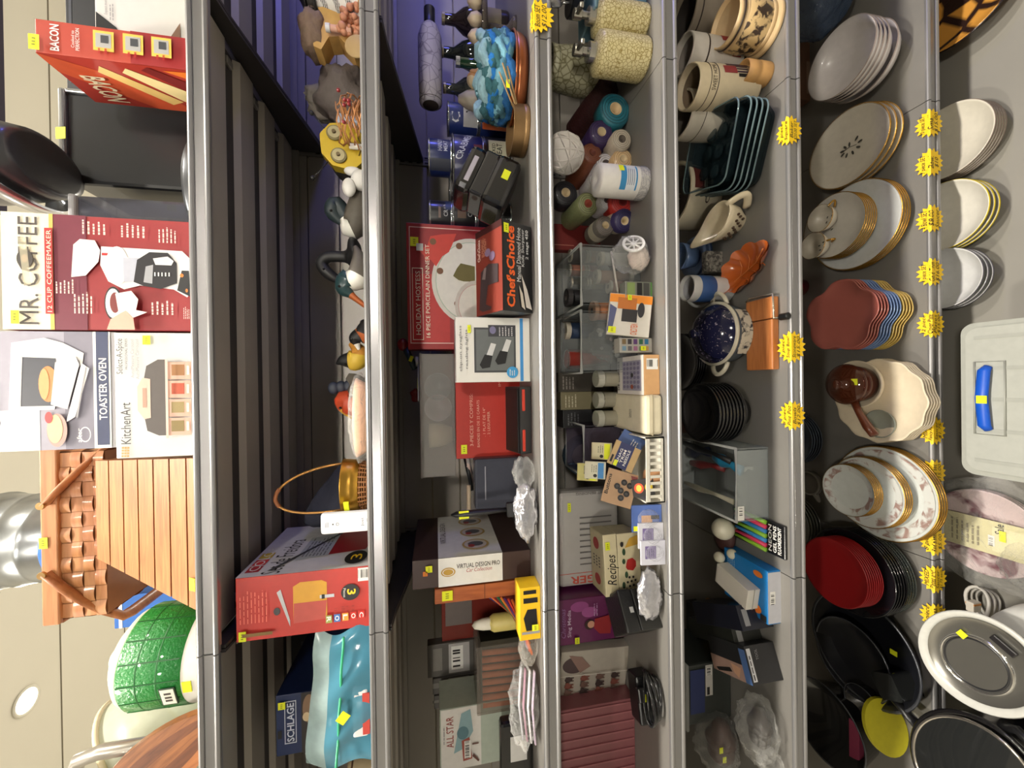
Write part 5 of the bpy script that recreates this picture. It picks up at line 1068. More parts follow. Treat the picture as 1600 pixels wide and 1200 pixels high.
# rolls of ribbon, yarn and thread, ends facing out
def roll(label, px, py, rp, Y, L_, col, core=(196, 176, 140), yaw=0., pitch=0., band=None, name='ribbon_roll', cat='roll', rng=True, kcore=.36, wrap=True):
    q = pY(px, py, Y); r = rp*dep_at(q)/CAMF
    R = T(name, label, cat, q, (PI/2+pitch, 0, yaw)); m = C(*col, .5, var=.25, scale=150, bump=.3, coat=.3)
    b = MB(); b.lathe([(r*kcore, 0), (r*.86, 0), (r, -.006), (r*1.0, -L_+.006), (r*.9, -L_), (1e-4, -L_)], m, 32); 
    if rng:
        for q_ in (.52, .70, .86): b.lathe([(r*(q_-.03), .0002), (r*q_, .0012), (r*(q_+.03), .0002)], C(*[int(c*.72) for c in col], .5), 32)
    b.build('wound_roll', R)
    b = MB(); b.lathe([(r*kcore, .0015), (r*kcore*.74, .0015), (r*kcore*.70, -.03), (1e-4, -.03)], C(*core, .7), 24); b.build('core', R, 'card core')
    if band:
        b = MB(); b.lathe([(r*1.004, -L_*.28), (r*1.012, -L_*.3), (r*1.012, -L_*.62), (r*1.004, -L_*.64)], C(*band, .5), 32); b.build('paper_band', R, 'pale paper band')
    return R
roll('teal ribbon roll with a white core hole, nearest the left soap dispenser', 962, 170, 26, .15, .05, (34, 108, 124), (196, 170, 130), kcore=.38)
P = pY(955, 128, .21); R = T('thread_cone', 'long dark maroon thread cone lying behind the left soap dispenser', 'thread cone', P, (PI/2+.3, 0, .4)); b = MB(); b.lathe([(1e-4, 0), (.03, 0), (.034, -.01), (.042, -.16), (.036, -.17), (1e-4, -.17)], C(66, 30, 28, .6, var=.3, scale=200, bump=.4), 32)
for i in range(20): b.lathe([(.034+.0004*i, -.012-.0075*i), (.0348+.0004*i, -.0145-.0075*i), (.034+.0004*i, -.017-.0075*i)], C(56, 26, 26, .6), 32)
b.build('thread', R)
roll('purple ribbon roll with a pale core between the teal and rust rolls', 940, 206, 20, .16, .08, (62, 44, 92))
roll('beige coiled lace roll right of the tan roll', 972, 217, 17, .13, .06, (186, 174, 156), (90, 80, 70))
roll('long rust brown yarn roll pointing out past the white yarn ball', 926, 238, 17, .17, .13, (128, 72, 50), (110, 56, 40), yaw=.12, pitch=.06)
roll('tan ribbon roll above the white spool with the blue label', 974, 248, 17, .14, .06, (206, 174, 130))
roll('white thread roll with a grey core just over the labelled white spool', 947, 256, 18, .17, .08, (206, 202, 206), (80, 70, 70))
roll('small white thread roll left of the labelled white spool', 948, 313, 13, .17, .07, (200, 198, 200), (80, 70, 70))
roll('red ribbon roll under the labelled white spool', 973, 315, 20, .15, .06, (176, 44, 36), (120, 30, 26))
roll('long olive green ribbon roll with its round end facing out', 919, 318, 18, .19, .13, (134, 138, 96), (150, 70, 50), pitch=.05, yaw=-.05)
roll('grey and cream banded thread roll left of the olive roll', 946, 352, 16, .17, .08, (120, 112, 104), band=(206, 196, 176), pitch=.05)
roll('navy purple yarn roll with a cream paper band beside the clear bin', 976, 345, 18, .15, .08, (48, 40, 86), band=(206, 196, 170), pitch=.05, yaw=-.3)
roll('black sequinned roll behind the olive green roll', 884, 301, 20, .24, .05, (34, 32, 38))
roll('second white thread roll below the first, behind the labelled spool', 934, 283, 16, .20, .08, (206, 202, 204), (80, 70, 70))
b = MB(); q = pY(882, 240, .17); r = rpx(q, 30); b.ell((0, 0, 0), (r, r*.9, r), C(212, 206, 200, .8, var=.1), 28, 18)
for i in range(16):
    a = i*.39; b.tube([Matrix.Rotation(a, 3, 'Y') @ (Matrix.Rotation(.5*i, 3, 'X') @ Vector((math.cos(t)*r*1.0, math.sin(t)*r*.92, 0))) for t in [2*PI*j/28 for j in range(28)]], r*.05, C(218, 212, 206, .9), 5, closed=True)
solo(b, 'yarn_ball', 'white yarn ball behind the rust brown roll', 'yarn ball', q)
P, h, r = up(1005, 288, S4, 931, 24); R = T('labelled_spool', 'white spool with a blue paper label standing before the pile of rolls', 'spool', (P.x, P.y, S4)); b = MB(); b.lathe([(1e-4, 0), (r*.96, 0), (r, .004), (r, h-.004), (r*.9, h), (r*.3, h), (1e-4, h-.01)], C(214, 210, 204, .5), 36); b.build('spool', R)
b = MB(); wrap_patch(b, r*1.01, -.9, .7, h*.28, h*.62, C(206, 210, 216, .5)); wrap_patch(b, r*1.02, -.9, .7, h*.5, h*.62, C(50, 130, 180, .5)); wrap_patch(b, r*1.02, -.9, .7, h*.28, h*.31, C(50, 130, 180, .5)); wrap_patch(b, r*1.03, .2, .7, h*.55, h*.65, YEL)
for q in (.34, .38, .42, .46): wrap_patch(b, r*1.02, -.6, .4, h*q, h*(q+.015), C(120, 130, 150, .5))
b.build('paper_label', R, 'blue and white paper label'); b = MB(); b.lathe([(r*1.01, .001), (r*1.06, .01), (r*1.03, h*.18), (r*1.05, h*.21)], film(200, 200, 205, .2, .7, 60), 32); b.build('film_end', R, 'crinkled film at its foot')
k = Carton('red_book', 'dark red book standing behind the grey banded roll', 'book', S4, 858, 960, 352, 392, .03, C(112, 30, 26, .5), Y=.34); D = k.dec(); D.rect(862, 896, 384, 385, C(190, 130, 110, .5)); D.done('spine_line', k.r)
# clear bins with sewing things
def bin_(label, px0, px1, py0, py1, d, Y=None, col=(206, 210, 210), alpha=.14, zs=S4):
    k = Carton('clear_bin', label, 'bin', zs, px0, px1, py0, py1, d, None, Y=Y); w, h = k.w, k.h; m = C(*col, .15, alpha=alpha, spec=.8); b = MB(); t = .0025; e = .006
    for (x0, x1, y0, y1) in ((-w/2+e, w/2-e, -d/2, -d/2+t), (-w/2+e, w/2-e, d/2-t, d/2), (-w/2, -w/2+t, -d/2, d/2), (w/2-t, w/2, -d/2, d/2)): b.box(x0, x1, y0, y1, 0, h, m)
    b.box(-w/2, w/2, -d/2, d/2, 0, t, m); b.build('tub', k.r)
    b = MB(); m2 = C(206, 208, 206, .2, alpha=.75)
    b.tube([(-w/2, -d/2, h), (w/2, -d/2, h), (w/2, d/2, h), (-w/2, d/2, h)], .004, m2, 6, closed=True); b.build('rim', k.r); return k
def spool(label, x, y, z, r, h, thread, ends=(206, 196, 176), rot=0., grp=None):
    R = T('thread_spool', label, 'spool', (x, y, z), rot, grp); b = MB(); b.lathe([(r*.62, h*.1), (r*.9, h*.14), (r*.92, h*.5), (r*.9, h*.86), (r*.62, h*.9)], C(*thread, .6, var=.25, scale=200, bump=.3), 20); b.build('thread', R)
    b = MB(); 
    for z0, z1 in ((0, h*.1), (h*.9, h)): b.lathe([(r*.3, z0), (r, z0), (r, z1), (r*.3, z1)], C(*ends, .5), 20, smooth=False)
    b.lathe([(r*.3, 0), (r*.3, h)], C(60, 50, 44, .6), 16); b.build('bobbin', R); return R
k1 = bin_('clear plastic bin of thread spools and small lids left of the navy roll', 908, 970, 383, 477, .20, Y=.10)
X0, Y0 = k1.r.location.x, k1.r.location.y-k1.d/2; B1 = S4+.003
for i, (px, py, Y, c, nm) in enumerate(((930, 432, .125, (150, 110, 80), 'tan'), (936, 404, .125, (190, 186, 176), 'white'), (950, 448, .125, (190, 140, 110), 'peach'))):
    q = pY(px, py, Y+.02); z = max(B1, q.z-.03); spool('%s thread spool inside the clear bin with the white stick' % nm, q.x, q.y, B1, .018, max(.03, q.z-B1), c)
for i, (px, py) in enumerate(((916, 398), (917, 417))):
    q = pY(px, py, .155); b = MB(); b.lathe([(1e-4, .004), (.014, .004), (.015, .0), (.017, .0), (.017, .006), (.014, .008), (1e-4, .008)], C(176, 176, 172, .3), 24); solo(b, 'round_lid', ('round clear lid in the thread bin, right', 'round clear lid in the thread bin, left')[i], 'lid', (q.x, q.y+.03, B1+.06), (1.1, 0, 0))
b = MB(); q0, q1 = pY(955, 393, .096), pY(966, 462, .096); b.tube([q0, q1], .0028, C(206, 200, 190, .4), 8); solo(b, 'plastic_stick', 'thin white stick leaning across the front of the thread bin', 'stick')
rn = random.Random(21)
cl = [((214, 150, 100), 'peach'), ((120, 40, 34), 'dark red'), ((206, 186, 120), 'pale yellow'), ((180, 96, 60), 'rust'), ((60, 50, 46), 'dark brown'), ((196, 120, 90), 'salmon'), ((90, 80, 60), 'olive brown'), ((206, 130, 50), 'orange')]
lp = ('back row right end', 'back row second', 'back row third', 'back row left end', 'upper row right end', 'upper row second', 'upper row third', 'upper row left end')
for i, (c, nm) in enumerate(cl):
    x = pY(880, 400+i % 4*21, .32).x; spool('%s thread spool heaped behind the clear bin, %s' % (nm, lp[i]), x, .315+.012*(i % 2), S4+(.0 if i < 4 else .058), .019, .055, c)
q = pY(895, 462, .24); spool('black thread cone with a pale open top behind the peach spool', q.x, .27, S4, .026, q.z-S4+.01, (28, 26, 30), (60, 56, 56))
q = pY(922, 455, .17); spool('large orange peach thread cone leaning by the clear bin', pY(925, 487, .17).x, .16, S4, .026, q.z-S4, (206, 130, 84), (206, 160, 130))
# film bag with lace wheel
R = film_bag('lace_bag', 'clear bag of lace trim with a white spoked reel at the shelf front', 'bag', 1000, 400, .055, S4, (.044, .034, .044), 12)
b = MB(); b.M = Matrix.Translation((.022, -.018, .052)) @ Matrix.Rotation(1.2, 4, 'X') @ Matrix.Rotation(.5, 4, 'Y'); RW = C(226, 224, 220, .4)
b.lathe([(.020, -.002), (.026, -.002), (.026, .002), (.020, .002)], RW, 28, smooth=False); b.lathe([(1e-4, -.002), (.007, -.002), (.007, .002), (1e-4, .002)], RW, 18, smooth=False)
for i in range(8): b.box(.005, .022, -.0012, .0012, -.0015, .0015, RW, M=Matrix.Rotation(i*PI/4, 4, 'Z'))
b.build('spoked_reel', R, 'white spoked reel'); b = MB(); b.ell((-.005, 0, .03), (.03, .02, .026), C(206, 190, 180, .8, var=.2), 18, 12, fn=lambda d: 1+.1*math.sin(9*d.x)*math.sin(8*d.z)); b.build('lace', R)
k = Carton('ribbon_pack', 'narrow pack of green and black ribbon right of the orange fastener card', 'pack', S4, 977, 1022, 440, 470, .03, C(120, 122, 110, .3), Y=.05); D = k.dec(); D.rect(980, 992, 442, 466, C(130, 150, 90, .5)); D.rect(995, 1003, 442, 466, INK); D.rect(1005, 1014, 442, 464, C(70, 70, 66, .5)); D.rect(1016, 1019, 441, 468, C(90, 150, 70, .5)); D.done('ribbons', k.r); k.stick(979, 985, 462, 470)
k = Carton('fastener_pack', 'white fastener card with an orange header and dark strip in a window', 'card pack', S4, 963, 1024, 462, 528, .012, C(214, 208, 196, .5), Y=.035); k.r.rotation_euler = (-.25, .12, 0); k.r.location.z += .010; D = k.dec(); D.rect(963, 1024, 463, 476, C(232, 140, 36, .5)); D.rect(975, 1002, 468, 486, C(190, 110, 40, .5)); D.rect(982, 1004, 486, 506, C(56, 54, 54, .3)); D.ell(1009, 486, 5, 12, C(50, 48, 50, .4)); D.text('VELCRO', 996, 1006, 508, 526, C(214, 110, 60, .5), .01, flip=True); D.poly([(964, 480), (974, 486), (970, 520), (963, 524)], C(80, 84, 120, .5)); D.done('print', k.r)
sticker(k.r, 'front', k.w, k.d, k.h, k.dom, 964, 975, 516, 526, .006)
k2 = bin_('clear plastic bin holding a bag of white beads, left of the fastener card', 908, 985, 486, 582, .16, Y=.12)
R = film_bag('bead_bag', 'clear bag of white and pink beads in the clear bin', 'bag', 955, 535, k2.Y+.05, S4+.003, (.05, .03, .05), 15); rn = random.Random(4)
for i in range(22):
    b = MB(); b.ell((rn.uniform(-.036, .036), rn.uniform(-.018, .006), rn.uniform(.01, .085)), (rn.uniform(.004, .007),)*3, C(*rn.choice(((226, 222, 216), (206, 170, 170), (206, 200, 190))), .4), 10, 8); b.build('bead', R)
q = pY(885, 515, .26); spool('navy blue thread cone with cream ends behind the bead bin', q.x, .28, S4, .026, q.z-S4, (40, 60, 90), (200, 190, 170))
q = pY(893, 560, .26); b = MB(); h = q.z-S4; b.lathe([(1e-4, 0), (.024, 0), (.03, h), (.0275, h), (.022, .006), (1e-4, .006)], C(150, 46, 34, .4), 28); b.lathe([(.0275, h), (.029, h+.0025), (.0305, h)], C(196, 186, 180, .4), 28); solo(b, 'red_cup', 'red tumbler with a pale rim behind the bead bin', 'cup', (q.x, .30, S4))
k = Carton('thread_case', 'clear case of small coloured threads right of the picture box', 'case', S4, 968, 1024, 528, 551, .03, C(190, 186, 176, .2, alpha=.8), Y=.05); D = k.dec()
for i, cc in enumerate(((40, 110, 150), (46, 100, 70), (90, 60, 110), (60, 56, 60), (120, 100, 70))): D.rect(1007-i*9, 1013-i*9, 530, 538, C(*cc, .5)); D.rect(1007-i*9, 1013-i*9, 541, 548, C(*[min(255, c+40) for c in cc[::-1]], .5))
D.done('threads', k.r); k.stick(999, 1007, 541, 548)
def flatbox(name, label, cat, px_top, px_edge, px1, py0, py1, col, zs, bev=.002):
    """box seen from above: px_top = far top edge, px_edge = near top edge, px1 = base"""
    k = Carton(name, label, cat, zs, px_edge, px1, py0, py1, .1, None); pm = (py0+py1)/2
    Yb = pZ(px_top, pm, zs+k.h).y; d = max(.02, Yb-k.Y); k.d = d; k.r.location.y = k.Y+d/2
    b = MB(); b.box(-k.w/2, k.w/2, -d/2, d/2, 0, k.h, col, bev); b.build('carton', k.r); return k
k = flatbox('bobbin_picture_box', 'white and tan box with a grid of bobbins pictured on top', 'box', 965, 1006, 1031, 554, 617, C(206, 160, 110, .5), S4)
D = Dec('top', k.w, k.d, k.h, (0, 1, 0, 1), .0002); D.rect(0, 1, 0, 1, C(216, 210, 200, .5)); D.rect(.22, .92, .12, .9, C(150, 146, 160, .4))
for i in range(5):
    for j in range(6): D.ell(.3+.13*i, .2+.12*j, .05, .045, C(110, 104, 130, .4)); D.n -= 1
D.n += 1; D.ell(.6, .5, .05, .06, INK); D.ell(.6, .8, .05, .06, C(150, 70, 40, .5)); D.text('DE BOBINES', .04, .12, .1, .9, INK, .02); D.done('picture_print', k.r)
D = k.dec(); D.barcode(1010, 1028, 560, 577, 10, False); D.done('barcode', k.r)
k = flatbox('sewing_machine_case', 'cream hinged accessory case with rounded edges beside the bobbin picture box', 'case', 956, 1010, 1036, 617, 680, C(214, 204, 176, .35), S4, .008)
b = MB(); b.box(-k.w/2-.0008, k.w/2+.0008, -k.d/2-.0008, k.d/2, k.h*.6, k.h*.63, C(150, 140, 116, .5)); b.build('lid_seam', k.r)
D = Dec('top', k.w, k.d, k.h, (0, 1, 0, 1), .0003); D.text('kenmore', .52, .62, .40, .62, C(120, 112, 96, .5), flip=False); D.done('lettering', k.r)
# small jars between
for i, (px, py, Y) in enumerate(((940, 592, .16), (938, 622, .18), (938, 648, .17))):
    q = pZ(958, py, S4); R = T('small_jar', ('small clear lidded jar of findings behind the picture box, right', 'small clear lidded jar of findings behind the picture box, middle', 'small clear lidded jar of findings behind the cream case')[i], 'jar', (q.x, Y, S4)); b = MB(); h = pY(930, py, Y).z-S4; b.cyl(.021, 0, h*.8, C(186, 180, 160, .1, alpha=.55), 24); b.build('jar', R); b = MB(); b.cyl(.022, h*.8, h, C(196, 194, 180, .3, alpha=.85), 24); b.build('lid', R); b = MB(); b.ell((0, 0, h*.3), (.016, .016, h*.26), C(150, 140, 100, .5, var=.4), 14, 10); b.build('contents', R)
for i, (px0, py0, py1, c, lb) in enumerate(((872, 582, 612, (60, 54, 46), 'dark folded card stack leaning behind the small jars'), (876, 612, 640, (120, 112, 84), 'khaki boxed notions pack behind the small jars'), (880, 640, 668, (30, 30, 32), 'black boxed notions pack behind the small jars'))):
    k = Carton('notions_pack', lb, 'pack', S4, px0, 940, py0, py1, .07, C(*c, .5), Y=.26); D = k.dec(); D.lines(px0+6, px0+26, py0+4, py1-4, 4, C(*[min(255, v+70) for v in c], .6)); D.done('print', k.r)
k3 = bin_('clear lilac tinted bin holding a brown mesh bag, behind the button card', 912, 985, 664, 742, .14, Y=.16, col=(150, 140, 160))
b = MB(); b.ell((0, 0, .045), (.05, .045, .045), C(90, 64, 62, .7, var=.4, scale=120, bump=.8), 24, 14, fn=lambda d: 1+.08*math.sin(9*d.x)*math.sin(7*d.y)); solo(b, 'mesh_bag', 'brown mesh bag bunched in the lilac tinted bin', 'bag', (k3.r.location.x+.01, k3.r.location.y, S4+.003))
q = pY(890, 712, .33); b = MB()
for i in range(3): b.tube([(math.cos(t)*.05, .01*i, .07+math.sin(t)*.055) for t in [2*PI*j/24 for j in range(24)]], .013, C(40, 66, 84, .7, var=.2), 8, closed=True); 
b.v = [Vector((v.x, v.y, v.z-.002)) for v in b.v]; solo(b, 'blue_hose_coil', 'teal blue cord coil standing at the back of the fourth shelf', 'cord', (q.x, .32, S4))
# slotted white basket with cards
k = Carton('slotted_basket', 'white slotted plastic basket holding sewing cards at the shelf front', 'basket', S4, 1010, 1043, 683, 786, .12, None, Y=.004); w, d, h = k.w, k.d, k.h; WP = C(214, 210, 196, .4); b = MB()
b.box(-w/2, w/2, -d/2, d/2, 0, .003, WP); b.box(-w/2, w/2, d/2-.003, d/2, 0, h, WP); b.box(-w/2, -w/2+.003, -d/2, d/2, 0, h, WP); b.box(w/2-.003, w/2, -d/2, d/2, 0, h, WP)
b.box(-w/2, w/2, -d/2, -d/2+.003, 0, h*.22, WP); b.box(-w/2, w/2, -d/2, -d/2+.003, h*.80, h, WP)
for i in range(11): x = -w/2+w*i/10; b.box(max(-w/2, x-.0032), min(w/2, x+.0032), -d/2, -d/2+.003, h*.2, h*.82, WP)
b.build('slotted_tub', k.r)
KY, KX, KZ = k.Y, k.r.location.x, S4+.004
def card(label, px, py, Y, w, h, tilt, roll_, col, name='button_card', th=.004, cat='card'):
    q = pY(px, py, Y); R = T(name, label, cat, q, (-tilt, roll_, 0)); b = MB(); b.box(-w/2, w/2, 0, th, -h/2, h/2, C(*col, .5), .0008); b.build('card', R); return R
R = card('tan button card with dark buttons and red corner, leaning in the slotted basket', 968, 763, KY+.035, .080, .070, .35, .28, (176, 140, 104)); D = Dec('front', .08, 0, .07, (0, 1, 0, 1), .0004, (0, 0, -.035)); D.text('Buttons', .04, .16, .15, .75, INK, .02)
for u, v in ((.3, .6), (.35, .8), (.55, .55), (.6, .75), (.45, .4), (.75, .6)): D.ell(v, u, .10, .09, C(34, 30, 30, .25)); D.ell(v, u, .05, .04, C(60, 56, 54, .3))
D.poly([(.75, .05), (.98, .05), (.98, .28), (.85, .22)], C(110, 40, 36, .5)); D.done('buttons_print', R)
R = card('navy and tan sewing card with white lettering in the slotted basket', 975, 713, KY+.045, .060, .062, .35, .45, (190, 160, 110), 'sewing_card'); D = Dec('front', .06, 0, .062, (0, 1, 0, 1), .0004, (0, 0, -.031)); D.rect(.2, .75, 0, 1, C(34, 42, 90, .5)); D.text('SNAG', .28, .38, .25, .8, WHITE, .01); D.text('TRIM', .42, .52, .25, .8, WHITE, .01); D.text('NEEDLE', .56, .66, .2, .85, WHITE, .01); D.rect(.06, .14, .6, .9, INK); D.rect(.22, .36, .75, .98, YEL); D.done('print', R)
R = card('blue card in a clear sleeve behind the navy sewing card', 985, 693, KY+.075, .05, .06, .4, .6, (70, 96, 150), 'sewing_card'); D = Dec('front', .05, 0, .06, (0, 1, 0, 1), .0004, (0, 0, -.03)); D.lines(.5, .8, .2, .8, 3, WHITE); D.done('print', R)
for i, (px, py, c, lb) in enumerate(((930, 735, (206, 200, 176), 'cream needle card with black dot, behind the button card'), (918, 738, (206, 196, 120), 'yellow needle card, topmost behind the button card'), (940, 705, (206, 196, 160), 'cream needle card by the lilac bin'))):
    R = card(lb, px, py, KY+.07+.012*i, .042, .05, .3, .05, c, 'needle_card'); D = Dec('front', .042, 0, .05, (0, 1, 0, 1), .0004, (0, 0, -.025)); D.ell(.5, .8, .09, .1, INK); D.lines(.3, .6, .1, .6, 3, C(110, 110, 90, .5)); D.rect(.62, .9, .05, .95, C(60, 130, 190, .5) if i == 0 else YEL); D.done('print', R)
R = card('black and yellow badge card at the left front of the slotted basket', 1005, 762, KY+.012, .04, .05, .3, -.15, (50, 48, 48), 'sewing_card'); D = Dec('front', .04, 0, .05, (0, 1, 0, 1), .0004, (0, 0, -.025)); D.ell(.3, .5, .22, .3, C(214, 90, 60, .5)); D.ell(.3, .5, .12, .2, C(240, 206, 90, .5)); D.ell(.75, .5, .18, .26, C(232, 206, 60, .5)); D.done('print', R)
b = MB(); q = pY(1030, 750, -.008); b.M = Matrix.Rotation(.06, 4, 'Y'); b.cyl(.017, -.014, .016, C(214, 160, 116, .5), 24); solo(b, 'peach_thread_spool', 'wide peach thread spool at the front of the slotted basket', 'spool', (q.x, KY+.022, S4+.018))
# soft pack and recipe box
k = Carton('apron_pack', 'white plastic packed kit printed with red and black lettering upside down', 'pack', S4, 873, 985, 766, 914, .05, C(186, 182, 178, .25, var=.12, scale=20, bump=.3), Y=.24, bev=.012); D = k.dec()
D.rect(873, 985, 892, 893, C(190, 80, 60, .5))
vv, ff = textmesh('GINGER', .02); D.mb.add([D.pt(970-x*80, 897+(y)*12) for x, y in vv], ff, C(200, 84, 64, .5)); D.n += 1
vv, ff = textmesh('PATENT PENDING', .01); D.mb.add([D.pt(960-x*60, 768+y*4) for x, y in vv], ff, C(120, 116, 110, .5)); D.n += 1
for i in range(9):
    py = 806+9*i; D.rect(905, 955-rnd.random()*15, py, py+2.2, C(110, 106, 104, .6)); D.n -= 1
D.n += 1; D.done('print', k.r); k.stick(886, 891, 782, 796)
cx, Yf, w, h = fit(S4, 944, 1001, 838, 930); d = .085; R = T('recipe_box', 'cream Recipes card box with painted fruit and a yellow sticker', 'box', (cx, Yf+d/2, S4), math.radians(6)); RC = C(216, 204, 166, .45)
b = MB(); b.box(-w/2, w/2, -d/2, d/2, 0, h*.62, RC, .002); b.build('box', R); b = MB(); b.box(-w/2-.0008, w/2+.0008, -d/2-.0008, d/2+.0008, h*.63, h, RC, .002); b.build('lid', R)
FRd, FBk, FGn, FYl = C(176, 40, 34, .5), C(40, 34, 30, .5), C(50, 76, 50, .5), C(206, 160, 60, .5)
D = Dec('front', w, d, h, (944, 1001, 838, 930), .001); vv, ff = textmesh('Recipes', .005, .3); D.mb.add([D.pt(966-y*18, 914-x*46) for x, y in vv], ff, FBk); D.n += 1
D.poly([(978, 884), (980, 878), (988, 876), (993, 881), (993, 889), (988, 895), (979, 893), (977, 889)], FRd); D.poly([(977, 860), (985, 846), (998, 842), (999, 856), (988, 858)], FYl); D.ell(975, 866, 2.5, 5, FGn); D.ell(974, 880, 2.5, 4, FGn); D.ell(977, 900, 2.5, 5, FGn); D.ell(972, 915, 2.5, 5, FGn); D.ell(972, 854, 2.5, 4, FBk)
for a, b_ in ((981, 904), (987, 904), (978, 911), (984, 910), (990, 909), (981, 917), (987, 916), (993, 916), (976, 921), (982, 922), (988, 922), (995, 921)): D.ell(a, b_, 1.7, 1.8, FBk); D.n -= 1
D.n += 1; D.done('painted_front', R); sticker(R, 'front', w, d, h, (944, 1001, 838, 930), 947, 954, 849, 861, .002)
D = Dec('top', w, d, h, (0, 1, 0, 1), .001); D.ell(.5, .8, .22, .09, FRd); D.ell(.5, .2, .22, .1, FRd)
for i in range(12): D.ell(.3+.2*(i % 3), .42+.05*(i//3), .05, .014, FBk); D.n -= 1
D.n += 1; D.done('painted_top', R)
# blister cards at the front
for i, (px0, py0, py1, cc, lb) in enumerate(((990, 790, 832, (84, 110, 176), 'blue blister card with a wooden piece, right of the crinkled film bags'), (1000, 818, 858, (196, 196, 204), 'white blister card with purple print, middle of the front row'), (1004, 846, 884, (196, 196, 206), 'white blister card with purple print, by the foil bag'))):
    k = Carton('blister_card', lb, 'blister pack', S4, px0, 1042, py0, py1, .006, C(*cc, .4), Y=.004+.007*(2-i), bev=.0008); k.r.rotation_euler = (-.12, 0, 0); D = k.dec()
    if i == 0: D.rect(1004, 1020, 806, 818, C(196, 150, 110, .5)); D.rect(1018, 1030, 806, 812, INK); D.rect(992, 998, 822, 830, YEL)
    else: D.rect(px0+6, px0+22, py0+8, py1-10, C(110, 96, 140, .5)); D.lines(px0+8, px0+20, py0+10, py1-12, 4, C(60, 50, 90, .5))
    D.done('print', k.r); b = MB(); b.ell((.0, -.004, k.h*.45), (k.w*.36, .010, k.h*.36), film(230, 230, 235, .08, .5, 40), 20, 12); b.build('clear_bubble', k.r)
film_bag('foil_bag', 'silver foil wrapped packet with black scrawl at the front by the seam', 'packet', 1036, 925, .018, S4, (.060, .012, .030), 31, FOIL)
# purple box and left section things
k = Carton('singing_doll_box', 'purple boxed toy with white lettering and a small figure in a red dress', 'box', S4, 872, 985, 932, 1002, .12, C(104, 34, 84, .35, coat=.3), Y=.20); D = k.dec(); D.ell(905, 945, 14, 8, C(150, 70, 130, .5)); D.ell(920, 955, 12, 8, C(160, 80, 140, .5)); D.text('Sing Media', 886, 893, 948, 990, C(206, 180, 206, .5), .01); D.text('Christmas', 876, 883, 945, 990, C(150, 110, 160, .5), 0, .3); D.lines(926, 934, 938, 962, 2, C(180, 140, 180, .5))
D.ell(920, 974, 8, 8, C(60, 34, 34, .5)); D.ell(922, 974, 5.5, 5.5, C(206, 150, 124, .5)); D.poly([(926, 980), (928, 966), (955, 962), (952, 992), (935, 990)], C(150, 36, 40, .5)); D.done('front_print', k.r); k.stick(896, 903, 990, 1000)
cx, Yf, w, h = fit(S4, 958, 1034, 948, 1022); w *= .8; h *= .74; R = T('black_leather_box', 'black leatherette box set at an angle on the fourth shelf', 'box', (cx+.01, Yf+.055, S4), math.radians(38)); b = MB(); b.box(-w/2, w/2, -.045, .045, 0, h*.6, C(40, 40, 38, .4, bump=.2, scale=200), .003); b.build('box', R); b = MB(); b.box(-w/2-.001, w/2+.001, -.046, .046, h*.61, h, C(34, 34, 34, .4, bump=.2, scale=200), .004); b.build('lid', R); b = MB(); b.box(-.006, .006, -.0475, -.046, h*.68, h*.78, C(196, 196, 190, .4)); b.build('clasp', R, 'small pale clasp')
k = Carton('elephant_card_pack', 'clear pack of cards printed with rows of small elephants', 'card pack', S4, 873, 985, 1012, 1092, .03, C(176, 168, 156, .3), Y=.20); k.r.rotation_euler = (0, .06, -.15); D = k.dec(); D.ell(895, 1036, 18, 14, C(74, 56, 58, .5)); D.poly([(885, 1018), (905, 1022), (920, 1040), (905, 1050)], C(140, 110, 100, .5))
for i in range(3):
    for j in range(4):
        a, b_ = 888+j*24, 1060+i*11; cc = C(*((66, 52, 50), (130, 76, 64), (110, 84, 74))[(i+j) % 3], .5); D.ell(a, b_, 6, 4.5, cc); D.rect(a+2, a+8, b_-4, b_-2, cc); D.rect(a+2, a+8, b_+1, b_+3, cc); D.ell(a-2, b_-5, 3, 2.5, cc); D.n -= 3
D.n += 4; D.rect(873, 985, 1050, 1051.5, C(206, 200, 190, .3)); D.done('elephant_print', k.r)
P = pZ(1020, 1085, S4); R = T('power_adapter', 'black power adapter with a coiled cable and yellow sticker', 'adapter', (P.x, P.y+.01, S4), math.radians(14)); b = MB(); b.box(-.06, .045, -.02, .03, 0, .045, C(24, 24, 26, .3), .005); b.build('block', R)
b = MB(); b.box(-.01, .006, -.0212, -.02, .022, .036, YEL); b.build('price_sticker', R, 'small yellow price sticker')
b = MB(); rn = random.Random(8)
for q in range(4): b.tube([(.01+math.cos(t)*(.045+.004*q), -.045+math.sin(t)*.022, .010+.007*q+.004*math.sin(2*t+q)) for t in [2*PI*j/24 for j in range(24)]], .0036, C(22, 22, 24, .25, coat=.3), 7, closed=True)
b.build('cable', R); b = MB(); b.box(-.005, .028, -.036, -.022, .034, .05, C(26, 26, 28, .3), .004); b.build('plug', R)
k = Carton('pink_file_case', 'translucent pink file case with ribbed folds at the left end', 'file case', S4, 874, 1000, 1100, 1225, .05, C(150, 92, 96, .3, alpha=.85), Y=.16); 
b = MB()
for i in range(9): x = -k.w/2+.008+(k.w-.016)*i/8; b.box(x-.002, x+.002, -k.d/2-.003, k.d/2, .004, k.h+.004+.006*(i % 3), C(166, 104, 108, .35, alpha=.85))
b.build('dividers', k.r)
k = Carton('grey_folder_stack', 'dull mauve folders standing between the elephant cards and pink case', 'folders', S4, 890, 1000, 1094, 1106, .05, C(110, 92, 92, .5), Y=.22)
D = k.dec(); D.rect(895, 998, 1097, 1098, C(170, 150, 150, .5)); D.done('page_edges', k.r)
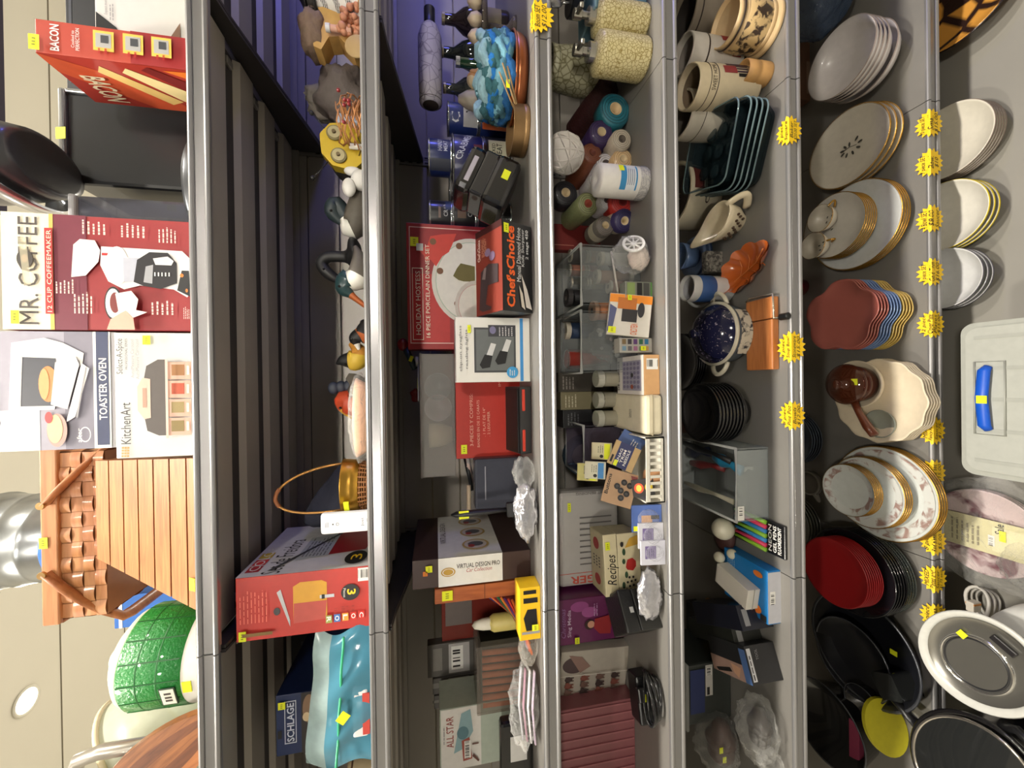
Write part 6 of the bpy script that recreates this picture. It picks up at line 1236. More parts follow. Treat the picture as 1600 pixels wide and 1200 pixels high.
# ================================================================ fifth shelf
STN = C(216, 186, 140, .4, coat=.3); STD = pattern((206, 176, 126), (60, 44, 34), 'noise', 46, .47, .4, .05)
def mug(name, label, px_b, py, px_t, half, body, inner, bands=(), handle=None, prof=None, cat='mug', yaw=0., Y=None, zs=S5):
    P = pZ(px_b, py, zs)
    if Y is not None: P = Vector((pY(px_b, py, Y).x, Y, zs))
    h = pY(px_t, py, P.y).z-zs; r = half*dep_at(P+Vector((0, 0, h*.6)))/CAMF
    R = T(name, label, cat, (P.x, P.y, zs), yaw); b = MB(); pf = prof or [(.94, 0), (1, .03), (1, .97), (.98, 1)]
    b.lathe([(1e-4, .002)]+[(r*a, h*c) for a, c in pf]+[(r*.90, h*.99), (r*.86, h*.3), (r*.6, .008), (1e-4, .008)], body, 40); b.build('body', R)
    b = MB(); b.lathe([(r*.875, h*.90), (r*.86, h*.3), (r*.6, .0092), (1e-4, .0092)], inner, 32); b.build('inside', R)
    for a, c, m in bands:
        b = MB(); b.lathe([(r*1.0, h*a), (r*1.022, h*(a+.006)), (r*1.022, h*(c-.006)), (r*1.0, h*c)], m, 40); b.build('band', R)
    if handle:
        a = handle; b = MB(); b.M = Matrix.Rotation(a, 4, 'Z'); b.tube([(r*.95+r*.62*math.sin(PI*i/12)*1.0, 0, h*(.18+.66*i/12)) for i in range(13)], r*.13, body, 8); b.build('handle', R)
    return R, r, h
DBR = C(52, 38, 30, .4)
R, r, h = mug('beer_stein', 'tan beer stein with dark relief scrolls lying open toward the right end', 1195, 46, 1132, 34, STN, C(206, 180, 140, .4), ((.12, .22, STN), (.86, .90, DBR)), .9, [(1.1, 0), (1.16, .03), (1.14, .10), (1.0, .13), (.98, .2), (1.05, .45), (1.0, .75), (.9, .8), (.88, .84), (.95, .86), (.96, 1)])
b = MB(); b.lathe([(r*.995, h*.19), (r*1.062, h*.45), (r*1.012, h*.75), (r*.9, h*.79)], STD, 48); b.build('relief_scrolls', R, 'dark and tan relief scrolls')
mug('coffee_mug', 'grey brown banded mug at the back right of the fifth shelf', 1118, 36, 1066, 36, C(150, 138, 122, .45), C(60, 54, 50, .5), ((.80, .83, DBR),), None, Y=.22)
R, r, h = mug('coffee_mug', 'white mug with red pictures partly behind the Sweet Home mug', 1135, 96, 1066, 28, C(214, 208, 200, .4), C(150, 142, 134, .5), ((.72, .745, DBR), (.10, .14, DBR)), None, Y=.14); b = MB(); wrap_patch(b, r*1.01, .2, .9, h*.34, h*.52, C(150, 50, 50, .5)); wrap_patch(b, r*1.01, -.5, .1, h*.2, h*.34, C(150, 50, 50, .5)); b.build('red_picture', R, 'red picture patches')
# cork cups under the tilted mug
P, h, r = up(1196, 118, S5, 1160, 17)
R = T('wooden_cup', 'pale tan ribbed wooden cup under the Sweet Home mug', 'cup', P); b = MB(); b.lathe([(1e-4, 0), (r, 0), (r*1.02, .004), (r*1.02, h*.45), (r*.94, h*.5), (r*1.0, h*.55), (r*1.0, h), (r*.86, h), (r*.8, .01), (1e-4, .01)], C(196, 150, 92, .55, var=.2), 32); b.build('cup', R)
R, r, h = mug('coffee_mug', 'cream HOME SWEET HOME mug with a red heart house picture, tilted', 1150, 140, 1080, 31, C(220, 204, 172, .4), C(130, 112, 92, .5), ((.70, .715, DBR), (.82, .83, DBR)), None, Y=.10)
R.rotation_euler = (.0, math.radians(-4), 0); R.location.z += .012
b = MB(); wrap_text(b, 'SWEET HOME', r*1.012, -.7, .5, h*.735, h*.80, DBR); wrap_patch(b, r*1.01, .05, .5, h*.42, h*.62, C(150, 50, 54, .5)); wrap_patch(b, r*1.01, .55, .8, h*.2, h*.55, C(80, 50, 60, .5))
for i in range(3): wrap_patch(b, r*1.012, .1+.16*i, .18+.16*i, h*.24, h*.42, C(60, 44, 60, .5))
wrap_patch(b, r*1.01, -.1, .05, h*.22, h*.40, INK); b.build('printed_picture', R)
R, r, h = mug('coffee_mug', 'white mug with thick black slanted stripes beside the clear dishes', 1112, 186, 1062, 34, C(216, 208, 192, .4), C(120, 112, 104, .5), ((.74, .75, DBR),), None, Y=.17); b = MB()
for i in range(4): wrap_patch(b, r*1.012, -.25+.16*i, -.14+.16*i, h*(.16+.04*i), h*.60, INK)
wrap_text(b, 'MALAKESIA', r*1.012, -.6, .5, h*.04, h*.10, DBR); b.build('printed_stripes', R, 'black stripes')
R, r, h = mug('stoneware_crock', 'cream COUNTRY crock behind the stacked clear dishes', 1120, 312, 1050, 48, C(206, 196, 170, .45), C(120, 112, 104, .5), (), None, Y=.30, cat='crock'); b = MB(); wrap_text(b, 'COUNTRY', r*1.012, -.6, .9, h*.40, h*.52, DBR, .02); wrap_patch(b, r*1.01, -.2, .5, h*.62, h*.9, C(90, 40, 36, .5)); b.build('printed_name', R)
# stacked clear square dishes
GL = C(66, 88, 96, .05, alpha=.17, spec=.9); GLE = C(140, 164, 170, .05, alpha=.5, spec=.9)
q = pZ(1206, 232, S5); CXd, CYd = pZ(1168, 238, S5).x, .125
def sq_out(hw, hd, rad, n=6):
    o = []
    for (sx, sy, a0) in ((1, -1, -90), (1, 1, 0), (-1, 1, 90), (-1, -1, 180)):
        for i in range(n+1): a = math.radians(a0+90*i/n); o.append((sx*(hw-rad)+rad*math.cos(a), sy*(hd-rad)+rad*math.sin(a)))
    return o
def glass_dish(label, z, hw, hd, h, yaw, lobes=False, grp=None):
    b = MB(); rows = [(.80, 0), (.84, .004), (.97, h*.9), (1.0, h), (.975, h), (.945, h*.88), (.80, .008)]; o = sq_out(hw, hd, .03); n = len(o); vv = []; ff = []
    for s, zz in rows:
        for i, (x, y) in enumerate(o):
            k = 1+(.035*math.sin(8*math.atan2(y/hd, x/hw)) if lobes and zz > h*.5 else 0); vv.append((x*s*k, y*s*k, zz))
    for j in range(len(rows)-1):
        for i in range(n): ff.append((j*n+i, j*n+(i+1) % n, (j+1)*n+(i+1) % n, (j+1)*n+i))
    b.add(vv, ff, GL, True); b.add([vv[i] for i in range(n)], [tuple(range(n))], GL); b.add([(x, y, .008) for x, y in [(v[0], v[1]) for v in vv[6*n:7*n]]], [tuple(range(n))], GL)
    b.tube([vv[3*n+i] for i in range(n)], .0022, GLE, 6, closed=True)
    if lobes:
        for i in range(3):
            for j in range(3): b.ell(((i-1)*hw*.5, (j-1)*hd*.5, .018), (hw*.2, hd*.2, .007), GL, 12, 8)
    return solo(b, 'glass_dish', label, 'dish', (CXd, CYd, z), yaw, grp)
lb = ('bottom', 'second from the bottom', 'third from the bottom', 'fourth from the bottom')
for i in range(4): glass_dish('clear square glass baking dish, %s of the stack' % lb[i], S5+.0005+.016*i, .105, .10, .042, -.35)
glass_dish('clear lobed glass dish lying on top of the square dish stack', S5+.001+.064, .098, .092, .05, -.35, True)
# gravy boat, leaf dish
P = pZ(1150, 352, S5); R = T('gravy_boat', 'cream gravy boat with brown leaf sprigs and a looped handle', 'gravy boat', (P.x, .15, S5), math.radians(118)); CB = C(222, 208, 178, .35, coat=.4); b = MB(); h = .078
vv = []; ff = []; rows = [(.45, 0), (.5, .006), (.78, .03), (.92, .058), (1.0, h), (.96, h), (.86, .056), (.5, .012)]; n = 36
for s, z in rows:
    for i in range(n):
        a = 2*PI*i/n; k = 1+.55*max(0, math.cos(a))**6*(z/h); vv.append((math.cos(a)*.062*s*k, math.sin(a)*.042*s, z+.018*max(0, math.cos(a))**6*(z/h)))
for j in range(len(rows)-1):
    for i in range(n): ff.append((j*n+i, j*n+(i+1) % n, (j+1)*n+(i+1) % n, (j+1)*n+i))
b.add(vv, ff, CB, True); b.add(vv[:n], [tuple(range(n))], CB); b.add(vv[7*n:], [tuple(range(n))], CB); b.build('bowl', R)
b = MB(); b.tube([(-.055-.034*math.sin(PI*i/12), 0, .018+.062*i/12) for i in range(13)], [.0065]*13, CB, 10, flat=1.6); b.build('handle', R)
b = MB(); rn = random.Random(5)
for i in range(14): a = 1.0+i*.12; b.ell((math.cos(a)*.054, math.sin(a)*.0375+.0, .036+.010*math.sin(i*2.1)), (.0045, .003, .004), C(70, 48, 30, .5), 8, 6)
b.build('leaf_sprigs', R, 'brown leaf sprigs')
P = pZ(1180, 420, S5); R = T('leaf_dish', 'glossy orange leaf shaped dish with a ruffled edge', 'dish', (P.x, P.y+.015, S5), math.radians(-65)); OG = C(186, 92, 36, .18, coat=.8, var=.25, scale=14); b = MB(); vv = [(0, 0, .006)]; ff = []; n = 64
for j in range(1, 7):
    s = j/6
    for i in range(n):
        a = 2*PI*i/n; k = 1+.10*math.cos(a*2)+.07*math.cos(9*a)*s+.28*max(0, math.cos(a))**12; vv.append((math.cos(a)*.072*s*k, math.sin(a)*.056*s*k, .006+.034*s**3+.004*math.sin(9*a)*s*s))
for i in range(n): ff.append((0, 1+i, 1+(i+1) % n))
for j in range(5):
    for i in range(n): ff.append((1+j*n+i, 1+(j+1)*n+i, 1+(j+1)*n+(i+1) % n, 1+j*n+(i+1) % n))
b.add(vv, ff, OG, True); b.add([(v[0]*.97, v[1]*.97, max(.0, v[2]-.006)) for v in vv], [f[::-1] for f in ff], OG, True); b.build('leaf', R)
b = MB(); b.tube([(-.06, 0, .016), (-.02, .002, .0085), (.03, 0, .009), (.08, 0, .03)], .0018, C(206, 120, 60, .2), 6); 
for sg in (-1, 1):
    for q in (-.03, 0, .03): b.tube([(q, 0, .0085), (q+.02, sg*.02, .012), (q+.03, sg*.036, .022)], .0012, C(206, 120, 60, .2), 5)
b.build('raised_veins', R)
# relief box, blue cups
k = flatbox('relief_box', 'small grey metal box with carved relief behind the orange leaf dish', 'box', 1096, 1104, 1130, 392, 425, pattern((150, 144, 134), (70, 66, 62), 'noise', 90, .5, .4, .1), S5)
BW = pattern((196, 200, 206), (50, 80, 130), 'noise', 60, .5, .3, .06); BLW = C(206, 206, 204, .35)
R, r, h = mug('blue_white_mug', 'white mug with a blue printed band, tipped behind the blue casserole', 1116, 452, 1072, 20, BLW, C(180, 180, 184, .4), ((.45, .8, C(56, 92, 150, .4)),), 2.4, Y=.20)
for i in range(4):
    b = MB(); rr = .062; b.lathe([(1e-4, .002), (rr*.5, .002), (rr*.62, .004), (rr, .014), (rr*1.0, .017), (rr*.6, .008), (1e-4, .007)], C(120, 140, 176, .3) if i % 2 else C(70, 90, 126, .3), 36); q = pZ(1088, 408, S5); solo(b, 'blue_saucer', 'blue grey saucer at the back beside the gravy boat, %s' % ordinal(3-i), 'saucer', (q.x, .30, S5+.0005+.0075*i), group='blue saucers at the back')
b = MB(); b.lathe([(1e-4, 0), (.03, 0), (.038, .03), (.042, .055), (.039, .055), (.034, .03), (1e-4, .006)], C(96, 120, 160, .3), 32); q = pZ(1088, 408, S5); solo(b, 'blue_bowl', 'blue grey bowl sitting on the blue saucers', 'bowl', (q.x, .30, S5+.034))
# blue lidded casserole
P, h, r = up(1140, 524, S5, 1112, 60); P.y = .165; r = .085; h = .07
R = T('lidded_casserole', 'navy speckled casserole with a domed lid and cream relief sides', 'casserole', (P.x, P.y, S5)); CRE = C(206, 200, 180, .4); REL = pattern((196, 190, 172), (50, 56, 62), 'noise', 55, .46, .4, .06)
b = MB(); b.lathe([(1e-4, 0), (r*.7, 0), (r*.76, .004), (r*.93, h*.35), (r*1.0, h*.85), (r*1.02, h), (r*.9, h)], C(74, 86, 96, .35), 48); b.build('pot', R)
b = MB(); wrap_patch(b, r*.99, -.8, .8, h*.30, h*.80, REL, 20); b.build('relief_panel', R, 'cream relief panel'); b = MB(); wrap_patch(b, r*.99, 2.2, 3.8, h*.30, h*.80, REL, 20); b.build('relief_panel', R, 'cream relief panel')
b = MB(); b.lathe([(r*.98, h*.92), (r*1.06, h*.96), (r*1.06, h*1.03), (r*.98, h*1.06)], CRE, 48); b.build('rope_rim', R, 'cream rope rim')
b = MB(); b.lathe([(r*.98, h*1.05), (r*.86, h*1.35), (r*.55, h*1.62), (r*.2, h*1.74), (.010, h*1.76), (.008, h*1.85), (.014, h*1.98), (.010, h*2.08), (1e-4, h*2.1)], pattern((26, 28, 56), (150, 140, 150), 'noise', 120, .36, .12, .03), 48); b.build('lid', R, 'navy speckled lid')
for sg in (-1, 1):
    b = MB(); b.tube([(sg*(r*.95+.034*math.sin(PI*i/12)), -.028*math.cos(PI*i/12), h*(.75+.12*math.sin(PI*i/12))) for i in range(13)], .006, CRE, 8); b.build('handle', R, 'cream loop handle')
# cheese slicer
cx, Yf, w, h = fit(S5, 1206, 1222, 461, 577); Yf = .022; d = .085; k = R = T('cheese_slicer', 'wooden cheese slicer block with a wire arm and black knob', 'cheese slicer', (cx, Yf+d/2, S5)); WS = wood((168, 100, 50), (196, 126, 70), axis='X'); h = .02
b = MB(); b.box(-w/2, w*.19, -d/2, d/2, 0, h, WS, .003); b.box(w*.20, w/2, -d/2, d/2, 0, h, WS, .003); b.box(w*.18, w*.21, -d/2+.001, d/2-.001, 0, h*.6, C(50, 34, 20, .7)); b.build('board', R)
b = MB(); b.tube([(w*.195, -d/2-.016, h*.55), (w*.195, -d/2-.004, h*1.0), (w*.30, -d/2-.005, h*1.05), (w*.52, -d/2-.004, h*1.1), (w*.54, d*.3, h*1.2), (w*.5, d*.45, h*1.1)], .0022, C(206, 196, 176, .25, metal=.8), 7); b.build('wire_arm', R)
b = MB(); b.M = Matrix.Translation((w*.195, -d/2-.014, h*.6)) @ Matrix.Rotation(PI/2, 4, 'X'); b.cyl(.0085, 0, .026, C(20, 20, 22, .35), 18, b=.003); b.build('knob', R, 'black knob')
# black bowls, plates at the back
def stack(n, name, labels, cat, X, Y, z, prof, dz, mats, seg=40, fn=None, sx=1., sy=1., group=None, yaw=0., jit=.0):
    """separate nested plates; first of each material is built, the rest are copies"""
    made = {}; top = None
    for i in range(n):
        m = mats[i] if isinstance(mats, list) else mats; key = id(m)
        loc = (X+rnd.uniform(-jit, jit), Y+rnd.uniform(-jit, jit), z+dz*i); lab = labels(i)
        if key not in made:
            R = T(name, lab, cat, loc, yaw, group)
            for part, pf, mm in m: b = MB(); b.lathe(pf(prof) if callable(pf) else pf, mm, seg, fn=fn, sx=sx, sy=sy); b.build(part, R)
            made[key] = R
        else: R = dup(made[key], loc, yaw, lab)
        top = R
    return top
def dish_prof(r, h, foot=.55, t=.004): return [(1e-4, .001), (r*foot, 0), (r*(foot+.06), h*.25), (r*.96, h*.86), (r, h), (r*.985, h+t*.6), (r*.94, h*.9+t*.2), (r*(foot+.04), h*.25+t), (1e-4, h*.2+t)]
BKB = C(24, 24, 26, .25, coat=.4)
P = pZ(1150, 642, S5); r = .082
stack(8, 'black_bowl', lambda i: 'black bowl in the nested stack on the fifth shelf, %s' % ordinal(7-i), 'bowl', P.x, .155, S5+.0005, None, .0105, [[('bowl', dish_prof(r, .055, .5), BKB)]]*8, group='nested black bowls')
P = pZ(1092, 560, S5)
for i in range(5):
    b = MB(); b.lathe(dish_prof(.095, .018, .6), C(44, 42, 46, .25, coat=.3), 40); solo(b, 'dark_plate', 'dark plate piled behind the navy casserole, %s' % ordinal(4-i), 'plate', (pZ(1080, 566, S5).x, .36, S5+.0005+.008*i), group='dark plates behind the casserole')
k = Carton('brown_book', 'dark brown book standing at the back behind the black bowls', 'book', S5, 1050, 1120, 632, 690, .03, C(70, 44, 34, .5), Y=.38); D = k.dec(); D.rect(1055, 1056, 632, 690, C(110, 80, 60, .5)); D.done('spine_line', k.r)
# cutlery bin
k4 = bin_('clear plastic shoebox of kitchen odds and ends with a barcode label', 1150, 1194, 700, 814, .30, Y=.06, col=(232, 238, 238), alpha=.22, zs=S5)
D = k4.dec(); D.rect(1152, 1162, 790, 812, WHITE); D.barcode(1153, 1161, 792, 808, 8); D.done('barcode_label', k4.r)
bx, by, bz = k4.r.location; b0 = S5+.004
items = (('teal_scraper', 'bright blue scraper lying in the clear shoebox', 'scraper', (40, 130, 170), .035, -.06, .05, .02), ('black_spatula', 'black handled spatula lying in the clear shoebox, right', 'spatula', (26, 26, 30), .055, .02, .10, .012), ('wooden_brush', 'pale cream handled brush lying at the left of the clear shoebox', 'brush', (186, 180, 160), -.06, .0, .10, .010), ('red_opener', 'dark red kitchen opener in the middle of the clear shoebox', 'opener', (120, 40, 40), .01, .03, .07, .014), ('navy_cloth', 'navy rolled cloth at the back of the clear shoebox', 'cloth', (34, 40, 66), .04, .09, .05, .02), ('white_whisk', 'white plastic fork at the front of the clear shoebox', 'fork', (206, 204, 198), .03, -.115, .02, .006))
for i, (nm, lbl, ct, c, x, y, L_, rr) in enumerate(items):
    b = MB(); b.tube([(0, -L_, .0), (.004, -L_*.3, .004), (0, L_*.4, .002), (.003, L_, .008)], [rr*.8, rr*.5, rr, rr*.6], C(*c, .4), 10, flat=.6); zm = min(v.z for v in b.v); b.v = [Vector((v.x, v.y, v.z-zm)) for v in b.v]; solo(b, nm, lbl, ct, (bx+x, by+y, b0+.012*(i % 3)+(.03 if i < 4 else 0)), .1*(i-2))
# light bulbs, glow stick pack, cartons
def bulb(label, px, py, Y, r, z=None, rot=0): 
    q = pY(px, py, Y); R = T('light_bulb', label, 'light bulb', (q.x, Y, S5+r*.9 if z is None else z), rot); b = MB(); b.ell((0, 0, 0), (r, r, r), C(206, 202, 180, .15, coat=.5), 24, 16); b.build('globe', R); b = MB(); b.lathe([(r*.5, -r*.8), (r*.42, -r*1.1), (r*.42, -r*1.6), (r*.2, -r*1.7), (1e-4, -r*1.7)], C(176, 150, 90, .3, metal=.8), 20); b.build('screw_base', R); return R
bulb('large round frosted light bulb beside the clear shoebox', 1114, 828, .16, .03, S5+.055); bulb('small frosted light bulb above another beside the blue carton', 1112, 872, .17, .015, S5+.06, (0, 1.2, 0)); bulb('small frosted light bulb lying lowest beside the blue carton', 1122, 868, .15, .014, S5+.035, (0, 1.2, 0))
b = MB(); b.ell((0, 0, .02), (.05, .04, .02), C(70, 40, 36, .6, var=.3), 20, 12); q = pZ(1150, 840, S5); solo(b, 'brown_cloth', 'dark reddish brown cloth heap under the light bulbs', 'cloth', (q.x, .20, S5))
cx, Yf, w, h = fit(S5, 1150, 1228, 818, 890, Y=.004); R = T('glow_stick_pack', 'black pack of neon green, pink and blue glow stick pens lying flat', 'pack', (cx, .09, S5), (math.radians(4), 0, 0)); w = .085; b = MB(); b.box(-w/2, w/2, -.085, .08, .003, .013, C(24, 24, 26, .25, coat=.4), .003); b.build('black_card', R)
for i, cc in enumerate(((150, 206, 60), (236, 70, 110), (60, 140, 206), (150, 206, 60), (60, 150, 220), (236, 70, 110), (150, 206, 60))):
    b = MB(); x = w*.42-w*.84*i/6; b.tube([(x, -.035, .017), (x+.004, .0, .019), (x+.006, .06, .019)], [.0055, .006, .004], C(*cc, .3), 10); b.build('pen', R, 'neon %s pen' % ('green', 'pink', 'blue', 'green', 'blue', 'pink', 'green')[i])
D = Dec('top', w, .16, .013, (0, 1, 0, 1), .0004); 
for i, s_ in enumerate(('NEON', 'GEL PENS', 'FLUORESCENT')): D.text(s_, .74+.085*i, .80+.085*i, .1, .9, WHITE, .02)
D.done('lettering', R)
k = flatbox('blue_carton', 'bright blue carton with orange spots and a white end label', 'box', 1132, 1200, 1220, 892, 976, C(24, 118, 186, .4), S5); D = k.dec(); D.rect(1200, 1220, 894, 974, C(190, 190, 196, .5)); D.barcode(1203, 1211, 924, 944, 12); D.done('end_print', k.r)
D = Dec('top', k.w, k.d, k.h, (0, 1, 0, 1), .0004); D.ell(.8, .15, .1, .06, ORG); D.ell(.75, .82, .12, .09, ORG); D.lines(.1, .3, .1, .3, 4, C(140, 180, 206, .5)); D.rect(.85, .97, .86, .98, INK); D.done('top_print', k.r); Zc = k.top
R = T('white_carton', 'small plain white carton lying on the bright blue carton', 'box', (k.r.location.x-.005, k.r.location.y+.0, Zc+.0006), math.radians(-10)); b = MB(); b.box(-.030, .026, -.05, .065, 0, .036, C(214, 208, 196, .5, var=.04), .0015); b.build('carton', R); b = MB(); b.box(-.031, .027, -.051, -.0495, .017, .018, C(150, 144, 130, .6)); b.build('flap_line', R)
q = pZ(1130, 962, S5); b = MB(); b.lathe([(1e-4, 0), (.016, 0), (.018, .004), (.018, .022), (.013, .026), (.008, .026), (.008, .01), (1e-4, .01)], C(206, 196, 150, .4), 8, smooth=False); b.M = Matrix(); solo(b, 'hex_cap', 'cream six sided plastic cap left of the white carton', 'cap', (q.x, .20, S5+.03), (.8, 0, 0))
b = MB(); b.box(-.03, .03, -.03, .03, 0, .03, C(50, 46, 40, .6), .004); solo(b, 'dark_parts_box', 'dark small parts box under the cream knob', 'box', (q.x, .205, S5))
q = pZ(1105, 935, S5); b = MB(); b.ell((0, 0, .012), (.014, .012, .012), C(206, 150, 100, .5), 14, 10); solo(b, 'cork_stopper', 'small tan cork stopper behind the white carton', 'cork', (q.x, .28, S5))
for i, (px0, px1, py0, py1, d, c, yaw, lb_) in enumerate(((1160, 1212, 975, 1010, .2, (28, 30, 44), .45, 'long navy pack leaning against the bright blue carton'), (1150, 1200, 1005, 1035, .2, (36, 38, 34), .42, 'long dark green tool box in the middle of the row by the clear bag'))):
    k = Carton('tool_pack', lb_, 'box', S5, px0, px1, py0, py1, d, C(*c, .35), Y=.05+.03*i, rot=yaw); D = k.dec(); D.rect(px0+6, px0+14, py0+6, py1-6, C(150, 150, 150, .5)); D.done('print', k.r)
k = Carton('tool_box_pack', 'black tool carton with a hand and knife pictured on its side', 'box', S5, 1172, 1216, 1030, 1082, .15, C(40, 40, 42, .4), Y=.03, rot=.38); D = k.dec(); D.rect(1174, 1180, 1034, 1078, C(206, 206, 206, .5)); D.lines(1175, 1179, 1036, 1076, 1, INK); D.text('TOOL', 1186, 1190, 1036, 1050, C(150, 150, 150, .5)); D.done('front_print', k.r)
D = Dec('top', k.w, k.d, k.h, (0, 1, 0, 1), .0004); D.rect(0, .85, .55, 1, C(176, 144, 130, .5)); D.rect(.85, 1, .1, 1, C(80, 110, 160, .5)); D.poly([(.1, .9), (.5, .75), (.55, .85), (.15, .98)], INK); D.poly([(.55, .6), (.8, .65), (.7, .95), (.6, .85)], C(206, 160, 130, .5)); D.done('picture_print', k.r)
k = Carton('dark_bin', 'dark grey bin with a white barcode label and a blue cloth inside', 'bin', S5, 1072, 1150, 1035, 1128, .16, C(54, 58, 56, .35), Y=.20, bev=.006); D = k.dec(); D.rect(1102, 1113, 1038, 1086, C(206, 202, 196, .5)); D.barcode(1103, 1112, 1042, 1054, 5); D.rect(1104, 1108, 1072, 1084, INK); D.rect(1078, 1100, 1042, 1110, C(40, 52, 100, .6)); D.done('barcode_label', k.r)
b = MB(); b.tube([(-k.w/2-.004, -k.d/2-.004, k.h), (k.w/2+.004, -k.d/2-.004, k.h), (k.w/2+.004, k.d/2, k.h), (-k.w/2-.004, k.d/2, k.h)], .006, C(150, 150, 146, .3, alpha=.8), 8, closed=True); b.build('rim', k.r)
R = film_bag('clear_bag', 'large crinkled clear bag of small parts at the left front of the fifth shelf', 'bag', 1212, 1132, .055, S5, (.085, .05, .045), 41)
b = MB(); b.ell((-.01, .01, .03), (.05, .03, .026), C(60, 50, 44, .6, var=.4), 18, 12, fn=lambda d: 1+.1*math.sin(8*d.x)); b.build('dark_contents', R)
R = film_bag('parts_bag', 'clear bag of brown parts with yellow stickers behind the crinkled bag', 'bag', 1165, 1150, .19, S5, (.085, .06, .055), 43)
b = MB(); b.ell((0, 0, .045), (.06, .04, .04), C(84, 56, 46, .6, var=.4, scale=30), 18, 12, fn=lambda d: 1+.1*math.sin(8*d.x)); b.build('brown_contents', R)
for i, (x, z) in enumerate(((.028, .085), (-.0, .075), (-.04, .08))): b = MB(); b.box(x-.008, x+.008, -.052, -.051, z-.005, z+.006, YEL); b.build('price_sticker', R, 'small yellow price sticker')
film_bag('clear_bag', 'small clear bag at the far left end of the fifth shelf front', 'bag', 1215, 1190, .03, S5, (.04, .028, .03), 44)
k = Carton('yellow_black_box', 'dark box with a yellow stripe behind the long navy pack', 'box', S5, 1090, 1130, 950, 1000, .06, C(40, 38, 36, .5), Y=.30); D = k.dec(); D.rect(1098, 1106, 955, 992, C(190, 150, 40, .5)); D.done('stripe', k.r)
mug('beige_mug', 'beige mug with a dark inside at the left end of the second shelf', 592, 1196, 545, 22, C(186, 166, 130, .5), C(60, 44, 34, .6), ((.85, .9, C(90, 60, 40, .5)),), None, Y=.20, zs=S2)
# ================================================================ base shelf
WHT = C(214, 208, 206, .3, coat=.4); GLD = C(196, 150, 70, .25, metal=.8); ACR = C(214, 206, 190, .25, coat=.5)
def top_at(px, py, z): return pZ(px, py, z)
def rim_part(r, h, m, w=.0022): return ('gold_rim', [(r*.975, h+.0018), (r*1.0, h+.0026), (r*1.012, h+.0006), (r*.999, h-w*.5)], m)
def lab(s, n, up_first=True): return lambda i: s % ordinal(n-1-i)
# white bowls
hb = .062; r = .098; P = top_at(1312, 93, S6+.135)
bp = [(1e-4, .001), (r*.5, 0), (r*.55, .006), (r*.86, hb*.55), (r, hb), (r*.98, hb+.002), (r*.83, hb*.58), (r*.5, .01), (1e-4, .009)]
for i in range(5):
    b = MB(); b.lathe(bp, WHT, 48); b.lathe([(r*.99, hb-.001), (r*1.004, hb+.001), (r*.985, hb+.0028)], C(150, 136, 130, .4), 48)
    solo(b, 'white_bowl', 'white bowl in the tall stack right of the oval platters, %s' % ordinal(4-i), 'bowl', (P.x, P.y, S6+.0005+(0, .031, .046, .060, .072)[i]), group='white bowl stack')
R = film_bag('blue_bag', 'crumpled blue tinted clear bag at the right end of the base shelf', 'bag', 1330, 6, .22, S6, (.12, .10, .07), 61, film(70, 90, 120, .45, .85, 20))
k = Carton('brown_carton', 'brown cardboard box behind the white bowls', 'box', S6, 1250, 1318, 70, 160, .16, C(116, 82, 62, .6), Y=.32); D = k.dec(); D.rect(1260, 1300, 100, 150, C(150, 120, 100, .5)); D.done('label_print', k.r)
# gold rimmed platters
def gplate(r, h, m): return [('plate', dish_prof(r, h, .6), m), rim_part(r, h, GLD)]
r = .112; P = top_at(1320, 228, S6+.075); gp = gplate(r, .026, ACR)
for i in range(3): 
    R = stack(1, 'gold_rim_platter', lambda _: 'cream gold-rimmed platter right of the dinner plate stack, %s' % ordinal(2-i), 'platter', P.x, P.y+.004*i, S6+.0005+.016*i, None, 0, [gp], 56, group='gold rimmed platters', sy=1.05) 
b = MB(); rn = random.Random(2); LF = C(66, 64, 58, .6)
for i in range(9):
    a = .7*i; x, y = .012*math.cos(a)*(1+i*.12), .018*math.sin(a)*(1+i*.1); b.M = Matrix.Translation((x, y, .0155)) @ Matrix.Rotation(a, 4, 'Z'); b.ell((0, 0, 0), (.007, .0032, .0006), LF, 10, 6)
b.M = Matrix(); b.tube([(0, -.02, .0155), (.004, 0, .0155), (.0, .022, .0155)], .0008, LF, 5); b.build('painted_sprig', R, 'grey painted leaf sprig')
# gold rimmed dinner plates, smaller plates and cups
r = .128; P = top_at(1333, 353, S6+.045); gp = gplate(r, .018, C(206, 208, 206, .25, coat=.5))
stack(4, 'dinner_plate', lab('large gold-rimmed dinner plate under the two cups, %s', 4), 'plate', P.x, P.y, S6+.0005, None, .0085, [gp]*4, 64, group='gold rimmed dinner plates')
z2 = S6+.046; r2 = .094; Q = top_at(1311, 353, z2+.05); gp = gplate(r2, .014, C(196, 192, 184, .25, coat=.5)); Q.x = P.x+.004; Q.y = P.y+.018
R = stack(6, 'side_plate', lab('small gold-rimmed plate on the dinner plates, %s', 6), 'plate', Q.x, Q.y, z2, None, .0075, [gp]*6, 56, group='gold rimmed side plates')
b = MB()
for i in range(7): b.M = Matrix.Translation((.03*math.cos(i*.9), -.01+.02*math.sin(i*.9), .0065)) @ Matrix.Rotation(i, 4, 'Z'); b.ell((0, 0, 0), (.007, .003, .0006), LF, 10, 6)
b.build('painted_sprig', R, 'grey painted leaf sprig')
zc = z2+.0375+.010
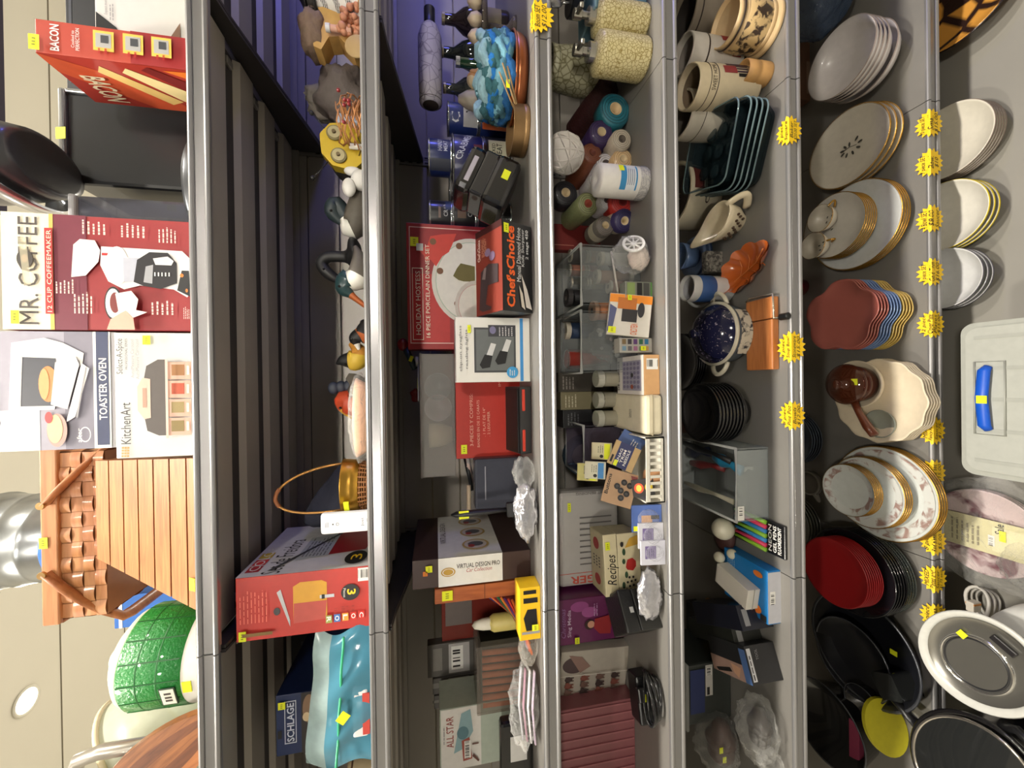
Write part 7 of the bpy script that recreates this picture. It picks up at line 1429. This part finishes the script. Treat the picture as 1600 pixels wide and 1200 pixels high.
for i, (dx, dy, lb_) in enumerate(((.022, .006, 'cream teacup with gold handle on the gold-rimmed plates, the right one'), (-.052, .030, 'cream teacup with gold handle on the gold-rimmed plates, the left one'))):
    R = T('teacup', lb_, 'cup', (Q.x+dx, Q.y+dy, zc), (0, 0, -.6 if i == 0 else -1.5)); b = MB(); rc = .040; b.lathe([(1e-4, .001), (rc*.42, 0), (rc*.45, .004), (rc*.8, .018), (rc, .045), (rc*.98, .046), (rc*.76, .019), (rc*.4, .006), (1e-4, .006)], ACR, 36); b.build('cup', R)
    b = MB(); b.lathe([(rc*.985, .0455), (rc*1.004, .0465), (rc*1.008, .044)], GLD, 36); b.build('gold_rim', R); b = MB(); b.tube([(rc*.86+.018*math.sin(PI*j/10), 0, .014+.024*j/10) for j in range(11)], .003, GLD, 8); b.build('gold_handle', R)
    b = MB(); 
    for j in range(4): b.M = Matrix.Translation((rc*.3*math.cos(j*1.3), rc*.3*math.sin(j*1.3), .0072)); b.ell((0, 0, 0), (.004, .002, .0005), LF, 8, 6)
    b.build('painted_sprig', R)
# clover petal plates
r = .100; P = top_at(1311, 494, S6+.135); pet = lambda a: 1+.075*math.cos(5*a+.5)-.02*math.cos(10*a+1)
pc = [[('plate', [(1e-4, .001), (r*.6, 0), (r*.93, .008), (r, .018), (r*.985, .020), (r*.92, .0125), (r*.6, .006), (1e-4, .006)], C(*c, .22, coat=.6, var=.06))] for c in ((206, 176, 96), (112, 136, 178), (166, 94, 84))]
stack(12, 'petal_plate', lambda i: '%s petal shaped plate in the tri-coloured stack, %s' % (('yellow', 'blue', 'dusty pink')[i//4], ordinal(11-i)), 'plate', P.x, P.y, S6+.0005, None, .0105, [pc[0]]*4+[pc[1]]*4+[pc[2]]*4, 60, pet, group='petal plates')
# cream shell plates, glass dish, amber pan
r = .118; P = top_at(1376, 626, S6+.045); sc = lambda a: 1+.025*math.cos(12*a); CRP = C(222, 208, 182, .3, coat=.4)
stack(5, 'scalloped_plate', lab('cream scalloped plate under the amber glass pan, %s', 5), 'plate', P.x, P.y, S6+.0005, None, .009, [[('plate', dish_prof(r, .020, .6), CRP)]]*5, 60, sc, group='cream scalloped plates')
zt = S6+.0005+.036+.006
b = MB(); b.lathe([(1e-4, 0), (.036, 0), (.04, .012), (.038, .012), (.034, .003), (1e-4, .003)], C(176, 184, 176, .06, alpha=.45), 36); q = pZ(1379, 662, zt); solo(b, 'glass_saucer', 'small clear glass dish on the cream scalloped plates', 'dish', (q.x, q.y, zt+.001))
q = pZ(1350, 600, zt); b = MB(); b.lathe([(1e-4, 0), (.05, 0), (.066, .016), (.07, .03), (.066, .03), (.05, .006), (1e-4, .006)], CRP, 40); solo(b, 'cream_bowl', 'cream bowl holding the amber glass pan', 'bowl', (q.x, q.y, zt+.001)); zp = zt+.008
R = T('amber_pan', 'amber brown glass saucepan with a lid and a wooden brown handle', 'saucepan', (q.x, q.y, zp), 0); AM = C(92, 44, 26, .06, alpha=.72, spec=.9); rp = .056
b = MB(); b.lathe([(1e-4, 0), (rp*.8, 0), (rp*.9, .006), (rp, .055), (rp*.95, .055), (rp*.86, .01), (1e-4, .006)], AM, 40); b.build('pan', R)
b = MB(); b.lathe([(rp*1.02, .055), (rp*1.06, .059), (rp*.98, .066), (rp*.6, .078), (.012, .084), (.010, .092), (.016, .100), (1e-4, .102)], AM, 40); b.build('lid', R, 'amber glass lid')
b = MB(); b.tube([(-rp*.9, -.012, .045), (-rp*1.4, -.03, .052), (-rp*2.1, -.058, .058), (-rp*2.5, -.075, .058)], [.009, .008, .011, .010], C(110, 54, 32, .3, coat=.4), 10, flat=1.2); b.build('handle', R, 'brown handle')
b = MB(); b.M = Matrix.Translation((.008, -rp*.66, .0748)) @ Matrix.Rotation(.35, 4, 'X'); b.box(-.010, .008, -.007, .007, 0, .001, YEL); b.build('price_sticker', R, 'small yellow price sticker')
# back rows
def backplates(px, py, r, n, c, label, name='dark_plate', dz=.010, Y=.36, h=.02):
    x = pY(px, py, Y).x; m = C(*c, .3, coat=.3)
    stack(n, name, lab(label+', %s', n), 'plate', x, Y, S6+.0005, None, dz, [[('plate', dish_prof(r, h, .6), m)]]*n, 40, group=label)
backplates(1285, 682, .088, 5, (74, 82, 96), 'blue grey plate piled at the back behind the amber pan handle')
backplates(1262, 595, .07, 7, (150, 142, 132), 'pale grey plate piled at the back behind the amber pan', 'grey_plate', .013, .42)
backplates(1262, 812, .09, 5, (128, 128, 118), 'grey stoneware plate piled at the back behind the floral china', 'grey_plate', .012, .37)
b = MB(); x = pY(1262, 680, .36).x
b.lathe([(1e-4, 0), (.03, 0), (.05, .03), (.052, .034), (.046, .032), (.028, .006), (1e-4, .006)], C(186, 170, 136, .4), 32); solo(b, 'cream_dish', 'cream dish on the blue grey plates at the back', 'dish', (x-.004, .36, S6+.062))
mug('grey_mug', 'pale grey banded mug at the back beside the floral china', 1300, 752, 1262, 18, C(176, 172, 164, .35), C(130, 126, 120, .5), ((.4, .46, C(120, 116, 110, .4)), (.6, .66, C(120, 116, 110, .4))), -2.6, Y=.33, zs=S6)
b = MB(); b.lathe([(1e-4, 0), (.028, 0), (.036, .07), (.033, .07), (.026, .006), (1e-4, .006)], C(120, 26, 32, .25, coat=.5), 32); solo(b, 'red_mug', 'dark red tumbler at the back behind the petal plates', 'cup', (pY(1265, 450, .36).x, .36, S6))
# floral china
FLW = pattern((206, 208, 204), (156, 130, 122), 'noise', 32, .47, .25, .06); FLB = C(206, 210, 206, .22, coat=.5)
def fset(name, label, n, r, X, Y, z, dz):
    m = [('plate', dish_prof(r, .016, .62), FLB), rim_part(r, .016, GLD, .003), ('flower_band', [(r*.66, .0045+.003), (r*.93, .0168)], FLW)]
    return stack(n, name, lab(label+', %s', n), 'plate', X, Y, z, None, dz, [m]*n, 64, group=label)
P = top_at(1378, 770, S6+.04); fset('floral_dinner_plate', 'large floral gold-rimmed china plate', 4, .132, P.x, P.y, S6+.0005, .008)
z = S6+.040; Q = top_at(1360, 768, z+.02); fset('floral_side_plate', 'medium floral gold-rimmed china plate', 4, .100, Q.x-.0, P.y+.016, z, .0075)
z += .036; Q = top_at(1345, 767, z+.02); fset('floral_saucer', 'small floral gold-rimmed china saucer', 5, .074, P.x+.004, P.y+.034, z, .0065)
# red, black and clear plates
P = top_at(1312, 892, S6+.13); RDP = C(148, 22, 26, .4, var=.05); Pb = Vector((P.x-.004, P.y-.0, 0))
gl = [[('plate', dish_prof(.118, .02, .6), C(120, 128, 124, .05, alpha=.4, spec=.9))]]
stack(4, 'clear_plate', lab('clear glass plate at the bottom under the black plates, %s', 4), 'plate', Pb.x, Pb.y, S6+.0005, None, .009, gl*4, 48, group='clear plates')
stack(5, 'black_plate', lab('glossy black plate under the red plates, %s', 5), 'plate', Pb.x, Pb.y, S6+.038, None, .009, [[('plate', dish_prof(.122, .02, .6), C(20, 20, 24, .12, coat=.6))]]*5, 56, group='black plates')
stack(8, 'red_plate', lab('matt red plate on the black plates, %s', 8), 'plate', P.x, P.y, S6+.086, None, .0072, [[('plate', dish_prof(.096, .016, .62), RDP)]]*8, 56, group='red plates')
# dark pans on the left
PAN = C(24, 25, 30, .28, coat=.3, var=.3); 
def pan(name, label, px, py, z, r, h, hd, cat='pan', col=PAN, stk=None, zb=None):
    q = top_at(px, py, z); R = T(name, label, cat, (q.x, q.y, S6+.0005 if zb is None else zb)); b = MB(); b.lathe([(1e-4, 0), (r*.72, 0), (r*.8, .006), (r, h), (r*1.02, h+.002), (r*.97, h+.001), (r*.76, .01), (1e-4, .008)], col, 48); b.build('pan', R)
    b = MB(); b.lathe([(r*1.01, h), (r*1.03, h+.003), (r*1.0, h+.005), (r*.98, h+.002)], C(90, 92, 98, .25, metal=.6), 48); b.build('rim', R, 'dull metal rim')
    if hd is not None:
        b = MB(); c, s = math.cos(hd), math.sin(hd); b.tube([(c*r*.98, s*r*.98, h*.8), (c*r*1.25, s*r*1.25, h*.95), (c*r*1.7, s*r*1.7, h*1.1)], [.010, .009, .012], C(26, 26, 28, .3), 10, flat=1.4); b.build('handle', R)
    if stk: b = MB(); b.M = Matrix.Translation((stk[0], stk[1], .012)); b.box(-.007, .007, -.009, .009, 0, .001, YEL); b.build('price_sticker', R, 'small yellow price sticker')
    return R
pan('frying_pan', 'large black frying pan behind the red plates, with a yellow sticker', 1345, 1012, S6+.05, .15, .05, None, stk=(.02, -.06))
pan('skillet', 'black skillet nested in the large frying pan', 1320, 1030, S6+.07, .11, .035, -1.9, zb=S6+.012, stk=None)
pan('roasting_pan', 'dark deep pan at the far left back of the base shelf', 1290, 1130, S6+.09, .12, .09, None, 'pan', C(30, 30, 30, .25, coat=.4))
pan('saucepan', 'small dark saucepan between the roasting pan and the skillet', 1345, 1100, S6+.06, .05, .055, None, 'saucepan', C(28, 27, 30, .2, coat=.5))
b = MB(); b.hprism(sq_out(.032, .03, .008), 0, .075, C(34, 36, 36, .08, alpha=.85, spec=.9)); q = pZ(1418, 1066, S6); solo(b, 'glass_block', 'dark glossy glass block at the shelf front by the yellow pad', 'block', (q.x, q.y, S6+.0005), .5)
R = T('yellow_pad', 'bright yellow oven pad standing behind the black roaster', 'pad', pZ(1434, 1148, S6)); R.location.y += .03; b = MB(); vv = [(.07*math.cos(2*PI*i/28), .055+.055*math.sin(2*PI*i/28)) for i in range(28)]; b.prism(vv, -.006, .006, C(206, 196, 40, .6, var=.15)); b.build('pad', R); R.rotation_euler = (-.25, 0, .3)
k = Carton('pink_tag_pack', 'dull pink hang tag pack with a green strip at the far left', 'pack', S6, 1342, 1400, 1128, 1190, .03, C(150, 60, 86, .5), Y=.16); D = k.dec(); D.ell(1352, 1140, 4, 4, INK); D.rect(1350, 1376, 1150, 1166, C(150, 160, 60, .5)); D.done('tag_print', k.r); k.stick(1346, 1358, 1146, 1158)
# ================================================================ on the floor
def fstack(n, name, label, px, py, zt, r, h, dz, m, fn=None, rim=None, grp=None):
    q = pZ(px, py, zt); mm = [('dish', dish_prof(r, h, .5), m)]
    if rim: mm.append(('rim_line', [(r*.975, h+.0008), (r*1.0, h+.0018), (r*1.008, h-.0015), (r*.99, h-.003)], rim))
    stack(n, name, lab(label+', %s', n), 'bowl' if 'bowl' in name else 'plate', q.x, q.y, FL+.0005, None, dz, [mm]*n, 56, fn, group=grp or label)
fstack(5, 'pale_plate', 'pale cream plate stacked on the floor under the right of the shelf', 1477, 222, FL+.07, .098, .03, .009, C(214, 208, 192, .3, coat=.4), rim=C(120, 106, 96, .4))
fstack(3, 'yellow_bowl', 'white lined yellow bowl stacked on the floor', 1474, 338, FL+.085, .092, .05, .017, C(222, 218, 206, .3, coat=.4), rim=C(206, 184, 40, .35))
fstack(3, 'grey_rim_bowl', 'white dark-edged bowl stacked on the floor', 1473, 436, FL+.085, .082, .05, .017, C(218, 218, 216, .3, coat=.4), rim=C(90, 88, 96, .35))
q = pZ(1500, 10, FL+.05); R = T('tortoiseshell_plate', 'orange and black tortoiseshell glazed plate on the floor at the right end', 'plate', (q.x, q.y, FL+.022), (.0, .22, 0)); b = MB(); b.lathe(dish_prof(.112, .022, .6), pattern((206, 146, 64), (46, 30, 26), 'voronoi', 14, .10, .15, .04), 56); b.build('plate', R); b = MB(); b.lathe([(.110, .022), (.114, .024), (.113, .019)], C(40, 30, 30, .2), 56); b.build('dark_rim', R, 'dark rim')
# storage bin with a blue handle
zl = FL+.22; A = pZ(1500, 738, zl); B = pZ(1500, 507, zl); w = B.x-A.x; d = .34; R = T('storage_bin', 'frosted clear storage bin with a blue handle on the floor', 'storage bin', ((A.x+B.x)/2, A.y-d/2, FL), 0); PL = C(182, 184, 176, .35, alpha=.8)
b = MB(); o = sq_out(w/2-.012, d/2-.012, .03); n = len(o)
b.add([(x*.92, y*.92, .002) for x, y in o]+[(x, y, .198) for x, y in o], [tuple(range(n))[::-1]]+[(i, (i+1) % n, (i+1) % n+n, i+n) for i in range(n)], PL, True); b.build('tub', R)
b = MB(); o = sq_out(w/2, d/2, .025); b.hprism(o, .196, .214, PL); b.hprism([(x*.93, y*.93) for x, y in o], .214, .220, C(186, 188, 180, .35, alpha=.85))
for i in range(5): b.box(-w*.40+w*.2*i-.004, -w*.40+w*.2*i+.004, -d*.42, d*.42, .220, .2215, PL)
b.build('lid', R)
hl = MB(); hc = pZ(1542, 622, zl); hx, hy = hc.x-R.location.x, hc.y-R.location.y; hw_ = .5*(pZ(1542, 573, zl).x-pZ(1542, 672, zl).x); hl.tube([(hx-hw_, hy-.004, .2225), (hx-hw_*.86, hy, .229), (hx, hy+.004, .230), (hx+hw_*.86, hy, .229), (hx+hw_, hy-.004, .2225)], [.008, .0115, .0115, .0115, .008], C(16, 84, 196, .4), 10, flat=.6); h_ = hl.build('handle', R, 'blue plastic handle')
b = MB(); b.box(hx-.012, hx+.006, hy-.009, hy+.009, .2365, .2375, YEL); b.build('price_sticker', h_, 'small yellow price sticker')
b = MB(); b.tube([(hx-hw_*1.15, hy-.03, .222), (hx-hw_*1.15, hy+.02, .222), (hx+hw_*1.15, hy+.02, .222), (hx+hw_*1.15, hy-.03, .222)], .002, PL, 6, closed=True); b.build('handle_recess', R)
# wrapped floral plates
P = pZ(1500, 815, FL); R = T('wrapped_plate_set', 'purple floral plates in clear wrap with a cream Sale label on the floor', 'wrapped plates', (P.x, -.035, FL+.001)); b = MB()
for i in range(3): b.lathe(dish_prof(.112, .02, .6), pattern((206, 186, 186), (110, 50, 66), 'noise', 16, .46, .3, .06), 48, c=(0, 0, .004+.009*i))
b.build('plates', R); b = MB(); b.box(-.050, .038, -.118, .09, .046, .048, C(214, 206, 160, .5)); b.box(-.040, .024, -.112, -.02, .048, .0488, C(226, 218, 176, .5)); 
b.build('paper_label', R, 'cream paper label'); D = Dec('top', .09, .21, .0488, (0, 1, 0, 1), .0002); D.text('Sale', .62, .70, .12, .42, C(60, 56, 50, .5), .01); D.barcode(.56, .62, .5, .8, 10); D.lines(.2, .5, .2, .9, 6, C(150, 140, 110, .5)); D.rect(.66, .72, .3, .6, YEL); D.done('label_print', R)
b = MB(); b.ell((0, -.01, .032), (.15, .15, .034), film(226, 226, 222, .05, .45, 24), 40, 18, fn=lambda d: 1+.06*math.sin(11*d.x)*math.sin(9*d.y)+.04*math.sin(23*d.x+3)); zm = min(v.z for v in b.v); b.v = [Vector((v.x, v.y, v.z-zm)) for v in b.v]; b.build('film_wrap', R, 'crinkled clear wrap')
film_bag('clear_wrap', 'loose crumpled clear wrap beside the wrapped floral plates', 'wrap', 1545, 895, -.11, FL, (.06, .05, .03), 71, film(220, 220, 216, .06, .5, 24))
# white slow cooker and steel insert
q = pZ(1525, 1030, FL+.29); R = T('kitchen_scale', 'white oval kitchen scale with a brushed steel tray and dark control panel', 'kitchen scale', (q.x, q.y, FL+.25), (.10, -.12, -.6)); STL = C(150, 148, 142, .28, metal=.8, var=.15, scale=8)
b = MB(); b.lathe([(1e-4, 0), (.10, 0), (.13, .02), (.152, .042), (.156, .048), (.150, .052), (.134, .040), (.12, .03), (1e-4, .028)], C(206, 206, 200, .3, coat=.4), 56, sy=.72); R.scale = (.86, .86, .86); b.build('white_rim', R)
b = MB(); b.lathe([(1e-4, .0335), (.10, .0335), (.122, .036), (.132, .041)], STL, 56, sy=.72); b.build('steel_tray', R, 'brushed steel tray')
b = MB(); b.lathe([(.078, .0335), (.081, .038), (.085, .038), (.088, .0335)], C(206, 204, 200, .15, metal=.9), 56, c=(-.02, 0, 0), sy=.78); b.lathe([(.071, .0335), (.074, .0365), (.077, .0335)], C(40, 40, 42, .3), 56, c=(-.02, 0, 0), sy=.78); b.build('ring', R, 'bright ring with a dark seal')
b = MB(); b.box(.082, .100, -.024, .024, .036, .041, C(36, 34, 36, .3), .004); b.build('control_panel', R, 'dark control panel'); b = MB(); b.box(.02, .04, .045, .062, .0385, .0395, YEL); b.build('price_sticker', R, 'small yellow price sticker')
q2 = pZ(1590, 1000, FL+.10); R = T('slow_cooker', 'white slow cooker with a bundled pale cord, under the kitchen scale', 'slow cooker', (q.x+.015, q.y-.055, FL)); b = MB(); b.lathe([(1e-4, 0), (.10, 0), (.115, .01), (.118, .18), (.112, .226), (.10, .23), (1e-4, .226)], C(206, 206, 202, .35), 48, sy=.72); b.build('body', R)
b = MB(); c0 = pZ(1525, 945, FL+.06); c = c0-R.location
for i in range(3): b.tube([(c.x+math.cos(t)*(.035+.006*i), c.y+math.sin(t)*.022, .02+.018*i+.006*math.sin(2*t)) for t in [2*PI*j/24 for j in range(24)]], .0042, C(206, 202, 194, .4), 7, closed=True)
b.build('cord', R, 'pale bundled cord'); b = MB(); b.box(c.x-.012, c.x+.014, c.y-.012, c.y+.004, .062, .09, C(222, 214, 200, .5), .002); b.box(c.x+.006, c.x+.010, c.y-.013, c.y+.005, .064, .089, C(220, 150, 80, .5)); b.build('cord_tag', R, 'white and orange cord tag')
# black roaster with glass lid
q = pZ(1515, 1212, FL+.30); R = T('roaster', 'black oval roaster with a chrome rimmed glass lid at the lower left', 'roaster', (q.x, q.y, FL), -.5); R.scale = (.92, .92, 1); b = MB(); b.lathe([(1e-4, 0), (.12, 0), (.13, .012), (.155, .27), (.165, .29), (.158, .294), (.145, .28), (1e-4, .02)], C(22, 21, 23, .2, coat=.5), 56, sy=.72); b.build('pot', R)
b = MB(); b.lathe([(.148, .296), (.10, .31), (1e-4, .317)], C(60, 62, 62, .04, alpha=.4, spec=.9), 56, sy=.72); b.build('glass_lid', R, 'clear glass lid'); b = MB(); b.lathe([(.146, .294), (.152, .298), (.148, .302), (.142, .298)], C(190, 184, 176, .15, metal=.9), 56, sy=.72); b.build('chrome_rim', R, 'chrome rim')
for sg in (-1, 1): b = MB(); b.tube([(sg*.152, -.035, .275), (sg*.182, -.02, .28), (sg*.182, .02, .28), (sg*.152, .035, .275)], .010, C(20, 20, 22, .3), 10); b.build('handle', R)
R = T('black_appliance', 'black plastic appliance with chrome prongs between the slow cooker and roaster', 'appliance', pZ(1596, 1098, FL+.1), .4); R.location.z = FL; b = MB(); b.box(-.035, .035, -.05, .04, 0, .10, C(26, 26, 36, .25, coat=.4), .012); b.build('housing', R); b = MB(); b.tube([(-.03, 0, .102), (.02, .02, .108), (.03, -.02, .106)], .004, C(176, 176, 182, .2, metal=.9), 8); b.build('chrome_prong', R)
